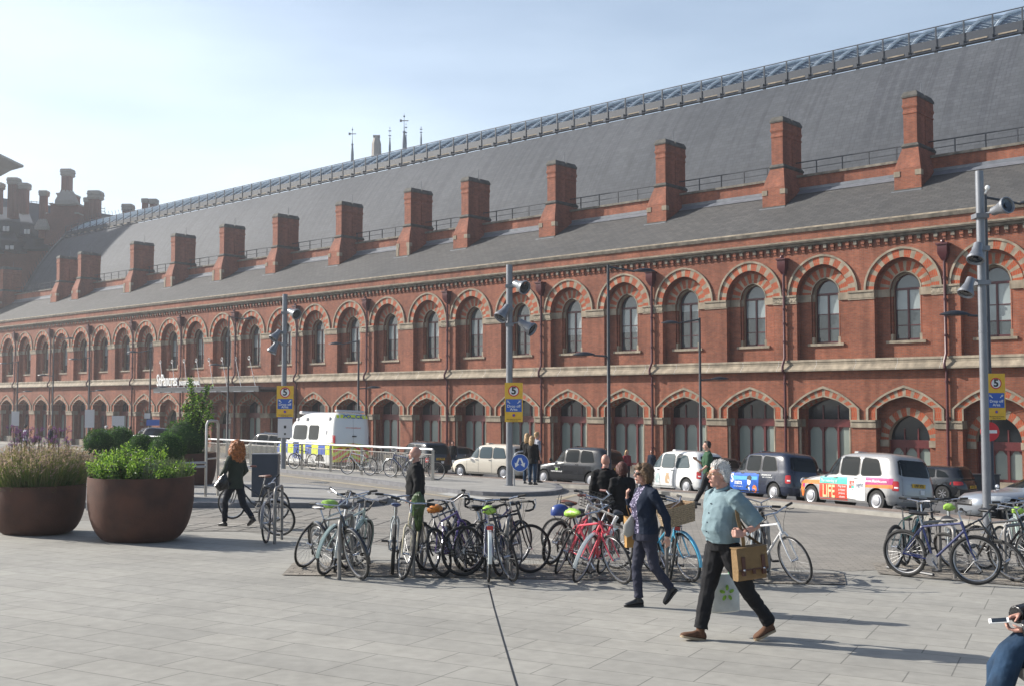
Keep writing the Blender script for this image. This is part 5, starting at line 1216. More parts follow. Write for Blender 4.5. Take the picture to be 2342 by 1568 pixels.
    if rack:
        def rk():
            f=MB(); z=.74
            for s in (-1,1): f.tube([V(-.22,s*.05,z-.02),V(-.28,s*.06,z),V(-.62,s*.06,z),V(-.64,s*.0,z)],.006,5); T(f,RH+V(0,s*.07,0),V(-.42,s*.06,z),.005,0,5); T(f,RH+V(0,s*.07,0),V(-.58,s*.06,z),.005,0,5)
            for q_ in (-.3,-.4,-.5,-.6): T(f,V(q_,-.06,z),V(q_,.06,z),.005,0,4)
            f.box(-.665,-.04,z-.05,-.645,.04,z,1); return f.mesh('rack',['chrome_part','tail_red'])
        ob('rack',cache('rk',rk),t)
    if basket:
        f=MB()
        def br(z,k): return [V(.47-.14*k,-.22*k,z),V(.47+.17*k,-.22*k,z),V(.47+.17*k,.22*k,z),V(.47-.14*k,.22*k,z)]
        f.loft([br(.80,.82),br(.84,.86),br(1.04,1.0),br(1.06,1.03)],0,cap=False); f.loft([br(1.055,.97),br(.81,.80)],1,cap=False); f.q([br(.81,.8)[i] for i in range(4)],1)
        for k in range(9):
            z=.815+k*.027; q_=br(z,.82+.18*(z-.80)/.25); f.tube(q_,.016,5,0,closed=True)
        if basket=='mesh':
            f=MB()
            for k in range(6):
                z=.82+k*.045; f.tube(br(z,.85+.03*k),.004,4,0,closed=True)
            for i in range(9):
                a=-.2+.05*i; T(f,V(.62,a,.82),V(.64,a*1.1,1.05),.003,0,4); T(f,V(.34,a,.82),V(.32,a*1.1,1.05),.003,0,4)
        f.build('basket',['wicker','wicker_dark'] if basket!='mesh' else ['black'],t).matrix_local=SM@Matrix.Translation((.0,0,.0))
    # stand it in the place
    p=gp(x,y) if Y is None else at(x,Y)
    h=R(90+head); c,s_=math.cos(h),math.sin(h); rx={'f':wb,'r':-wb,'c':0}[ref]
    roll=-R(lean)*(1 if math.cos(R(head))>0 else -1)
    ox,oy=p.x-rx*c,p.y-rx*s_
    zf=g1(ox+c*wb,oy+s_*wb); zr=g1(ox-c*wb,oy-s_*wb)
    t.rotation_euler=(roll,-math.atan2(zf-zr,2*wb),h); t.location=(ox,oy,(zf+zr)/2+.012+lift)
    return t
# left pair on the single stand
bicycle('grey bicycle at the single stand, front wheel turned broadside, edge-on rear wheel',609,1243,'r',1,lean=2,steer=78,frame='f_grey',bars='flat',tw=.019,guard='f_grey')
bicycle('black city bicycle with a brown saddle partly hidden behind the ginger-haired walker',530,1187,'f',72,lean=2,steer=0,frame='f_black',kind='step',bars='city',saddle='saddle_brown',grip='grip_brown',tw=.02)
# first rack
bicycle('black bicycle with long dark mudguards leaning left, nearest of the first rack',826,1326,'f',-145,lean=14,frame='f_black',bars='city',guard='f_black',tw=.02)
bicycle('pale silver-green bicycle leaning right in the first rack, its rear wheel to the viewer',741,1316,'r',-16,lean=-13,frame='f_palegreen',bars='flat',guard='f_palegreen',tw=.017)
bicycle('silver bicycle at the left end of the first rack with a lime saddle cover',694,1298,'r',-24,lean=-17,frame='f_silver',bars='drop',cover='lime_cover',tw=.015,rimm='rim')
bicycle('white bicycle with swept bars, in the middle of the first rack',770,1310,'f',170,lean=-4,steer=15,frame='f_white',bars='city',guard='f_silver',tw=.017)
bicycle('dark bicycle with a blue saddle hidden deepest in the first rack',792,1302,'r',-8,lean=6,frame='f_grey',bars='flat',saddle='f_navy',tw=.02)
# second rack
bicycle('cream-forked bicycle facing the viewer with a broad bar and a green bag over it',925,1327,'f',172,lean=-2,steer=30,frame='f_cream',bars='flat',tw=.018)
bicycle('silver bicycle with a navy saddle, left one of the second rack',897,1314,'r',6,lean=-3,frame='f_silver',bars='flat',saddle='f_navy',tw=.026)
bicycle('purple bicycle with an orange saddle cover and swept bars',1018,1319,'r',-22,lean=17,frame='f_purple',bars='city',cover='orange_cover',tw=.02,rimm='rim_black')
bicycle('black bicycle leaning far over between the second and third racks',1066,1308,'r',-6,lean=25,frame='f_black',bars='flat',guard='f_black',tw=.022)
bicycle('grey bicycle low behind the purple one with the orange saddle',985,1308,'r',-30,lean=14,frame='f_grey',bars='drop',tw=.018)
# third rack
bicycle('navy bicycle with a lime saddle cover and a silver rear mudguard, third rack',1117,1332,'r',4,lean=-1,frame='f_navy',bars='flat',cover='lime_cover',guard='f_silver',rack=True)
bicycle('black bicycle leaning left with its wheel against the dark joint line',1172,1331,'f',-158,lean=13,frame='f_black',bars='drop',tw=.018)
bicycle('black road bicycle with drop bars turned broadside, right end of the third rack',1214,1311,'f',-62,lean=6,frame='f_black',bars='drop',tw=.015,rimm='rim_black')
bicycle('dark bicycle behind the third rack showing its left wheel',1069,1308,'f',140,lean=-6,frame='f_grey',bars='drop',tw=.018)
bicycle('blue-black bicycle tangled in the middle of the third rack',1145,1318,'r',-14,lean=9,frame='f_navy',bars='flat',tw=.02)
# fourth rack
bicycle('pink racing bicycle with white drop bars leaning right',1318,1333,'f',158,lean=-20,frame='f_pink',bars='drop',grip='bar_tape_white',tw=.016,guard='f_silver')
bicycle('pink bicycle with a lime saddle cover leaning left',1425,1336,'f',-152,lean=17,frame='f_pink',bars='flat',cover='lime_cover',tw=.016)
bicycle('pink bicycle at the left of the fourth rack, rear wheel to the viewer',1272,1312,'r',-14,lean=-22,frame='f_pink',bars='city',tw=.016)
bicycle('tan bicycle with a black wire basket behind the pink bicycles',1258,1292,'r',-32,lean=-14,frame='f_tan',bars='flat',basket='mesh',tw=.026)
bicycle('black bicycle with brown grips behind the pink bicycles',1408,1301,'f',-130,lean=4,frame='f_black',bars='city',grip='grip_brown',saddle='saddle_brown',tw=.017)
# fifth rack
bicycle('silver bicycle with a rear rack and red reflector just behind the woman',1533,1327,'r',-8,lean=-8,frame='f_silver',bars='flat',rack=True,tw=.018)
bicycle('sky blue bicycle carrying a large wicker basket',1581,1331,'f',-158,lean=12,frame='f_blue',kind='step',bars='city',basket='wicker',guard='f_blue',tw=.018)
bicycle('dark bicycle mostly hidden behind the legs of the woman',1494,1310,'r',-20,lean=-10,frame='f_grey',bars='flat',tw=.018)
# sixth rack
bicycle('white bicycle at the right end of the long row with its bars turned',1830,1337,'f',-150,lean=15,steer=-6,frame='f_white',bars='flat',tw=.015)
bicycle('black bicycle with a silver chain guard behind the shoulder bag',1752,1320,'r',-16,lean=6,frame='f_black',kind='step',bars='city',tw=.018)
bicycle('grey bicycle between the man and the white bicycle',1722,1328,'f',165,lean=-4,frame='f_silver',bars='flat',tw=.02)
# right rack
bicycle('dark teal mountain bicycle at the left end of the right-hand rack',2045,1303,'r',-42,lean=-2,frame='f_teal',bars='flat',tw=.027)
bicycle('blue and white mountain bicycle with a wide front wheel turned to the viewer',2234,1338,'f',-138,lean=3,steer=28,frame='f_royal',bars='flat',tw=.026)
bicycle('small black bicycle low inside the right-hand rack',2070,1294,'r',-40,lean=0,frame='f_black',bars='flat',tw=.025,size=0)
bicycle('black bicycle with tall straight bars standing in the right-hand rack',2140,1290,'f',174,lean=0,frame='f_black',bars='flat',tw=.02,saddle='saddle_black',lift=.0)
bicycle('silver bicycle with a lime saddle cover in the middle of the right-hand rack',2180,1300,'r',-20,lean=2,frame='f_silver',bars='flat',cover='lime_cover')
bicycle('black bicycle fallen sideways against the right-hand rack, blue rim',2325,1331,'f',-158,lean=27,frame='f_black',bars='flat',tw=.022)
bicycle('white bicycle at the right edge with red locks',2290,1305,'r',-50,lean=2,frame='f_white',bars='drop',tw=.017)
bicycle('green bicycle with a lime saddle cover at the far right edge',2345,1312,'r',-20,lean=4,frame='f_palegreen',bars='flat',cover='lime_cover')
bicycle('black bicycle with swept bars cut by the right edge',2372,1322,'f',-160,lean=8,frame='f_black',bars='city')
# along the railing
RG='bicycles leaning on the railing'
bicycle('silver bicycle leaning broadside on the railing behind the bald man',794,1092,'f',64,lean=0,frame='f_silver',bars='flat',tw=.018,group=RG,lift=.13)
bicycle('blue bicycle leaning on the railing, second from its right end',893,1099,'f',60,lean=0,frame='f_navy',bars='city',tw=.018,group=RG,lift=.13,guard='f_silver')
bicycle('dark bicycle behind the railing, between the silver and the blue ones',862,1091,'f',62,lean=0,frame='f_grey',bars='flat',tw=.02,group=RG,lift=.13)
bicycle('black bicycle behind the railing post in front of the van',672,1079,'f',60,lean=0,frame='f_black',bars='flat',tw=.02,group=RG,lift=.13)
bicycle('bicycle whose front wheel sticks out past the right end of the railing',998,1106,'f',-110,lean=0,frame='f_black',bars='flat',tw=.016,group=RG,lift=.13)
# ---------------- cycle stands ----------------
mat('stand_steel',(.22,.21,.20),.5,metal=.4,noise=.15)
def stand(x,y,head,label,w_=.75,h_=.78,H=None):
    p=gp(x,y); b=MB(); r_=.1; pts=[(0,0,-.1),(0,0,h_-r_)]+[(r_-r_*math.cos(a*PI/8),0,h_-r_+r_*math.sin(a*PI/8)) for a in range(1,5)]+[(w_-r_+r_*math.sin(a*PI/8),0,h_-r_+r_*math.cos(a*PI/8)) for a in range(0,5)]+[(w_,0,-.1)]
    b.tube(pts,.027,10); tag(b.build('cycle_stand',['stand_steel'],smooth=True,loc=p,rz=R(90+head)),label,'bicycle stand',None,None)['group']='steel cycle stands'
stand(628,1243,3,'steel hoop stand at the left, holding the two lone bicycles',h_=.93)
for x,y,l in ((776,1324,'steel hoop stand under the first rack of bicycles'),(945,1318,'steel hoop stand behind the cream-forked bicycle'),(1160,1322,'steel hoop stand under the lime saddled third rack'),(1350,1322,'steel hoop stand among the pink bicycles'),(1525,1322,'steel hoop stand beside the wicker basket bicycle'),(1758,1326,'steel hoop stand behind the walking man')): stand(x,y,-4,l)
stand(2110,1304,-58,'steel hoop stand at the left of the right-hand rack',h_=.72)
stand(2184,1323,-6,'steel hoop stand behind the blue and white mountain bicycle',h_=.72)
stand(2300,1312,-58,'steel hoop stand at the right edge',h_=.72)
b=MB(); a=gp(2030,1300);c=gp(2135,1318); b.tube([a+V(0,0,.03),c+V(0,0,.03)],.025,8); tag(b.build('ground_rail',['dark_metal'],smooth=True),'fallen steel rail lying at the foot of the right-hand rack','rail')
# things on the bicycles
mat('green_bag',(.035,.07,.016),.35,noise=.45,nscale=9,bump=1,bscale=14)
c=gp(946,1320); b=MB(); rings=[]
for i,(z,w_,d_) in enumerate(((.66,.02,.02),(.70,.04,.04),(.80,.06,.06),(.90,.085,.06),(1.0,.095,.06),(1.1,.09,.06),(1.18,.07,.05),(1.22,.03,.03))):
    rings.append([(w_*.85*math.cos(a*PI/7)*(1+random.uniform(-.3,.3)),d_*math.sin(a*PI/7)*(1+random.uniform(-.4,.4)),z*.93+random.uniform(-.015,.015)) for a in range(14)])
b.loft(rings,0); tag(b.build('plastic_bag',['green_bag'],smooth=25,loc=c+V(.05,.1,.0)),'crumpled dark green plastic bag hung over bicycle bars','bag')
mat('helmet_blue',(.02,.05,.22),.3,coat=.5)
c=onray(1281,1166,gp(1258,1292).y); b=MB(); b.loft([[(.14*k*math.cos(a*PI/9),.10*k*math.sin(a*PI/9),z) for a in range(18)] for z,k in ((-.07,1),(-.02,1.03),(.04,.9),(.08,.6),(.095,.2))],0); b.tube([(-.1,0,-.07),(-.03,.02,-.16),(.05,0,-.07)],.006,4,1); b.tube([(0,0,.1),(.02,0,.22)],.006,4,1); b.tube([(-.05,0,.08),(-.01,0,.24)],.006,4,1)
tag(b.build('cycle_helmet',['helmet_blue','black'],smooth=True,loc=c),'dark blue cycle helmet hanging by its straps behind the pink bicycles','helmet')
# ---------------- people ----------------
def fabric(n_,c,rough=.85,noise=.12,bump=.35,sc_=9): 
    mat(n_,c,rough,noise=noise,nscale=6,bump=bump,bscale=sc_,spec=.25); 
    for nd in M[n_].node_tree.nodes:
        if nd.type=='BUMP': nd.inputs['Distance'].default_value=.05
mat('skin',(.47,.255,.195),.5,noise=.10,nscale=25,spec=.35); mat('skin_pale',(.50,.28,.21),.5,noise=.08,nscale=25,spec=.35); mat('hair_white',(.66,.64,.61),.7,noise=.3,nscale=60,bump=.8,bscale=90); mat('hair_brown',(.13,.075,.035),.5,noise=.4,nscale=40,bump=.8,bscale=60)
mat('hair_ginger',(.36,.12,.03),.5,noise=.5,nscale=30,bump=1,bscale=40); mat('hair_blond',(.42,.26,.12),.5,noise=.4,nscale=40,bump=.8,bscale=60); mat('hair_dark',(.02,.013,.01),.5,noise=.3,nscale=40,bump=.8,bscale=60); mat('hair_red',(.10,.03,.02),.5,noise=.4,nscale=40,bump=.8,bscale=60)
mat('lip',(.33,.10,.08),.5); mat('eye_white',(.6,.58,.55),.3); mat('lens_dark',(.008,.008,.008),.08); mat('lens_clear',(.45,.38,.34),.08); mat('gold',(.5,.35,.15),.3,metal=.8)
fabric('shirt_blue',(.175,.245,.27)); fabric('trousers_black',(.012,.012,.014)); fabric('jacket_navy',(.010,.017,.035)); fabric('trousers_navy',(.028,.03,.048)); fabric('jacket_black',(.010,.010,.011)); fabric('coat_green',(.025,.035,.025)); fabric('jeans_dark',(.010,.013,.022)); fabric('shirt_green',(.035,.085,.045)); fabric('jeans_blue',(.016,.038,.075),noise=.4); fabric('top_grey',(.30,.31,.35)); fabric('top_red',(.25,.04,.05)); fabric('trousers_brown',(.05,.025,.018))
mat('suede_brown',(.11,.05,.025),.85,noise=.2,nscale=20); mat('sole_tan',(.34,.26,.17),.8); mat('shoe_black',(.012,.012,.014),.4); mat('canvas_bag',(.20,.125,.055),.85,noise=.15,nscale=12,bump=.3,bscale=50); mat('leather_brown',(.07,.022,.014),.45); mat('leather_black',(.012,.012,.013),.25,noise=.3,nscale=9,bump=.9,bscale=13)
mat('carrier_white',(.55,.56,.52),.5,noise=.12,nscale=9,bump=.5,bscale=12); mat('carrier_green',(.22,.42,.04),.5,noise=.4,nscale=30); mat('carrier_edge',(.02,.30,.10),.5); mat('bag_grey',(.30,.29,.27),.6,bump=.4,bscale=9); mat('paper_yellow',(.36,.20,.06),.7,noise=.3,nscale=8)
# small floral print of the blouse
m_=bpy.data.materials.new('blouse_print'); m_.use_nodes=True; n_=m_.node_tree; b_=n_.nodes['Principled BSDF']; b_.inputs['Roughness'].default_value=.8
t_=n_.nodes.new('ShaderNodeTexCoord'); v_=n_.nodes.new('ShaderNodeTexVoronoi'); v_.inputs['Scale'].default_value=38; n_.links.new(t_.outputs['Object'],v_.inputs['Vector'])
c_=n_.nodes.new('ShaderNodeValToRGB'); c_.color_ramp.elements[0].position=.28; c_.color_ramp.elements[1].position=.42; c_.color_ramp.elements[0].color=(.36,.33,.46,1); c_.color_ramp.elements[1].color=(.035,.028,.07,1)
n_.links.new(v_.outputs['Distance'],c_.inputs[0]); n_.links.new(c_.outputs[0],b_.inputs['Base Color']); M['blouse_print']=m_
def remesh(mb,vox,name,mats,smooth=3):
    me=mb.mesh(name,[]); o=bpy.data.objects.new('tmp',me); COL.objects.link(o)
    r=o.modifiers.new('r','REMESH'); r.mode='VOXEL'; r.voxel_size=vox; r.use_smooth_shade=True
    if smooth: s=o.modifiers.new('s','SMOOTH'); s.iterations=smooth; s.factor=.5
    dg=bpy.context.evaluated_depsgraph_get(); me2=bpy.data.meshes.new_from_object(o.evaluated_get(dg)); bpy.data.objects.remove(o); bpy.data.meshes.remove(me)
    me2.name=name; me2.materials.clear()
    for x in mats: me2.materials.append(M[x])
    me2.polygons.foreach_set('use_smooth',[True]*len(me2.polygons)); return me2
from mathutils import noise as NZ
def folds(me,amp,sc=(9,9,5),seed=0):
    vs=me.vertices; nm=[v.normal.copy() for v in vs]
    for v,n_ in zip(vs,nm):
        c=v.co; a=1-abs(NZ.noise(V(c.x*sc[0]+seed,c.y*sc[1],(c.z+c.x*.5)*sc[2]*1.6))); b_=NZ.noise(V(c.x*3+seed,c.y*3,c.z*4))
        v.co=c+n_*amp*((a-.8)*1.6+b_*.7)
    me.update()
def Rz(yaw,pitch=0): return Matrix.Rotation(R(yaw),4,'Z')@Matrix.Rotation(R(-pitch),4,'Y')
def head_shape(mb,c,Mr,fem=0,detail=1):
    old=mb.M; mb.M=Matrix.Translation(c)@Mr
    mb.sph((-.014,0,.028),.1,16,0,(.98,.775,1.0)); mb.sph((.022,0,-.035),.1,14,0,(.70,.61,.86))
    mb.sph((.056,0,-.098),.03,8,0,(1,1.15,.8)); mb.tube([(.02,-.052,-.08),(.055,0,-.1),(.02,.052,-.08)],.021,7)
    if detail:
        mb.tube([(.082,0,.022),(.096,0,.0),(.112,0,-.026),(.10,0,-.036)],[.009,.011,.014,.008],7)
        mb.sph((.098,.010,-.033),.009,6); mb.sph((.098,-.010,-.033),.009,6)
        mb.tube([(.068,-.045,.026),(.083,-.02,.034),(.083,.02,.034),(.068,.045,.026)],.010,6)
        for s in (-1,1): mb.sph((.058,s*.036,-.022),.024,8,0,(1,1,.9)); mb.sph((-.012,s*.077,-.012),.03,8,0,(.6,.3,1.05))
        mb.sph((.084,0,-.066),.016,8,0,(.8,1.5,.75))
    mb.M=old
def hand(mb,w_,d,n_,curl=.5,side=1,s=1):
    """w_ wrist, d finger direction, n_ palm normal (towards which fingers curl)"""
    d=Vector(d).normalized(); n_=Vector(n_); n_=(n_-d*n_.dot(d)).normalized(); a=d.cross(n_)*side
    w_=Vector(w_); k=w_+d*.085*s
    for j in (-.026,-.009,.009,.026): mb.tube([w_+a*j*.7*s,w_+a*j*s+d*.045*s,k+a*j*1.05*s],[.014*s,.0155*s,.0135*s],7)
    for i,(j,L) in enumerate(((-.031,.066),(-.0105,.078),(.0105,.072),(.031,.056))):
        p=k+a*j*s; ang=0; pts=[p-d*.01]; q_=p
        for seg,f in enumerate((.45,.32,.23)):
            ang+=curl*(1.15 if seg else .8)+.04*i; dr=d*math.cos(ang)+n_*math.sin(ang); q_=q_+dr*L*f*s; pts.append(q_)
        mb.tube(pts,[.0095*s,.009*s,.0082*s,.0068*s],7)
    t0=w_+d*.02*s-a*.022*s; t1=t0+(d*.5-a*.75+n_*.35).normalized()*.04*s; t2=t1+(d*.8-a*.2+n_*.5).normalized()*.03*s; t3=t2+(d*.75+n_*.5+a*.25).normalized()*.024*s
    mb.tube([t0,t1,t2,t3],[.014*s,.0115*s,.010*s,.008*s],7)
def shoe(mb,ank,toe,hgt=.09,w_=.045,sole=None,m=0,ms=1):
    """from ankle point, toe point on the sole plane"""
    ank=Vector(ank);toe=Vector(toe); h=ank-V(0,0,hgt) if not sole else Vector(sole); f=(toe-h); L=f.length; f.normalize(); sd_=f.cross(V(0,0,1)).normalized(); up=sd_.cross(f).normalized()
    heel=h-f*.055
    rings=[];so_=[]
    LL=(toe-heel).length
    for t,wd,hh in ((0,.55,.055),(.06,.8,.075),(.22,.82,.085),(.38,.80,.085),(.52,.92,.065),(.70,1.08,.05),(.86,.98,.04),(.96,.6,.03),(1.0,.25,.02)):
        c=heel+f*LL*t; rings.append([c+sd_*w_*wd*math.cos(a*PI/6)+up*(.012+hh*(.5+.5*math.sin(a*PI/6))) for a in range(12)])
        so_.append([c+sd_*w_*1.06*wd*q_[0]+up*q_[1] for q_ in ((-1,.0),(1,.0),(1,.022),(-1,.022))])
    mb.loft(rings,m); mb.loft(so_,ms)
    mb.tube([ank+V(0,0,.02),heel+f*.06+up*.06],[w_*.95,w_*.95],8,m)
def person(label,pos,rz,H=1.75,J=None,top='jacket_black',legs='trousers_black',skin='skin',hair=('short','hair_dark'),shoes=('shoe_black','shoe_black'),vox=.016,sleeve=1.0,build=1.0,yaw=0,pitch=0,fem=0,torso=None,handL=None,handR=None,extra=None,coat=0,detail=None,legr=1.0,group=None,solidhand=True,name='person'):
    h=H/1.75; D=dict(head=(.01,0,1.63),neck=(-.01,0,1.47),shL=(-.01,.18,1.41),shR=(-.01,-.18,1.41),elL=(-.03,.24,1.12),elR=(-.03,-.24,1.12),wrL=(.04,.25,.87),wrR=(.04,-.25,.87),hipL=(0,.09,.90),hipR=(0,-.09,.90),knL=(.02,.10,.49),knR=(.02,-.10,.49),anL=(-.01,.10,.09),anR=(-.01,-.10,.09),toL=(.17,.12,.0),toR=(.17,-.12,.0),hlL=None,hlR=None)
    if J: D.update(J)
    J={k:(Vector(v)*h if v is not None else None) for k,v in D.items()}
    detail=vox<.012 if detail is None else detail
    B=build; b=MB(); Mr=Rz(yaw,pitch)
    head_shape(b,J['head'],Mr@Matrix.Scale(h,4),fem,1)
    b.tube([J['neck']-V(.0,0,.06),J['neck'],J['head']+Mr@V(-.03,0,-.06)],[.072*h,.058*h,.055*h],10)
    tor=torso or [(0,.90,.115,.165),(0,1.0,.11,.155),(0,1.12,.115,.15),(0,1.25,.125,.17),(-.005,1.36,.115,.175),(-.01,1.43,.085,.14),(-.01,1.48,.06,.075)]
    def tr(k,z0=0,z1=9,off=0):
        return [[(x*h+(rx*k+off)*h*math.cos(a*PI/10),(ry*k+off)*h*math.sin(a*PI/10),z*h) for a in range(20)] for x,z,rx,ry in tor if z0<=z<=z1]
    b.loft(tr(.86),0)
    for s in 'LR':
        sh,el,wr=J['sh'+s],J['el'+s],J['wr'+s]
        b.tube([sh,sh*.5+el*.5,el],[.046*h*B,.043*h*B,.038*h],8); b.tube([el,el*.65+wr*.35,wr],[.039*h,.037*h,.026*h],8)
        d=(wr-el).normalized(); hd=handL if s=='L' else handR
        dd,nn_,cu=(hd if hd else (d,V(0,-1 if s=='L' else 1,0)+V(.3,0,0),.35))
        hand(b,wr,dd,nn_,cu,1 if s=='L' else -1,h*(.95 if fem else 1.0))
        hp,kn,an=J['hip'+s],J['kn'+s],J['an'+s]
        b.tube([hp,hp*.5+kn*.5,kn],[.075*h,.065*h,.05*h],8); b.tube([kn,kn*.6+an*.4,an],[.05*h,.048*h,.032*h],8)
    ob_=bpy.data.objects.new(name,remesh(b,vox,'body',[skin],2)); COL.objects.link(ob_); ob_.location=pos; ob_.rotation_euler[2]=rz; tag(ob_,label,'person',group)
    # trousers
    t=MB(); L_=legr
    t.loft([r for r in tr(1.0,0,1.02,.006)] if not coat else tr(1.0,0,1.02,-.01),0)
    for s in 'LR':
        hp,kn,an=J['hip'+s],J['kn'+s],J['an'+s]
        t.tube([hp+V(0,0,.03),hp*.8+kn*.2,hp*.4+kn*.6,kn,kn*.6+an*.4,an*.85+kn*.15,an+(kn-an).normalized()*.015],[.098*h*L_,.097*h*L_,.08*h*L_,.068*h*L_,.064*h*L_,.06*h*L_,.062*h*L_],12)
    me=remesh(t,vox,'trousers',[legs],2)
    if vox<.02: folds(me,.011,(8,8,6))
    o=bpy.data.objects.new('trousers',me); COL.objects.link(o); o.parent=ob_
    # top
    t=MB(); zt=1.455
    rr_=tr(1.0,.0 if coat else .89,1.49,.017); 
    if coat: rr_=[[(x*h*1+(.135+.02*0)*h*math.cos(a*PI/10),.185*h*math.sin(a*PI/10),z*h) for a in range(20)] for x,z in ((-.01,coat),(0,coat+.03),(0,(coat+.9)/2))]+rr_
    t.loft(rr_,0)
    for s in 'LR':
        sh,el,wr=J['sh'+s],J['el'+s],J['wr'+s]
        inn=V(0,-.05 if s=='L' else .05,.0)
        if sleeve>=.99: t.tube([sh+inn,sh,sh*.5+el*.5,el,el*.5+wr*.5,wr-(wr-el).normalized()*.01],[.07*h*B,.072*h*B,.064*h*B,.058*h*B,.052*h*B,.046*h*B],10)
        else: 
            e=el*(1-max(0,(sleeve-.6)))+wr*max(0,sleeve-.6)
            t.tube([sh+inn,sh,sh*.5+el*.5,el*.9+sh*.1,e],[.078*h*B,.082*h*B,.078*h*B,.076*h*B,.078*h*B],10)
    tops=top if isinstance(top,(list,tuple)) else [top]
    me=remesh(t,vox,'top',tops,3)
    if vox<.02: folds(me,.015,(7,7,5),3)
    if len(tops)>1:   # open front shows the blouse
        for p in me.polygons:
            c=p.center
            if abs(c.y)<.055+.03*(1.3*h-c.z)+.03 and c.x>.02 and c.z>.8*h: p.material_index=1
    o=bpy.data.objects.new('jacket' if 'jacket' in tops[0] or 'coat' in tops[0] else 'shirt',me); COL.objects.link(o); o.parent=ob_; top_o=o
    # collar
    t=MB(); c=J['neck']; t.tube([c+V(.062*h*math.cos(a*PI/8)+.008,.066*h*math.sin(a*PI/8),.005-.018*math.cos(a*PI/8)) for a in range(16)],(.014,.030),6,0,closed=True) if 0 else t.tube([c+V(.064*h*math.cos(a*PI/8)+.008,.066*h*math.sin(a*PI/8),.005-.02*math.cos(a*PI/8)) for a in range(16)],.018,6,0,closed=True)
    t.build('collar',[tops[0]],top_o,smooth=True)
    # hair
    kind,hm_=hair
    if kind!='bald':
        t=MB(); t.M=Matrix.Translation(J['head'])@Mr@Matrix.Scale(h,4)
        rnd_=random.Random(len(label)*7+int(H*100))
        if kind in('short','side'):
            t.sph((-.024,0,.042),.1,14,0,(.965,.80,.91)); t.sph((-.058,0,.0),.08,12,0,(.66,.92,.95)); t.tube([(.06,-.03,.088),(.045,0,.112),(.06,.035,.088)],.02,6)
            for s in (-1,1): t.tube([(.0,s*.076,.05),(-.02,s*.078,.0),(-.05,s*.07,-.05)],.018,6)
        if kind=='bob':
            t.sph((-.03,0,.045),.1,14,0,(1.12,1.0,1.02)); t.sph((-.065,0,-.025),.1,14,0,(.75,1.02,1.0)); t.tube([(.065,-.05,.065),(.055,0,.115),(.07,.045,.07)],.03,7)
            for s in (-1,1): t.tube([(.04,s*.07,.075),(.0,s*.092,.02),(-.03,s*.092,-.06)],[.026,.034,.03],7)
        if kind=='long':
            t.sph((-.03,0,.04),.1,14,0,(1.05,.92,1.0)); t.tube([(-.05,0,.05),(-.09,0,-.06),(-.10,0,-.16),(-.10,0,-.24)],[(.07,.09),(.06,.095),(.05,.09),(.02,.05)],10,up=(1,0,0))
            for s in (-1,1): t.tube([(.03,s*.06,.08),(-.01,s*.085,.0),(-.04,s*.085,-.10),(-.05,s*.075,-.2)],[.025,.03,.03,.015],7)
        if kind=='curly':
            t.sph((-.045,0,.03),.11,14,0,(1.1,1.2,1.1)); t.tube([(-.07,0,.02),(-.09,0,-.12),(-.09,0,-.27)],[(.10,.12),(.09,.13),(.05,.09)],12,up=(1,0,0))
            for i in range(150):
                a=rnd_.uniform(0,2*PI); z=rnd_.uniform(-.30,.10); r_=.11+.05*math.sin(PI*min(1,(z+.32)/.42)); x=-.05+r_*.85*math.cos(a); y=r_*math.sin(a)
                if x>.055 and z<.08: continue
                t.sph((x,y,z),rnd_.uniform(.022,.04),6)
        hme=remesh(t,.009 if vox<.012 else .013,'hair',[hm_],1)
        for v in hme.vertices: v.co+=v.co.normalized()*0+Vector((rnd_.uniform(-1,1),rnd_.uniform(-1,1),rnd_.uniform(-1,1)))*(.0012 if kind=='short' else .0026)
        o=bpy.data.objects.new('hair',hme); COL.objects.link(o); o.parent=ob_
        if vox<.0145:
            st=MB(); vs_=hme.vertices; Mi=Mr.to_3x3(); hc=J['head']
            for i in range(1500 if vox<.01 else 700):
                v=vs_[rnd_.randrange(len(vs_))]; n3=v.normal; L,dd={'short':(.022,V(-.5,0,-.35)),'bob':(.045,V(-.25,0,-1)),'long':(.06,V(-.1,0,-1)),'curly':(.05,V(rnd_.uniform(-1,1),rnd_.uniform(-1,1),rnd_.uniform(-.9,.6)))}[kind]
                if kind=='short' and (Mi.inverted()@(v.co-hc)).z>.08*h: dd=V(-.6,0,.25)
                d1=(Mi@dd+n3*.55+V(rnd_.uniform(-.3,.3),rnd_.uniform(-.3,.3),rnd_.uniform(-.3,.3))).normalized(); d2=(d1+Mi@dd*.7).normalized(); s_=d1.cross(n3); s_=(s_.normalized() if s_.length>1e-4 else V(0,1,0))*.0022
                a=v.co-n3*.002; b_=a+d1*L*.5; c_=b_+d2*L*.5; st.add([a-s_,a+s_,b_+s_*.8,b_-s_*.8,c_],[(0,1,2,3),(3,2,4)],0)
            st.build('hair_strands',[hm_],o,fix=False)
    if kind=='bald' and hm_:
        t=MB(); t.M=Matrix.Translation(J['head'])@Mr@Matrix.Scale(h,4); 
        t.tube([(.035,-.064,-.06),(.05,-.04,-.1),(.078,0,-.108),(.05,.04,-.1),(.035,.064,-.06)],.017,7); t.build('beard',[hm_],ob_,smooth=True)
    if vox<.02:
        f=MB(); f.M=Matrix.Translation(J['head'])@Mr@Matrix.Scale(h,4)
        f.sph((.093,0,-.062),.011,8,0,(.7,2.1,.35)); f.sph((.091,0,-.071),.011,8,0,(.7,1.9,.45)); f.build('lips',['lip'],ob_,smooth=True)
        f=MB(); f.M=Matrix.Translation(J['head'])@Mr@Matrix.Scale(h,4)
        for s in (-1,1): f.sph((.079,s*.031,.010),.011,8,0,(.7,1.1,.8)); f.sph((.0875,s*.031,.010),.005,6,1)
        f.build('eyes',['eye_white','black'],ob_,smooth=True)
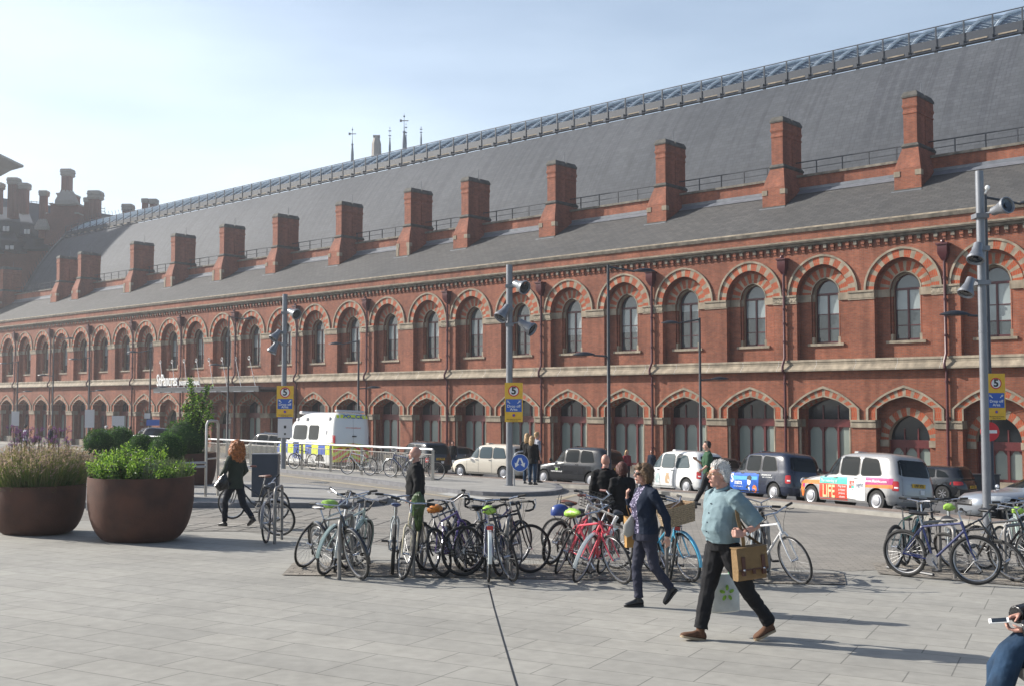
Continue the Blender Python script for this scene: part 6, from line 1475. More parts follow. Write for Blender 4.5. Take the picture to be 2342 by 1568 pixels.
    for s in 'LR':
        t=MB(); shoe(t,J['an'+s],J['to'+s],hgt=.09*h,w_=.046*h if not fem else .038*h,sole=J['hl'+s]); t.build('shoe',list(shoes),ob_,smooth=50)
    if extra: extra(ob_,J,Mr,h)
    return ob_
def ground_pt(x,Y,X=None):
    X=(x-CX)/F*Y; return Vector((X,Y,g1(X,Y)))
# --- the man in the blue shirt ---
def man_extra(o,J,Mr,h):
    g_=MB(); g_.M=Matrix.Translation(J['head'])@Mr
    for s in (-1,1):
        g_.tube([(.099,s*.033+.022*math.cos(a*PI/7),.006+.017*math.sin(a*PI/7)) for a in range(14)],.0018,4,0,closed=True); g_.tube([(.098,s*.055,.012),(.05,s*.078,.012),(-.02,s*.084,.008)],.002,4,0)
    g_.tube([(.101,-.011,.008),(.104,0,.012),(.101,.011,.008)],.002,4,0); g_.build('glasses',['gold'],o)
    # quiff
    g_=MB(); g_.M=Matrix.Translation(J['head'])@Mr; r_=random.Random(3)
    for i in range(60):
        x,y=r_.uniform(-.08,.075),r_.uniform(-.055,.055); z=.125-abs(y)*.5-max(0,-x)*.35-max(0,x)*.35; g_.tube([(x,y,z-.02),(x-.006,y*1.1,z+.018),(x-.026,y*1.2,z+.034+r_.random()*.014)],[.009,.006,.001],4)
    g_.build('hair_tuft',['hair_white'],o)
    g_=MB(); w_=J['wrL']; e=J['elL']; d=(e-w_).normalized(); p=w_+d*.035; a=d.cross(V(0,0,1)).normalized(); b_=d.cross(a)
    g_.tube([p+a*.034*math.cos(k*PI/7)+b_*.034*math.sin(k*PI/7) for k in range(14)],.009,5,0,closed=True); q_=p+V(.0,.034,-.008); g_.sph(q_,.02,10,1,(1,.35,1)); g_.build('wrist_watch',['leather_brown','white_paint'],o,smooth=True)
    # shirt buttons and pocket
    g_=MB()
    for z in (1.34,1.25,1.16,1.07,.98): g_.sph((.17+.035*math.exp(-((z-1.08)/.13)**2)-(.02 if z>1.3 else 0),.03,z),.008,6)
    g_.build('buttons',['jacket_navy'],o)
MP=ground_pt(1650,10.85)
man=person('elderly white-haired man in a pale blue shirt striding left with a canvas shoulder bag',MP,R(200),H=1.75,top='shirt_blue',legs='trousers_black',skin='skin',hair=('short','hair_white'),shoes=('suede_brown','sole_tan'),vox=.0075,sleeve=.56,build=1.08,yaw=-6,pitch=2,
  torso=[(0,.88,.125,.17),(.01,.96,.145,.18),(.03,1.08,.165,.19),(.02,1.2,.155,.19),(.0,1.32,.14,.195),(-.015,1.41,.105,.165),(-.02,1.47,.07,.085)],
  J=dict(head=(.045,0,1.615),neck=(.0,0,1.475),shL=(-.02,.19,1.40),shR=(.0,-.19,1.40),elL=(-.20,.31,1.15),wrL=(-.02,.335,1.07),elR=(-.02,-.28,1.10),wrR=(-.13,-.27,.84),
   hipL=(-.02,.09,.88),hipR=(.02,-.09,.88),knR=(.13,-.09,.48),anR=(.21,-.09,.10),toR=(.43,-.10,.045),hlR=(.22,-.09,.0),knL=(-.22,.10,.47),anL=(-.46,.10,.155),toL=(-.28,.10,.0),hlL=(-.46,.10,.06)),
  handL=(V(1,-.15,.12),V(-.1,-1,-.35),1.15),handR=(V(.05,0,-1),V(0,1,0),1.1),extra=man_extra,legr=1.16)
mm=Matrix.Translation(MP)@Matrix.Rotation(R(200),4,'Z')
b=MB(); b.M=mm
def bagring(z,k=1,dx=0): return [(-.385+dx,.205+.0,z),(-.07,.205,z),(-.07,.205+.10*k,z),(-.385+dx,.205+.10*k,z)]
b.M=mm@Matrix.Translation((.05,.0,.065))@Matrix.Rotation(R(4),4,'Y')
b.loft([bagring(.545,.8),bagring(.56,1.0),bagring(.70,1.15),bagring(.83,.95),bagring(.855,.6)],0)
b.loft([[(-.395,.29,.655),(-.06,.29,.655),(-.06,.335,.655),(-.395,.335,.655)],[(-.395,.30,.86),(-.06,.30,.86),(-.06,.32,.86),(-.395,.32,.86)]],0)
b.box(-.40,.20,.855,-.06,.325,.865,0)
for x in (-.34,-.12): b.box(x-.018,.322,.60,x+.018,.343,.78,1); b.sph((x,.346,.655),.012,6,2)
b.box(-.39,.325,.648,-.065,.341,.662,1); b.box(-.245,.33,.61,-.215,.345,.66,1)
bag=b.build('shoulder_bag',['canvas_bag','leather_brown','chrome_part'],smooth=30,label='brown canvas messenger bag with leather straps hanging at the hip of the blue-shirted man',cat='bag')
b=MB(); b.M=mm; b.tube([(-.06,.27,.92),(-.05,.29,.98),(-.03,.305,1.05),(.0,.28,1.2),(-.01,.23,1.33),(-.03,.17,1.44),(-.05,.09,1.49),(-.13,.0,1.42),(-.19,-.05,1.2),(-.24,.12,1.0),(-.29,.26,.93)],[(.004,.022)]*11,6,0,up=(0,1,0)); b.build('strap',['canvas_bag'],smooth=True).parent=bag
b=MB(); b.M=mm; rings=[]
for z,kx,ky in ((.22,.16,.05),(.235,.17,.07),(.40,.165,.07),(.54,.15,.05),(.60,.09,.03)): rings.append([(-.16+kx*math.cos(a*PI/8)*(1+.06*math.sin(a*3)),-.26+ky*math.sin(a*PI/8),z) for a in range(16)])
b.loft(rings,0)
for s in (-1,1): b.tube([(s*.06-.16,-.24,.58),(s*.035-.15,-.25,.70),(-.14,-.26,.77)],[(.004,.018),(.004,.012),(.004,.012)],6,2)
for k in range(5):
    a=k*2*PI/5+.3; c=(-.15+.055*math.cos(a),.42+.055*math.sin(a)); P_=[(c[0]+.03*math.cos(q_*PI/6)*math.cos(a)-.018*math.sin(q_*PI/6)*math.sin(a),c[1]+.03*math.cos(q_*PI/6)*math.sin(a)+.018*math.sin(q_*PI/6)*math.cos(a)) for q_ in range(12)]
    b.add([(x,-.26+.078*math.sqrt(max(0,1-((x+.16)/.19)**2)),z) for x,z in P_],[tuple(range(12))],1)
me=textmesh('simply fresh',.032,0); b.add([(-v.co.x,-.26+.078*math.sqrt(max(0,1-(v.co.x/.19)**2)),.29+v.co.y) for v in me.vertices],[tuple(p.vertices) for p in me.polygons],3) if 0 else None
b.tube([(.005,-.26,.23),(.005,-.26,.56)],.006,5,2)
tag(b.build('carrier_bag',['carrier_white','carrier_green','carrier_edge','black'],smooth=40),'white carrier bag with green petals in the far hand of the walking man','bag')
# --- the woman in navy ---
def woman_extra(o,J,Mr,h):
    g_=MB(); g_.M=Matrix.Translation(J['head'])@Mr@Matrix.Scale(h,4)
    for s in (-1,1): g_.sph((.092,s*.033,.006),.028,10,0,(.3,1,.72)); g_.tube([(.09,s*.058,.012),(.04,s*.08,.012),(-.01,s*.085,.005)],.004,4,0)
    g_.tube([(.1,-.01,.012),(.1,.01,.012)],.004,4,0); g_.build('sunglasses',['lens_dark'],o,smooth=True)
    g_=MB(); g_.tube([J['neck']+V(.05,.07,.0),V(.12,.05,1.15)*h,V(.15,-.02,1.0)*h,V(.17,-.07,.9)*h],[(.003,.008)]*4,5,0); g_.tube([J['neck']+V(.05,-.07,.0),V(.13,-.0,1.15)*h,V(.15,-.02,1.0)*h],[(.003,.008)]*3,5,0); g_.build('bag_strap',['leather_brown'],o)
WP=ground_pt(1474,12.75)
woman=person('woman in sunglasses and a navy jacket striding left with a grey handbag',WP,R(196),H=1.66,top=('jacket_navy','blouse_print'),legs='trousers_navy',skin='skin_pale',hair=('bob','hair_brown'),vox=.0085,yaw=0,pitch=4,fem=1,build=.9,coat=0,
  torso=[(.0,.82,.15,.185),(.0,.90,.145,.185),(.0,1.0,.13,.165),(.02,1.12,.13,.155),(.03,1.25,.14,.165),(.0,1.36,.115,.165),(-.01,1.43,.085,.135),(-.01,1.48,.06,.075)],
  J=dict(head=(.03,0,1.615),neck=(-.01,0,1.48),shL=(-.02,.175,1.40),shR=(.0,-.175,1.40),elL=(-.17,.25,1.10),wrL=(-.17,.27,.87),elR=(.05,-.24,1.13),wrR=(.17,-.17,1.33),
   hipL=(0,.08,.88),hipR=(0,-.08,.88),knR=(.09,-.08,.47),anR=(.06,-.08,.095),toR=(.25,-.09,.0),knL=(-.08,.09,.49),anL=(-.30,.09,.235),toL=(-.21,.09,.04),hlL=(-.335,.09,.17)),
  handL=(V(-.05,0,-1),V(.4,-1,0),.5),handR=(V(.1,.25,.95),V(-.8,.3,-.2),1.2),extra=woman_extra,legr=.95)
mw=Matrix.Translation(WP)@Matrix.Rotation(R(196),4,'Z')
b=MB(); b.M=mw; b.tube([(.15,-.02,1.06),(.155,-.03,1.01),(.18,-.04,.93),(.19,-.04,.85),(.18,-.04,.82)],[(.02,.015),(.05,.03),(.085,.045),(.075,.045),(.04,.02)],12,0,up=(1,0,0)); tag(b.build('handbag',['bag_grey'],smooth=True),'pale grey leather handbag hanging in front of the woman in navy','handbag')
b=MB(); b.M=mw; b.loft([[(-.06,-.30,.66),(.14,-.30,.66),(.14,-.23,.66),(-.06,-.23,.66)],[(-.06,-.30,.98),(.15,-.30,1.03),(.14,-.23,1.0),(-.06,-.23,.98)]],0); b.tube([(.08,-.27,1.0),(.13,-.25,1.12),(.13,-.24,1.2)],.004,4,0); tag(b.build('paper_bag',['paper_yellow']),'yellow paper carrier bag on the far side of the woman in navy','bag')
# --- figures farther back ---
def pp(x,y,Y): 
    p=ground_pt(x,Y); return p
person('bald bearded man in a black jacket standing behind the second bicycle rack',pp(951,0,18.2),R(184),H=1.69,top='jacket_black',legs='jeans_dark',hair=('bald','hair_white'),vox=.013,yaw=6,build=1.12,
  torso=[(0,.82,.15,.2),(0,.95,.15,.195),(0,1.1,.155,.195),(0,1.25,.15,.205),(-.005,1.36,.13,.2),(-.01,1.43,.095,.16),(-.01,1.48,.065,.08)],J=dict(elL=(-.05,.27,1.12),wrL=(.02,.27,.88),elR=(.02,-.26,1.12),wrR=(.10,-.26,.9)))
person('bald man in a long black jacket seen from behind, left of the pair',pp(1384,0,18.6),R(80),H=1.62,top='jacket_black',legs='trousers_brown',hair=('bald',None),vox=.014,coat=.72,build=1.12,yaw=-4)
person('dark auburn-haired woman in black seen from behind, right of the pair',pp(1421,0,18.3),R(100),H=1.50,top='jacket_black',legs='trousers_black',hair=('bob','hair_red'),vox=.014,coat=.62,fem=1)
person('ginger curly-haired woman in a green parka walking away at the left',pp(542,0,21.6),R(148),H=1.68,top='coat_green',legs='jeans_dark',hair=('curly','hair_ginger'),vox=.013,coat=.78,fem=1,build=.95,
  J=dict(shL=(0,.16,1.40),shR=(0,-.16,1.40),elL=(.05,.25,1.14),wrL=(.20,.22,1.02),elR=(-.02,-.27,1.13),wrR=(.12,-.24,.98),knL=(.20,.09,.50),anL=(.20,.09,.09),toL=(.38,.09,0.02),knR=(-.14,-.09,.46),anR=(-.40,-.09,.20),toR=(-.28,-.09,.02),hlR=(-.44,-.09,.12)))
b=MB(); p=pp(519,0,21.4); b.tube([p+V(.05,0,1.30),p+V(.0,0,1.05),p+V(-.03,0,.95),p+V(-.08,0,.80),p+V(-.05,0,.72)],[(.012,.01),(.02,.015),(.09,.06),(.15,.09),(.07,.05)],10,0,up=(1,0,0)); tag(b.build('handbag',['leather_black'],smooth=True),'black slouchy handbag carried by the ginger-haired woman','handbag')
person('young man in a green shirt striding left beside the white cab',pp(1616,0,29.5),R(178),H=1.80,top='shirt_green',legs='trousers_black',hair=('short','hair_dark'),vox=.016,yaw=0,sleeve=.75,build=.9,skin='skin_pale',
  J=dict(elL=(-.05,.24,1.14),wrL=(.12,.2,1.26),elR=(.1,-.24,1.14),wrR=(.28,-.22,1.05),knR=(.16,-.08,.50),anR=(.0,-.08,.10),toR=(.19,-.08,.0),knL=(-.05,.09,.50),anL=(.36,.09,.2),toL=(.48,.09,.05)) if 0 else dict(elL=(.02,.24,1.14),wrL=(.16,.2,1.02),elR=(.1,-.24,1.14),wrR=(.25,-.22,1.25),knR=(-.10,-.08,.48),anR=(-.22,-.08,.13),toR=(-.05,-.08,.0),knL=(.16,.09,.48),anL=(.36,.09,.14),toL=(.52,.09,.08),hlL=(.36,.09,.02)))
I2=V(0,0,.13)
IG='women waiting on the island tip'
person('blond woman in a black top and blue jeans, nearest of the three on the island',pp(1217,0,37.6)+I2,R(60),H=1.66,top='jacket_black',legs='jeans_blue',hair=('long','hair_blond'),vox=.018,coat=.76,fem=1,group=IG)
person('blond woman in dark clothes half hidden behind the nearest of the three',pp(1206,0,38.3)+I2,R(70),H=1.74,top='jacket_black',legs='jeans_blue',hair=('long','hair_blond'),vox=.018,fem=1,group=IG)
person('curly fair-haired person in a pale grey top, farthest of the three on the island',pp(1228,0,39.3)+I2,R(20),H=1.80,top='top_grey',legs='jeans_dark',hair=('short','hair_blond'),vox=.018,yaw=10,sleeve=.6,group=IG)
def rp2(x,Y): X=(x-CX)/F*Y; return Vector((X,Y,gz(X,Y)))
person('distant woman in a red top beyond the charcoal cab',rp2(1433,56),R(-60),H=1.66,top='top_red',legs='jeans_dark',hair=('long','hair_blond'),vox=.022,fem=1)
person('distant woman in dark blue at the foot of a downpipe',rp2(1489,60),R(-120),H=1.62,top='jacket_navy',legs='jeans_dark',hair=('long','hair_red'),vox=.022,fem=1)
person('distant man in dark clothes between the black cab and the estate car',rp2(1036,70),R(-100),H=1.75,top='jacket_black',legs='jeans_dark',hair=('short','hair_dark'),vox=.022)
for x_,Y_,a_,tp,hr,lb in ((62,58,40,'top_grey','hair_dark','distant pedestrian in pale grey above the left grasses'),(118,62,200,'jacket_navy','hair_blond','distant fair-haired pedestrian in navy above the left grasses'),(246,66,10,'top_grey','hair_white','distant white-haired pedestrian beyond the dark box balls'),(262,70,200,'top_red','hair_dark','distant pedestrian in red beyond the dark box balls'),(300,64,180,'jacket_black','hair_dark','distant pedestrian in black left of the parked cab behind the shrubs')):
    person(lb,rp2(x_,Y_),R(a_),H=1.72,top=tp,legs='jeans_dark',hair=('short',hr),vox=.024)
# --- the seated person at the right edge ---
def seated():
    P0=ground_pt(2303,7.5)
    rz=R(172); b=MB(); vox=.008
    # joints, forward x, left y (towards the viewer)
    hip=V(-.42,0,.56);kn1=V(.03,.10,.72);an1=V(-.02,.16,.30);kn2=V(.02,-.16,.52);an2=V(.10,-.14,.10)
    sh=V(-.40,.12,1.05);el=V(-.30,.20,.80);wr=V(-.06,.10,.76);sh2=V(-.42,-.2,1.05);el2=V(-.26,-.22,.84);wr2=V(-.06,-.04,.83)
    kn1=V(.0,.06,.67); an1=V(.20,.10,.16)
    b.tube([hip,kn1],[.08,.06],8); b.tube([kn1,an1],[.055,.04],8); b.tube([hip-V(0,.18,0),kn2],[.08,.06],8); b.tube([kn2,an2],[.055,.04],8)
    b.tube([hip,V(-.42,-.04,.8),V(-.42,-.04,1.08),V(-.40,-.04,1.2)],[(.14,.17),(.13,.16),(.13,.18),(.05,.06)],12,up=(1,0,0))
    b.tube([sh,el,wr],[.045,.04,.03],8); b.tube([sh2,el2,wr2],[.045,.04,.03],8)
    b.tube([V(-.40,-.04,1.15),V(-.36,-.04,1.32)],.055,8); head_shape(b,V(-.31,-.04,1.43),Rz(0,-30),0,1)
    hand(b,wr2,V(1,.22,-.25),V(.1,.5,-1),.55,-1); hand(b,wr,V(.95,-.25,-.15),V(0,-.1,1),.55,1)
    o=bpy.data.objects.new('person',remesh(b,vox,'body',['skin'],2)); COL.objects.link(o); o.location=P0; o.rotation_euler[2]=rz
    tag(o,'seated person in jeans and black leather jacket, cut by the right edge','person')
    t=MB(); t.tube([hip+V(0,.02,0),hip*.5+kn1*.5,kn1+V(-.02,0,-.005),kn1+V(.03,.0,-.06),kn1*.5+an1*.5,an1],[.115,.105,.088,.088,.085,.095],14); t.tube([hip-V(0,.18,0),kn2,kn2+V(.03,0,-.07),kn2*.5+an2*.5,an2],[.11,.09,.085,.08,.085],14); t.tube([V(-.52,-.1,.55),V(-.36,-.1,.57)],[(.14,.2),(.13,.19)],12,up=(0,0,1))
    q_=bpy.data.objects.new('jeans',remesh(t,.009,'jeans',['jeans_blue'],3)); COL.objects.link(q_); q_.parent=o
    t=MB(); t.tube([V(-.42,-.04,.60),V(-.42,-.04,.8),V(-.42,-.04,1.08),V(-.40,-.04,1.18)],[(.18,.2),(.16,.19),(.16,.21),(.07,.08)],12,up=(1,0,0))
    for s_,e_,w_ in ((sh,el,wr),(sh2,el2,wr2)): t.tube([s_,s_*.5+e_*.5,e_,e_*.5+w_*.5,w_+V(.03,0,0)],[.085,.08,.078,.072,.062],12)
    q_=bpy.data.objects.new('jacket',remesh(t,.009,'jacket',['leather_black'],2)); COL.objects.link(q_); q_.parent=o
    t=MB(); t.M=Matrix.Translation(V(-.31,-.04,1.43))@Rz(0,-30); t.sph((-.025,0,.045),.1,12,0,(.98,.85,.92)); t.build('hair',['hair_dark'],o,smooth=True)
    for a_,d in ((an1,V(.2,.02,-.06)),(an2,V(.2,0,-.09))):
        t=MB(); shoe(t,a_,a_+d,sole=a_+V(-.02,0,-.09)); t.build('shoe',['shoe_black','sole_tan'],o,smooth=50)
    Mp=Matrix.Translation(P0)@Matrix.Rotation(rz,4,'Z')
    t=MB(); t.M=Mp@Matrix.Translation((.10,.035,.798))@Matrix.Rotation(R(-14),4,'Z')@Matrix.Rotation(R(8),4,'Y')@Matrix.Rotation(R(-18),4,'X')
    t.bevbox(-.065,-.032,0,.065,.032,.008,.002,0); t.box(-.048,-.029,.0081,.046,.029,.0088,1); t.lathe([(.006,.0083),(.005,.0088)],(.056,0,0),12,2)
    tag(t.build('mobile_phone',['white_paint','pane_dark','chrome_part']),'white mobile phone in the hands of the seated person','phone')
    t=MB(); t.M=Mp; t.box(-1.1,-.45,.38,-.08,.35,.46,0); t.box(-1.0,-.35,0,-.9,.25,.38,0); t.box(-.35,-.35,0,-.25,.25,.38,0)
    tag(t.build('bench',['island_paving']),'plain stone bench under the seated person at the right edge','bench')
seated()
# ---------------- planters and plants ----------------
mat('corten',(.068,.027,.016),.8,noise=.42,nscale=2.2,bump=.2,bscale=30); mat('corten_dark',(.03,.018,.014),.9); mat('soil',(.04,.03,.02),.95)
def leafmat(n_,c,rough=.45): 
    mat(n_,c,rough,noise=.35,nscale=2.5); b_=M[n_].node_tree.nodes['Principled BSDF']; b_.inputs['Specular IOR Level'].default_value=.3
    nt_=M[n_].node_tree; tl=nt_.nodes.new('ShaderNodeBsdfTranslucent'); ms_=nt_.nodes.new('ShaderNodeMixShader'); ms_.inputs[0].default_value=.38; tl.inputs[0].default_value=(min(1,c[0]*1.7),min(1,c[1]*1.7),c[2]*1.2,1)
    nt_.links.new(b_.outputs[0],ms_.inputs[1]); nt_.links.new(tl.outputs[0],ms_.inputs[2]); nt_.links.new(ms_.outputs[0],nt_.nodes['Material Output'].inputs[0])
leafmat('leaf_green',(.075,.15,.03)); leafmat('leaf_bright',(.20,.32,.05)); leafmat('leaf_dark',(.025,.06,.02)); leafmat('box_dark',(.022,.062,.016),.85); leafmat('box_light',(.075,.16,.03),.8); leafmat('grass_green',(.085,.15,.04)); leafmat('grass_tan',(.17,.17,.08),.7); leafmat('seed_pink',(.34,.25,.255),.8); leafmat('verbena',(.15,.07,.20),.8); leafmat('stem_green',(.06,.08,.03)); leafmat('bark',(.10,.075,.05),.9); leafmat('lavender_grey',(.13,.16,.10),.7)
def bowl(label,x,Y,rad,h,base):
    X=(x-CX)/F*Y; p=Vector((X,Y,g1(X,Y)-.03)); t=thing('planter',label,'planter',p,0,'rusty steel bowl planters')
    n=48; pr=[(base,0),(base+.03,.015)]
    for k in range(1,15):
        a=k/14*PI/2; pr.append((base+(rad-base)*math.sin(a)**.9,.015+(h*.74)*(1-math.cos(a))))
    pr+=[(rad,h*.9),(rad*.995,h),(rad*.97,h),(rad*.965,h*.9)]
    b=MB(); b.lathe(pr,n=n,cap=True); b.build('bowl',['corten'],t,smooth=60)
    b=MB(); b.lathe([(rad*.966,h*.9),(.01,h*.93)],n=n,cap=False); b.build('soil',['soil'],t); return p,h
def leaf(mb,p,d,L,w_,m,r_):
    d=d.normalized(); s=d.cross(V(r_.uniform(-1,1),r_.uniform(-1,1),r_.uniform(-1,1))).normalized(); u=d.cross(s)*w_*.25
    mb.add([p,p+d*L*.5+s*w_*.5+u,p+d*L,p+d*L*.5-s*w_*.5+u],[(0,1,2,3)],m)
def rdir(r_):
    while 1:
        v=V(r_.uniform(-1,1),r_.uniform(-1,1),r_.uniform(-1,1))
        if .05<v.length<1: return v.normalized()
p1,h1=bowl('lower rusty steel bowl planter at the left edge, filled with purple-headed grasses',94,19.7,.80,.90,.45)
p2,h2=bowl('large rusty steel bowl planter filled with a bright leafy shrub',328,18.9,.875,1.12,.47)
p3,h3=bowl('rusty steel bowl planter standing farther back under the small tree',432,34,.87,1.12,.55)
p4,h4=bowl('rusty steel bowl planter hidden behind the leafy one, holding a clipped ball',352,27.5,.8,1.0,.5)
p5,h5=bowl('rusty steel bowl planter in the gap between the two front planters',246,31.,.8,1.05,.5)
# grasses and verbena
r_=random.Random(11); g_=MB(); fl=MB()
for i in range(2600):
    a=r_.uniform(0,2*PI); q_=.74*math.sqrt(r_.random()); b0=V(q_*math.cos(a)*.9,q_*math.sin(a)*.9,h1*.9)
    H_=r_.uniform(.25,.62); out=V(math.cos(a),math.sin(a),0)*q_*r_.uniform(.15,.65)+V(r_.uniform(-.1,.1),r_.uniform(-.1,.1),0)
    m=0 if r_.random()<.85 else 1; w_=.006; s=V(r_.uniform(-1,1),r_.uniform(-1,1),0).normalized()*w_
    pa,pb,pc=b0,b0+V(0,0,H_*.55)+out*.35,b0+V(0,0,H_)+out
    g_.add([pa-s,pa+s,pb+s*.8,pb-s*.8,pc],[(0,1,2,3),(3,2,4)],m)
for i in range(5200):
    a=r_.uniform(0,2*PI); q_=.80*math.sqrt(r_.random()); z=r_.random()**1.3*.55*(1.1-.3*(q_/.8)**2); leaf(g_,V(q_*math.cos(a)*(1+z*.35),q_*math.sin(a)*(1+z*.3),h1*.9+z),rdir(r_)+V(0,0,.6),.06,.008,0 if r_.random()<.75-z*.7 else 1,r_)
for i in range(1150):
    a=r_.uniform(0,2*PI); q_=.74*math.sqrt(r_.random()); b0=V(q_*math.cos(a),q_*math.sin(a),h1*.9); H_=r_.uniform(.45,.86)*(1-.25*(q_/.74)**2)
    out=V(math.cos(a),math.sin(a),0)*q_*r_.uniform(.2,.55)+V(.12*r_.uniform(-.6,1),0,0); pc=b0+V(0,0,H_)+out; s=V(r_.uniform(-1,1),r_.uniform(-1,1),0).normalized()*.0035
    g_.add([b0-s,b0+s,pc+s,pc-s],[(0,1,2,3)],1)
    dr=(out*.8+V(.1,0,.3)+rdir(r_)*.25).normalized()
    for k in range(9): leaf(fl,pc-dr*.15*r_.random(),(dr+rdir(r_)*.6),.045,.013,0 if r_.random()<.75 else 1,r_)
for i in range(46):
    a=r_.uniform(0,2*PI); q_=.6*math.sqrt(r_.random()); b0=V(q_*math.cos(a)-.05,q_*math.sin(a),h1*.9); H_=r_.uniform(.78,1.10); pc=b0+V(r_.uniform(-.1,.15),r_.uniform(-.1,.1),H_)
    g_.tube([b0,(b0+pc)/2+V(.01,0,0),pc],.0035,3,2,cap=False)
    for j in range(4):
        c=pc+V(r_.uniform(-.06,.06),r_.uniform(-.05,.05),r_.uniform(-.05,.04)); g_.tube([pc-V(0,0,.08),c],.002,3,2,cap=False)
        for k in range(11): leaf(fl,c+rdir(r_)*.018*V(1,1,.5).x,rdir(r_)+V(0,0,.3),.016,.014,2,r_)
pl=thing('grass_planting','feathery tan grasses with purple verbena heads growing in the left planter','plants',p1)
g_.build('grass_blades',['grass_green','grass_tan','stem_green'],pl,fix=False); fl.build('flower_heads',['seed_pink','grass_tan','verbena'],pl,fix=False)
# leafy shrub in the second bowl
pl=thing('leafy_shrub','glossy bright green shrub with grey lavender stems growing in the large front planter','shrub',p2); f_=MB(); st_=MB()
for i in range(64):
    a=r_.uniform(0,2*PI); q_=.72*math.sqrt(r_.random()); b0=V(q_*math.cos(a),q_*math.sin(a),h2*.9); hh=r_.uniform(.34,.62)*(1-.35*(q_/.72)**2)*(1.12 if b0.x<.25 else .72); tip=b0+V(q_*math.cos(a)*.25,q_*math.sin(a)*.25,hh)
    st_.tube([b0,tip],.005,4,0,cap=False)
    for k in range(130):
        t=r_.random()**.7; c=b0+(tip-b0)*t+rdir(r_)*r_.uniform(.02,.11); 
        m=1 if t>.62 and r_.random()<.6 else (0 if r_.random()<.7 else 2)
        leaf(f_,c,rdir(r_)+V(0,0,.5),r_.uniform(.035,.06),r_.uniform(.02,.032),m,r_)
for i in range(260):
    a=r_.uniform(-1.3,1.3); q_=r_.uniform(.35,.8); b0=V(q_*math.cos(a),q_*math.sin(a)*.9,h2*.9); tip=b0+V(r_.uniform(-.06,.12),r_.uniform(-.08,.08),r_.uniform(.18,.42))
    s=V(.003,0,0); f_.add([b0-s,b0+s,tip+s,tip-s],[(0,1,2,3)],3)
    for k in range(9): leaf(f_,b0+(tip-b0)*r_.random(),(tip-b0).normalized()+rdir(r_)*.7,.03,.007,3,r_)
f_.build('foliage',['leaf_green','leaf_bright','leaf_dark','lavender_grey'],pl,fix=False); st_.build('stems',['bark'],pl)
# clipped box balls
def ball(label,x,y,Y,rpx,sq=.85):
    c=onray(x,y,Y); rad=rpx/F*Y; t=thing('box_ball',label,'shrub',c,0,'clipped box balls'); sq=1.0;f_=MB(); core=MB(); core.sph((0,0,0),rad*.88,16,0,(1,1,sq)); core.tube([(0,0,-rad*.8),(0,0,-rad*1.3)],.03,6,0)
    ph=r_.uniform(0,6)
    for i in range(int(3200)):
        d=rdir(r_); k=rad*(r_.uniform(.86,1.03)+.03*math.sin(d.x*7+ph)+.03*math.sin(d.z*9+ph)); c2=V(d.x*k,d.y*k,d.z*k*sq); leaf(f_,c2,d*.6+rdir(r_),.035*max(1,rad*1.8),.024*max(1,rad*1.8),0 if r_.random()<.7 else 1,r_)
    f_.build('foliage',['box_dark','box_light'],t,fix=False); core.build('branches',['box_dark'],t,smooth=True)
ball('clipped round box ball in front, just behind the leafy planter',383,1028,27.5,40)
ball('dark clipped box ball at the foot of the small tree',424,1006,34,50)
ball('dark clipped box ball left, nearer of the two between the front planters',226,1014,31,34,.95)
ball('dark clipped box ball right, lower of the two between the front planters',272,1010,33,36)
ball('small paler green box bush beside the front box ball',322,1018,30,27,.8)
# small tree
c=Vector(p3)+V(.1,.1,h3*.9); t=thing('young_tree','small two-stemmed tree with glossy leaves in the rear planter, before the station entrance','tree',c); tk=MB(); f_=MB()
lim=[]
for (xt,yt,k) in ((433,869,1),(476,884,1),(448,905,.8),(488,925,.7),(420,925,.7),(462,930,.8),(440,950,.7),(480,955,.7),(425,965,.6)):
    tip=onray(xt,yt,34)-c; tip.y+=r_.uniform(-.35,.35); base=V(0,0,.05); mid=base*.5+tip*.5+V(r_.uniform(-.08,.08),r_.uniform(-.1,.1),0); tk.tube([base,mid,tip],[.035*k,.02*k,.006],6); lim.append((base,mid,tip))
for (b0,md,tp) in lim:
    for i in range(470):
        t_=r_.uniform(.12,1.02); q_=(b0*(1-t_)**2+md*2*t_*(1-t_)+tp*t_*t_)+rdir(r_)*r_.uniform(.02,.34)*(1.15-t_*.75)
        leaf(f_,q_,rdir(r_)+V(0,0,.3),r_.uniform(.07,.12),r_.uniform(.04,.06),0 if r_.random()<.5 else (1 if r_.random()<.4 else 2),r_)
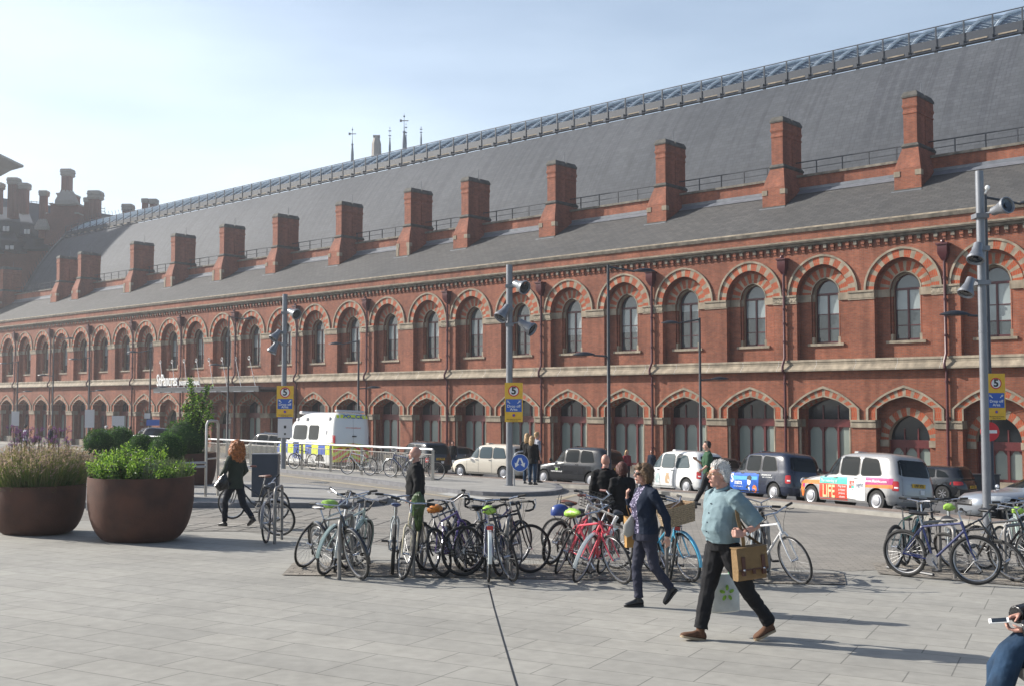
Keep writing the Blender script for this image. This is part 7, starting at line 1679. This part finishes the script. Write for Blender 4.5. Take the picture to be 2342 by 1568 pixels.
tk.build('trunk',['bark'],t,smooth=True); f_.build('crown',['leaf_green','leaf_bright','leaf_dark'],t,fix=False)
# parked vehicle and odds and ends
b=MB(); b.box(-.24,-.24,0,.24,.24,.04,0); b.loft([[(r*math.cos(a*PI/8),r*math.sin(a*PI/8),z) for a in range(16)] for r,z in ((.17,.04),(.12,.35),(.08,.62),(.03,.9))],0); b.loft([[(r*math.cos(a*PI/8),r*math.sin(a*PI/8),z) for a in range(16)] for r,z in ((.128,.34),(.098,.52))],1,cap=False)
mat('cone_white',(.5,.5,.52),.5); tag(b.build('traffic_cone',['dark_metal','cone_white'],smooth=30,loc=at(2183,48)),'pale traffic cone on the far pavement right of the silver cab','cone')
b=MB(); b.bevbox(-.8,-.3,0,.8,.3,1.05,.03); b.box(-.82,-.32,1.05,.82,.32,1.1); tag(b.build('litter_bin',['dark_metal'],loc=at(2232,47)),'dark steel bin cabinet on the far pavement near the right edge','bin')

c=gp(727,1103); b=MB(); b.lathe([(.40,0),(.40,.006),(.33,.006),(.33,.003),(.01,.004)],n=28); tag(b.build('manhole_cover',['dark_metal'],loc=c+V(0,0,.004)),'dark round manhole cover in the carriageway before the railing','manhole cover')
c=gp(1560,1205); b=MB(); b.box(-.35,-.25,0,.35,.25,.006,0); [b.box(-.33+k*.07,-.23,.006,-.30+k*.07,.23,.012,0) for k in range(10)]; tag(b.build('drain_cover',['dark_metal'],loc=c+V(0,0,.004)),'small rectangular drain cover in the carriageway beyond the wicker basket bicycle','drain cover') if 0 else None
# ---------------- the air ----------------
hz=MB(); hz.box(-450,-60,-12,330,720,46)
hm=bpy.data.materials.new('haze'); hm.use_nodes=True; n=hm.node_tree; n.nodes.clear()
o_=n.nodes.new('ShaderNodeOutputMaterial'); v_=n.nodes.new('ShaderNodeVolumePrincipled'); v_.inputs['Color'].default_value=(.93,.96,1,1); v_.inputs['Density'].default_value=.0009; v_.inputs['Anisotropy'].default_value=.65
n.links.new(v_.outputs[0],o_.inputs['Volume']); M['haze']=hm
hz.build('haze',['haze'],kind='stuff')
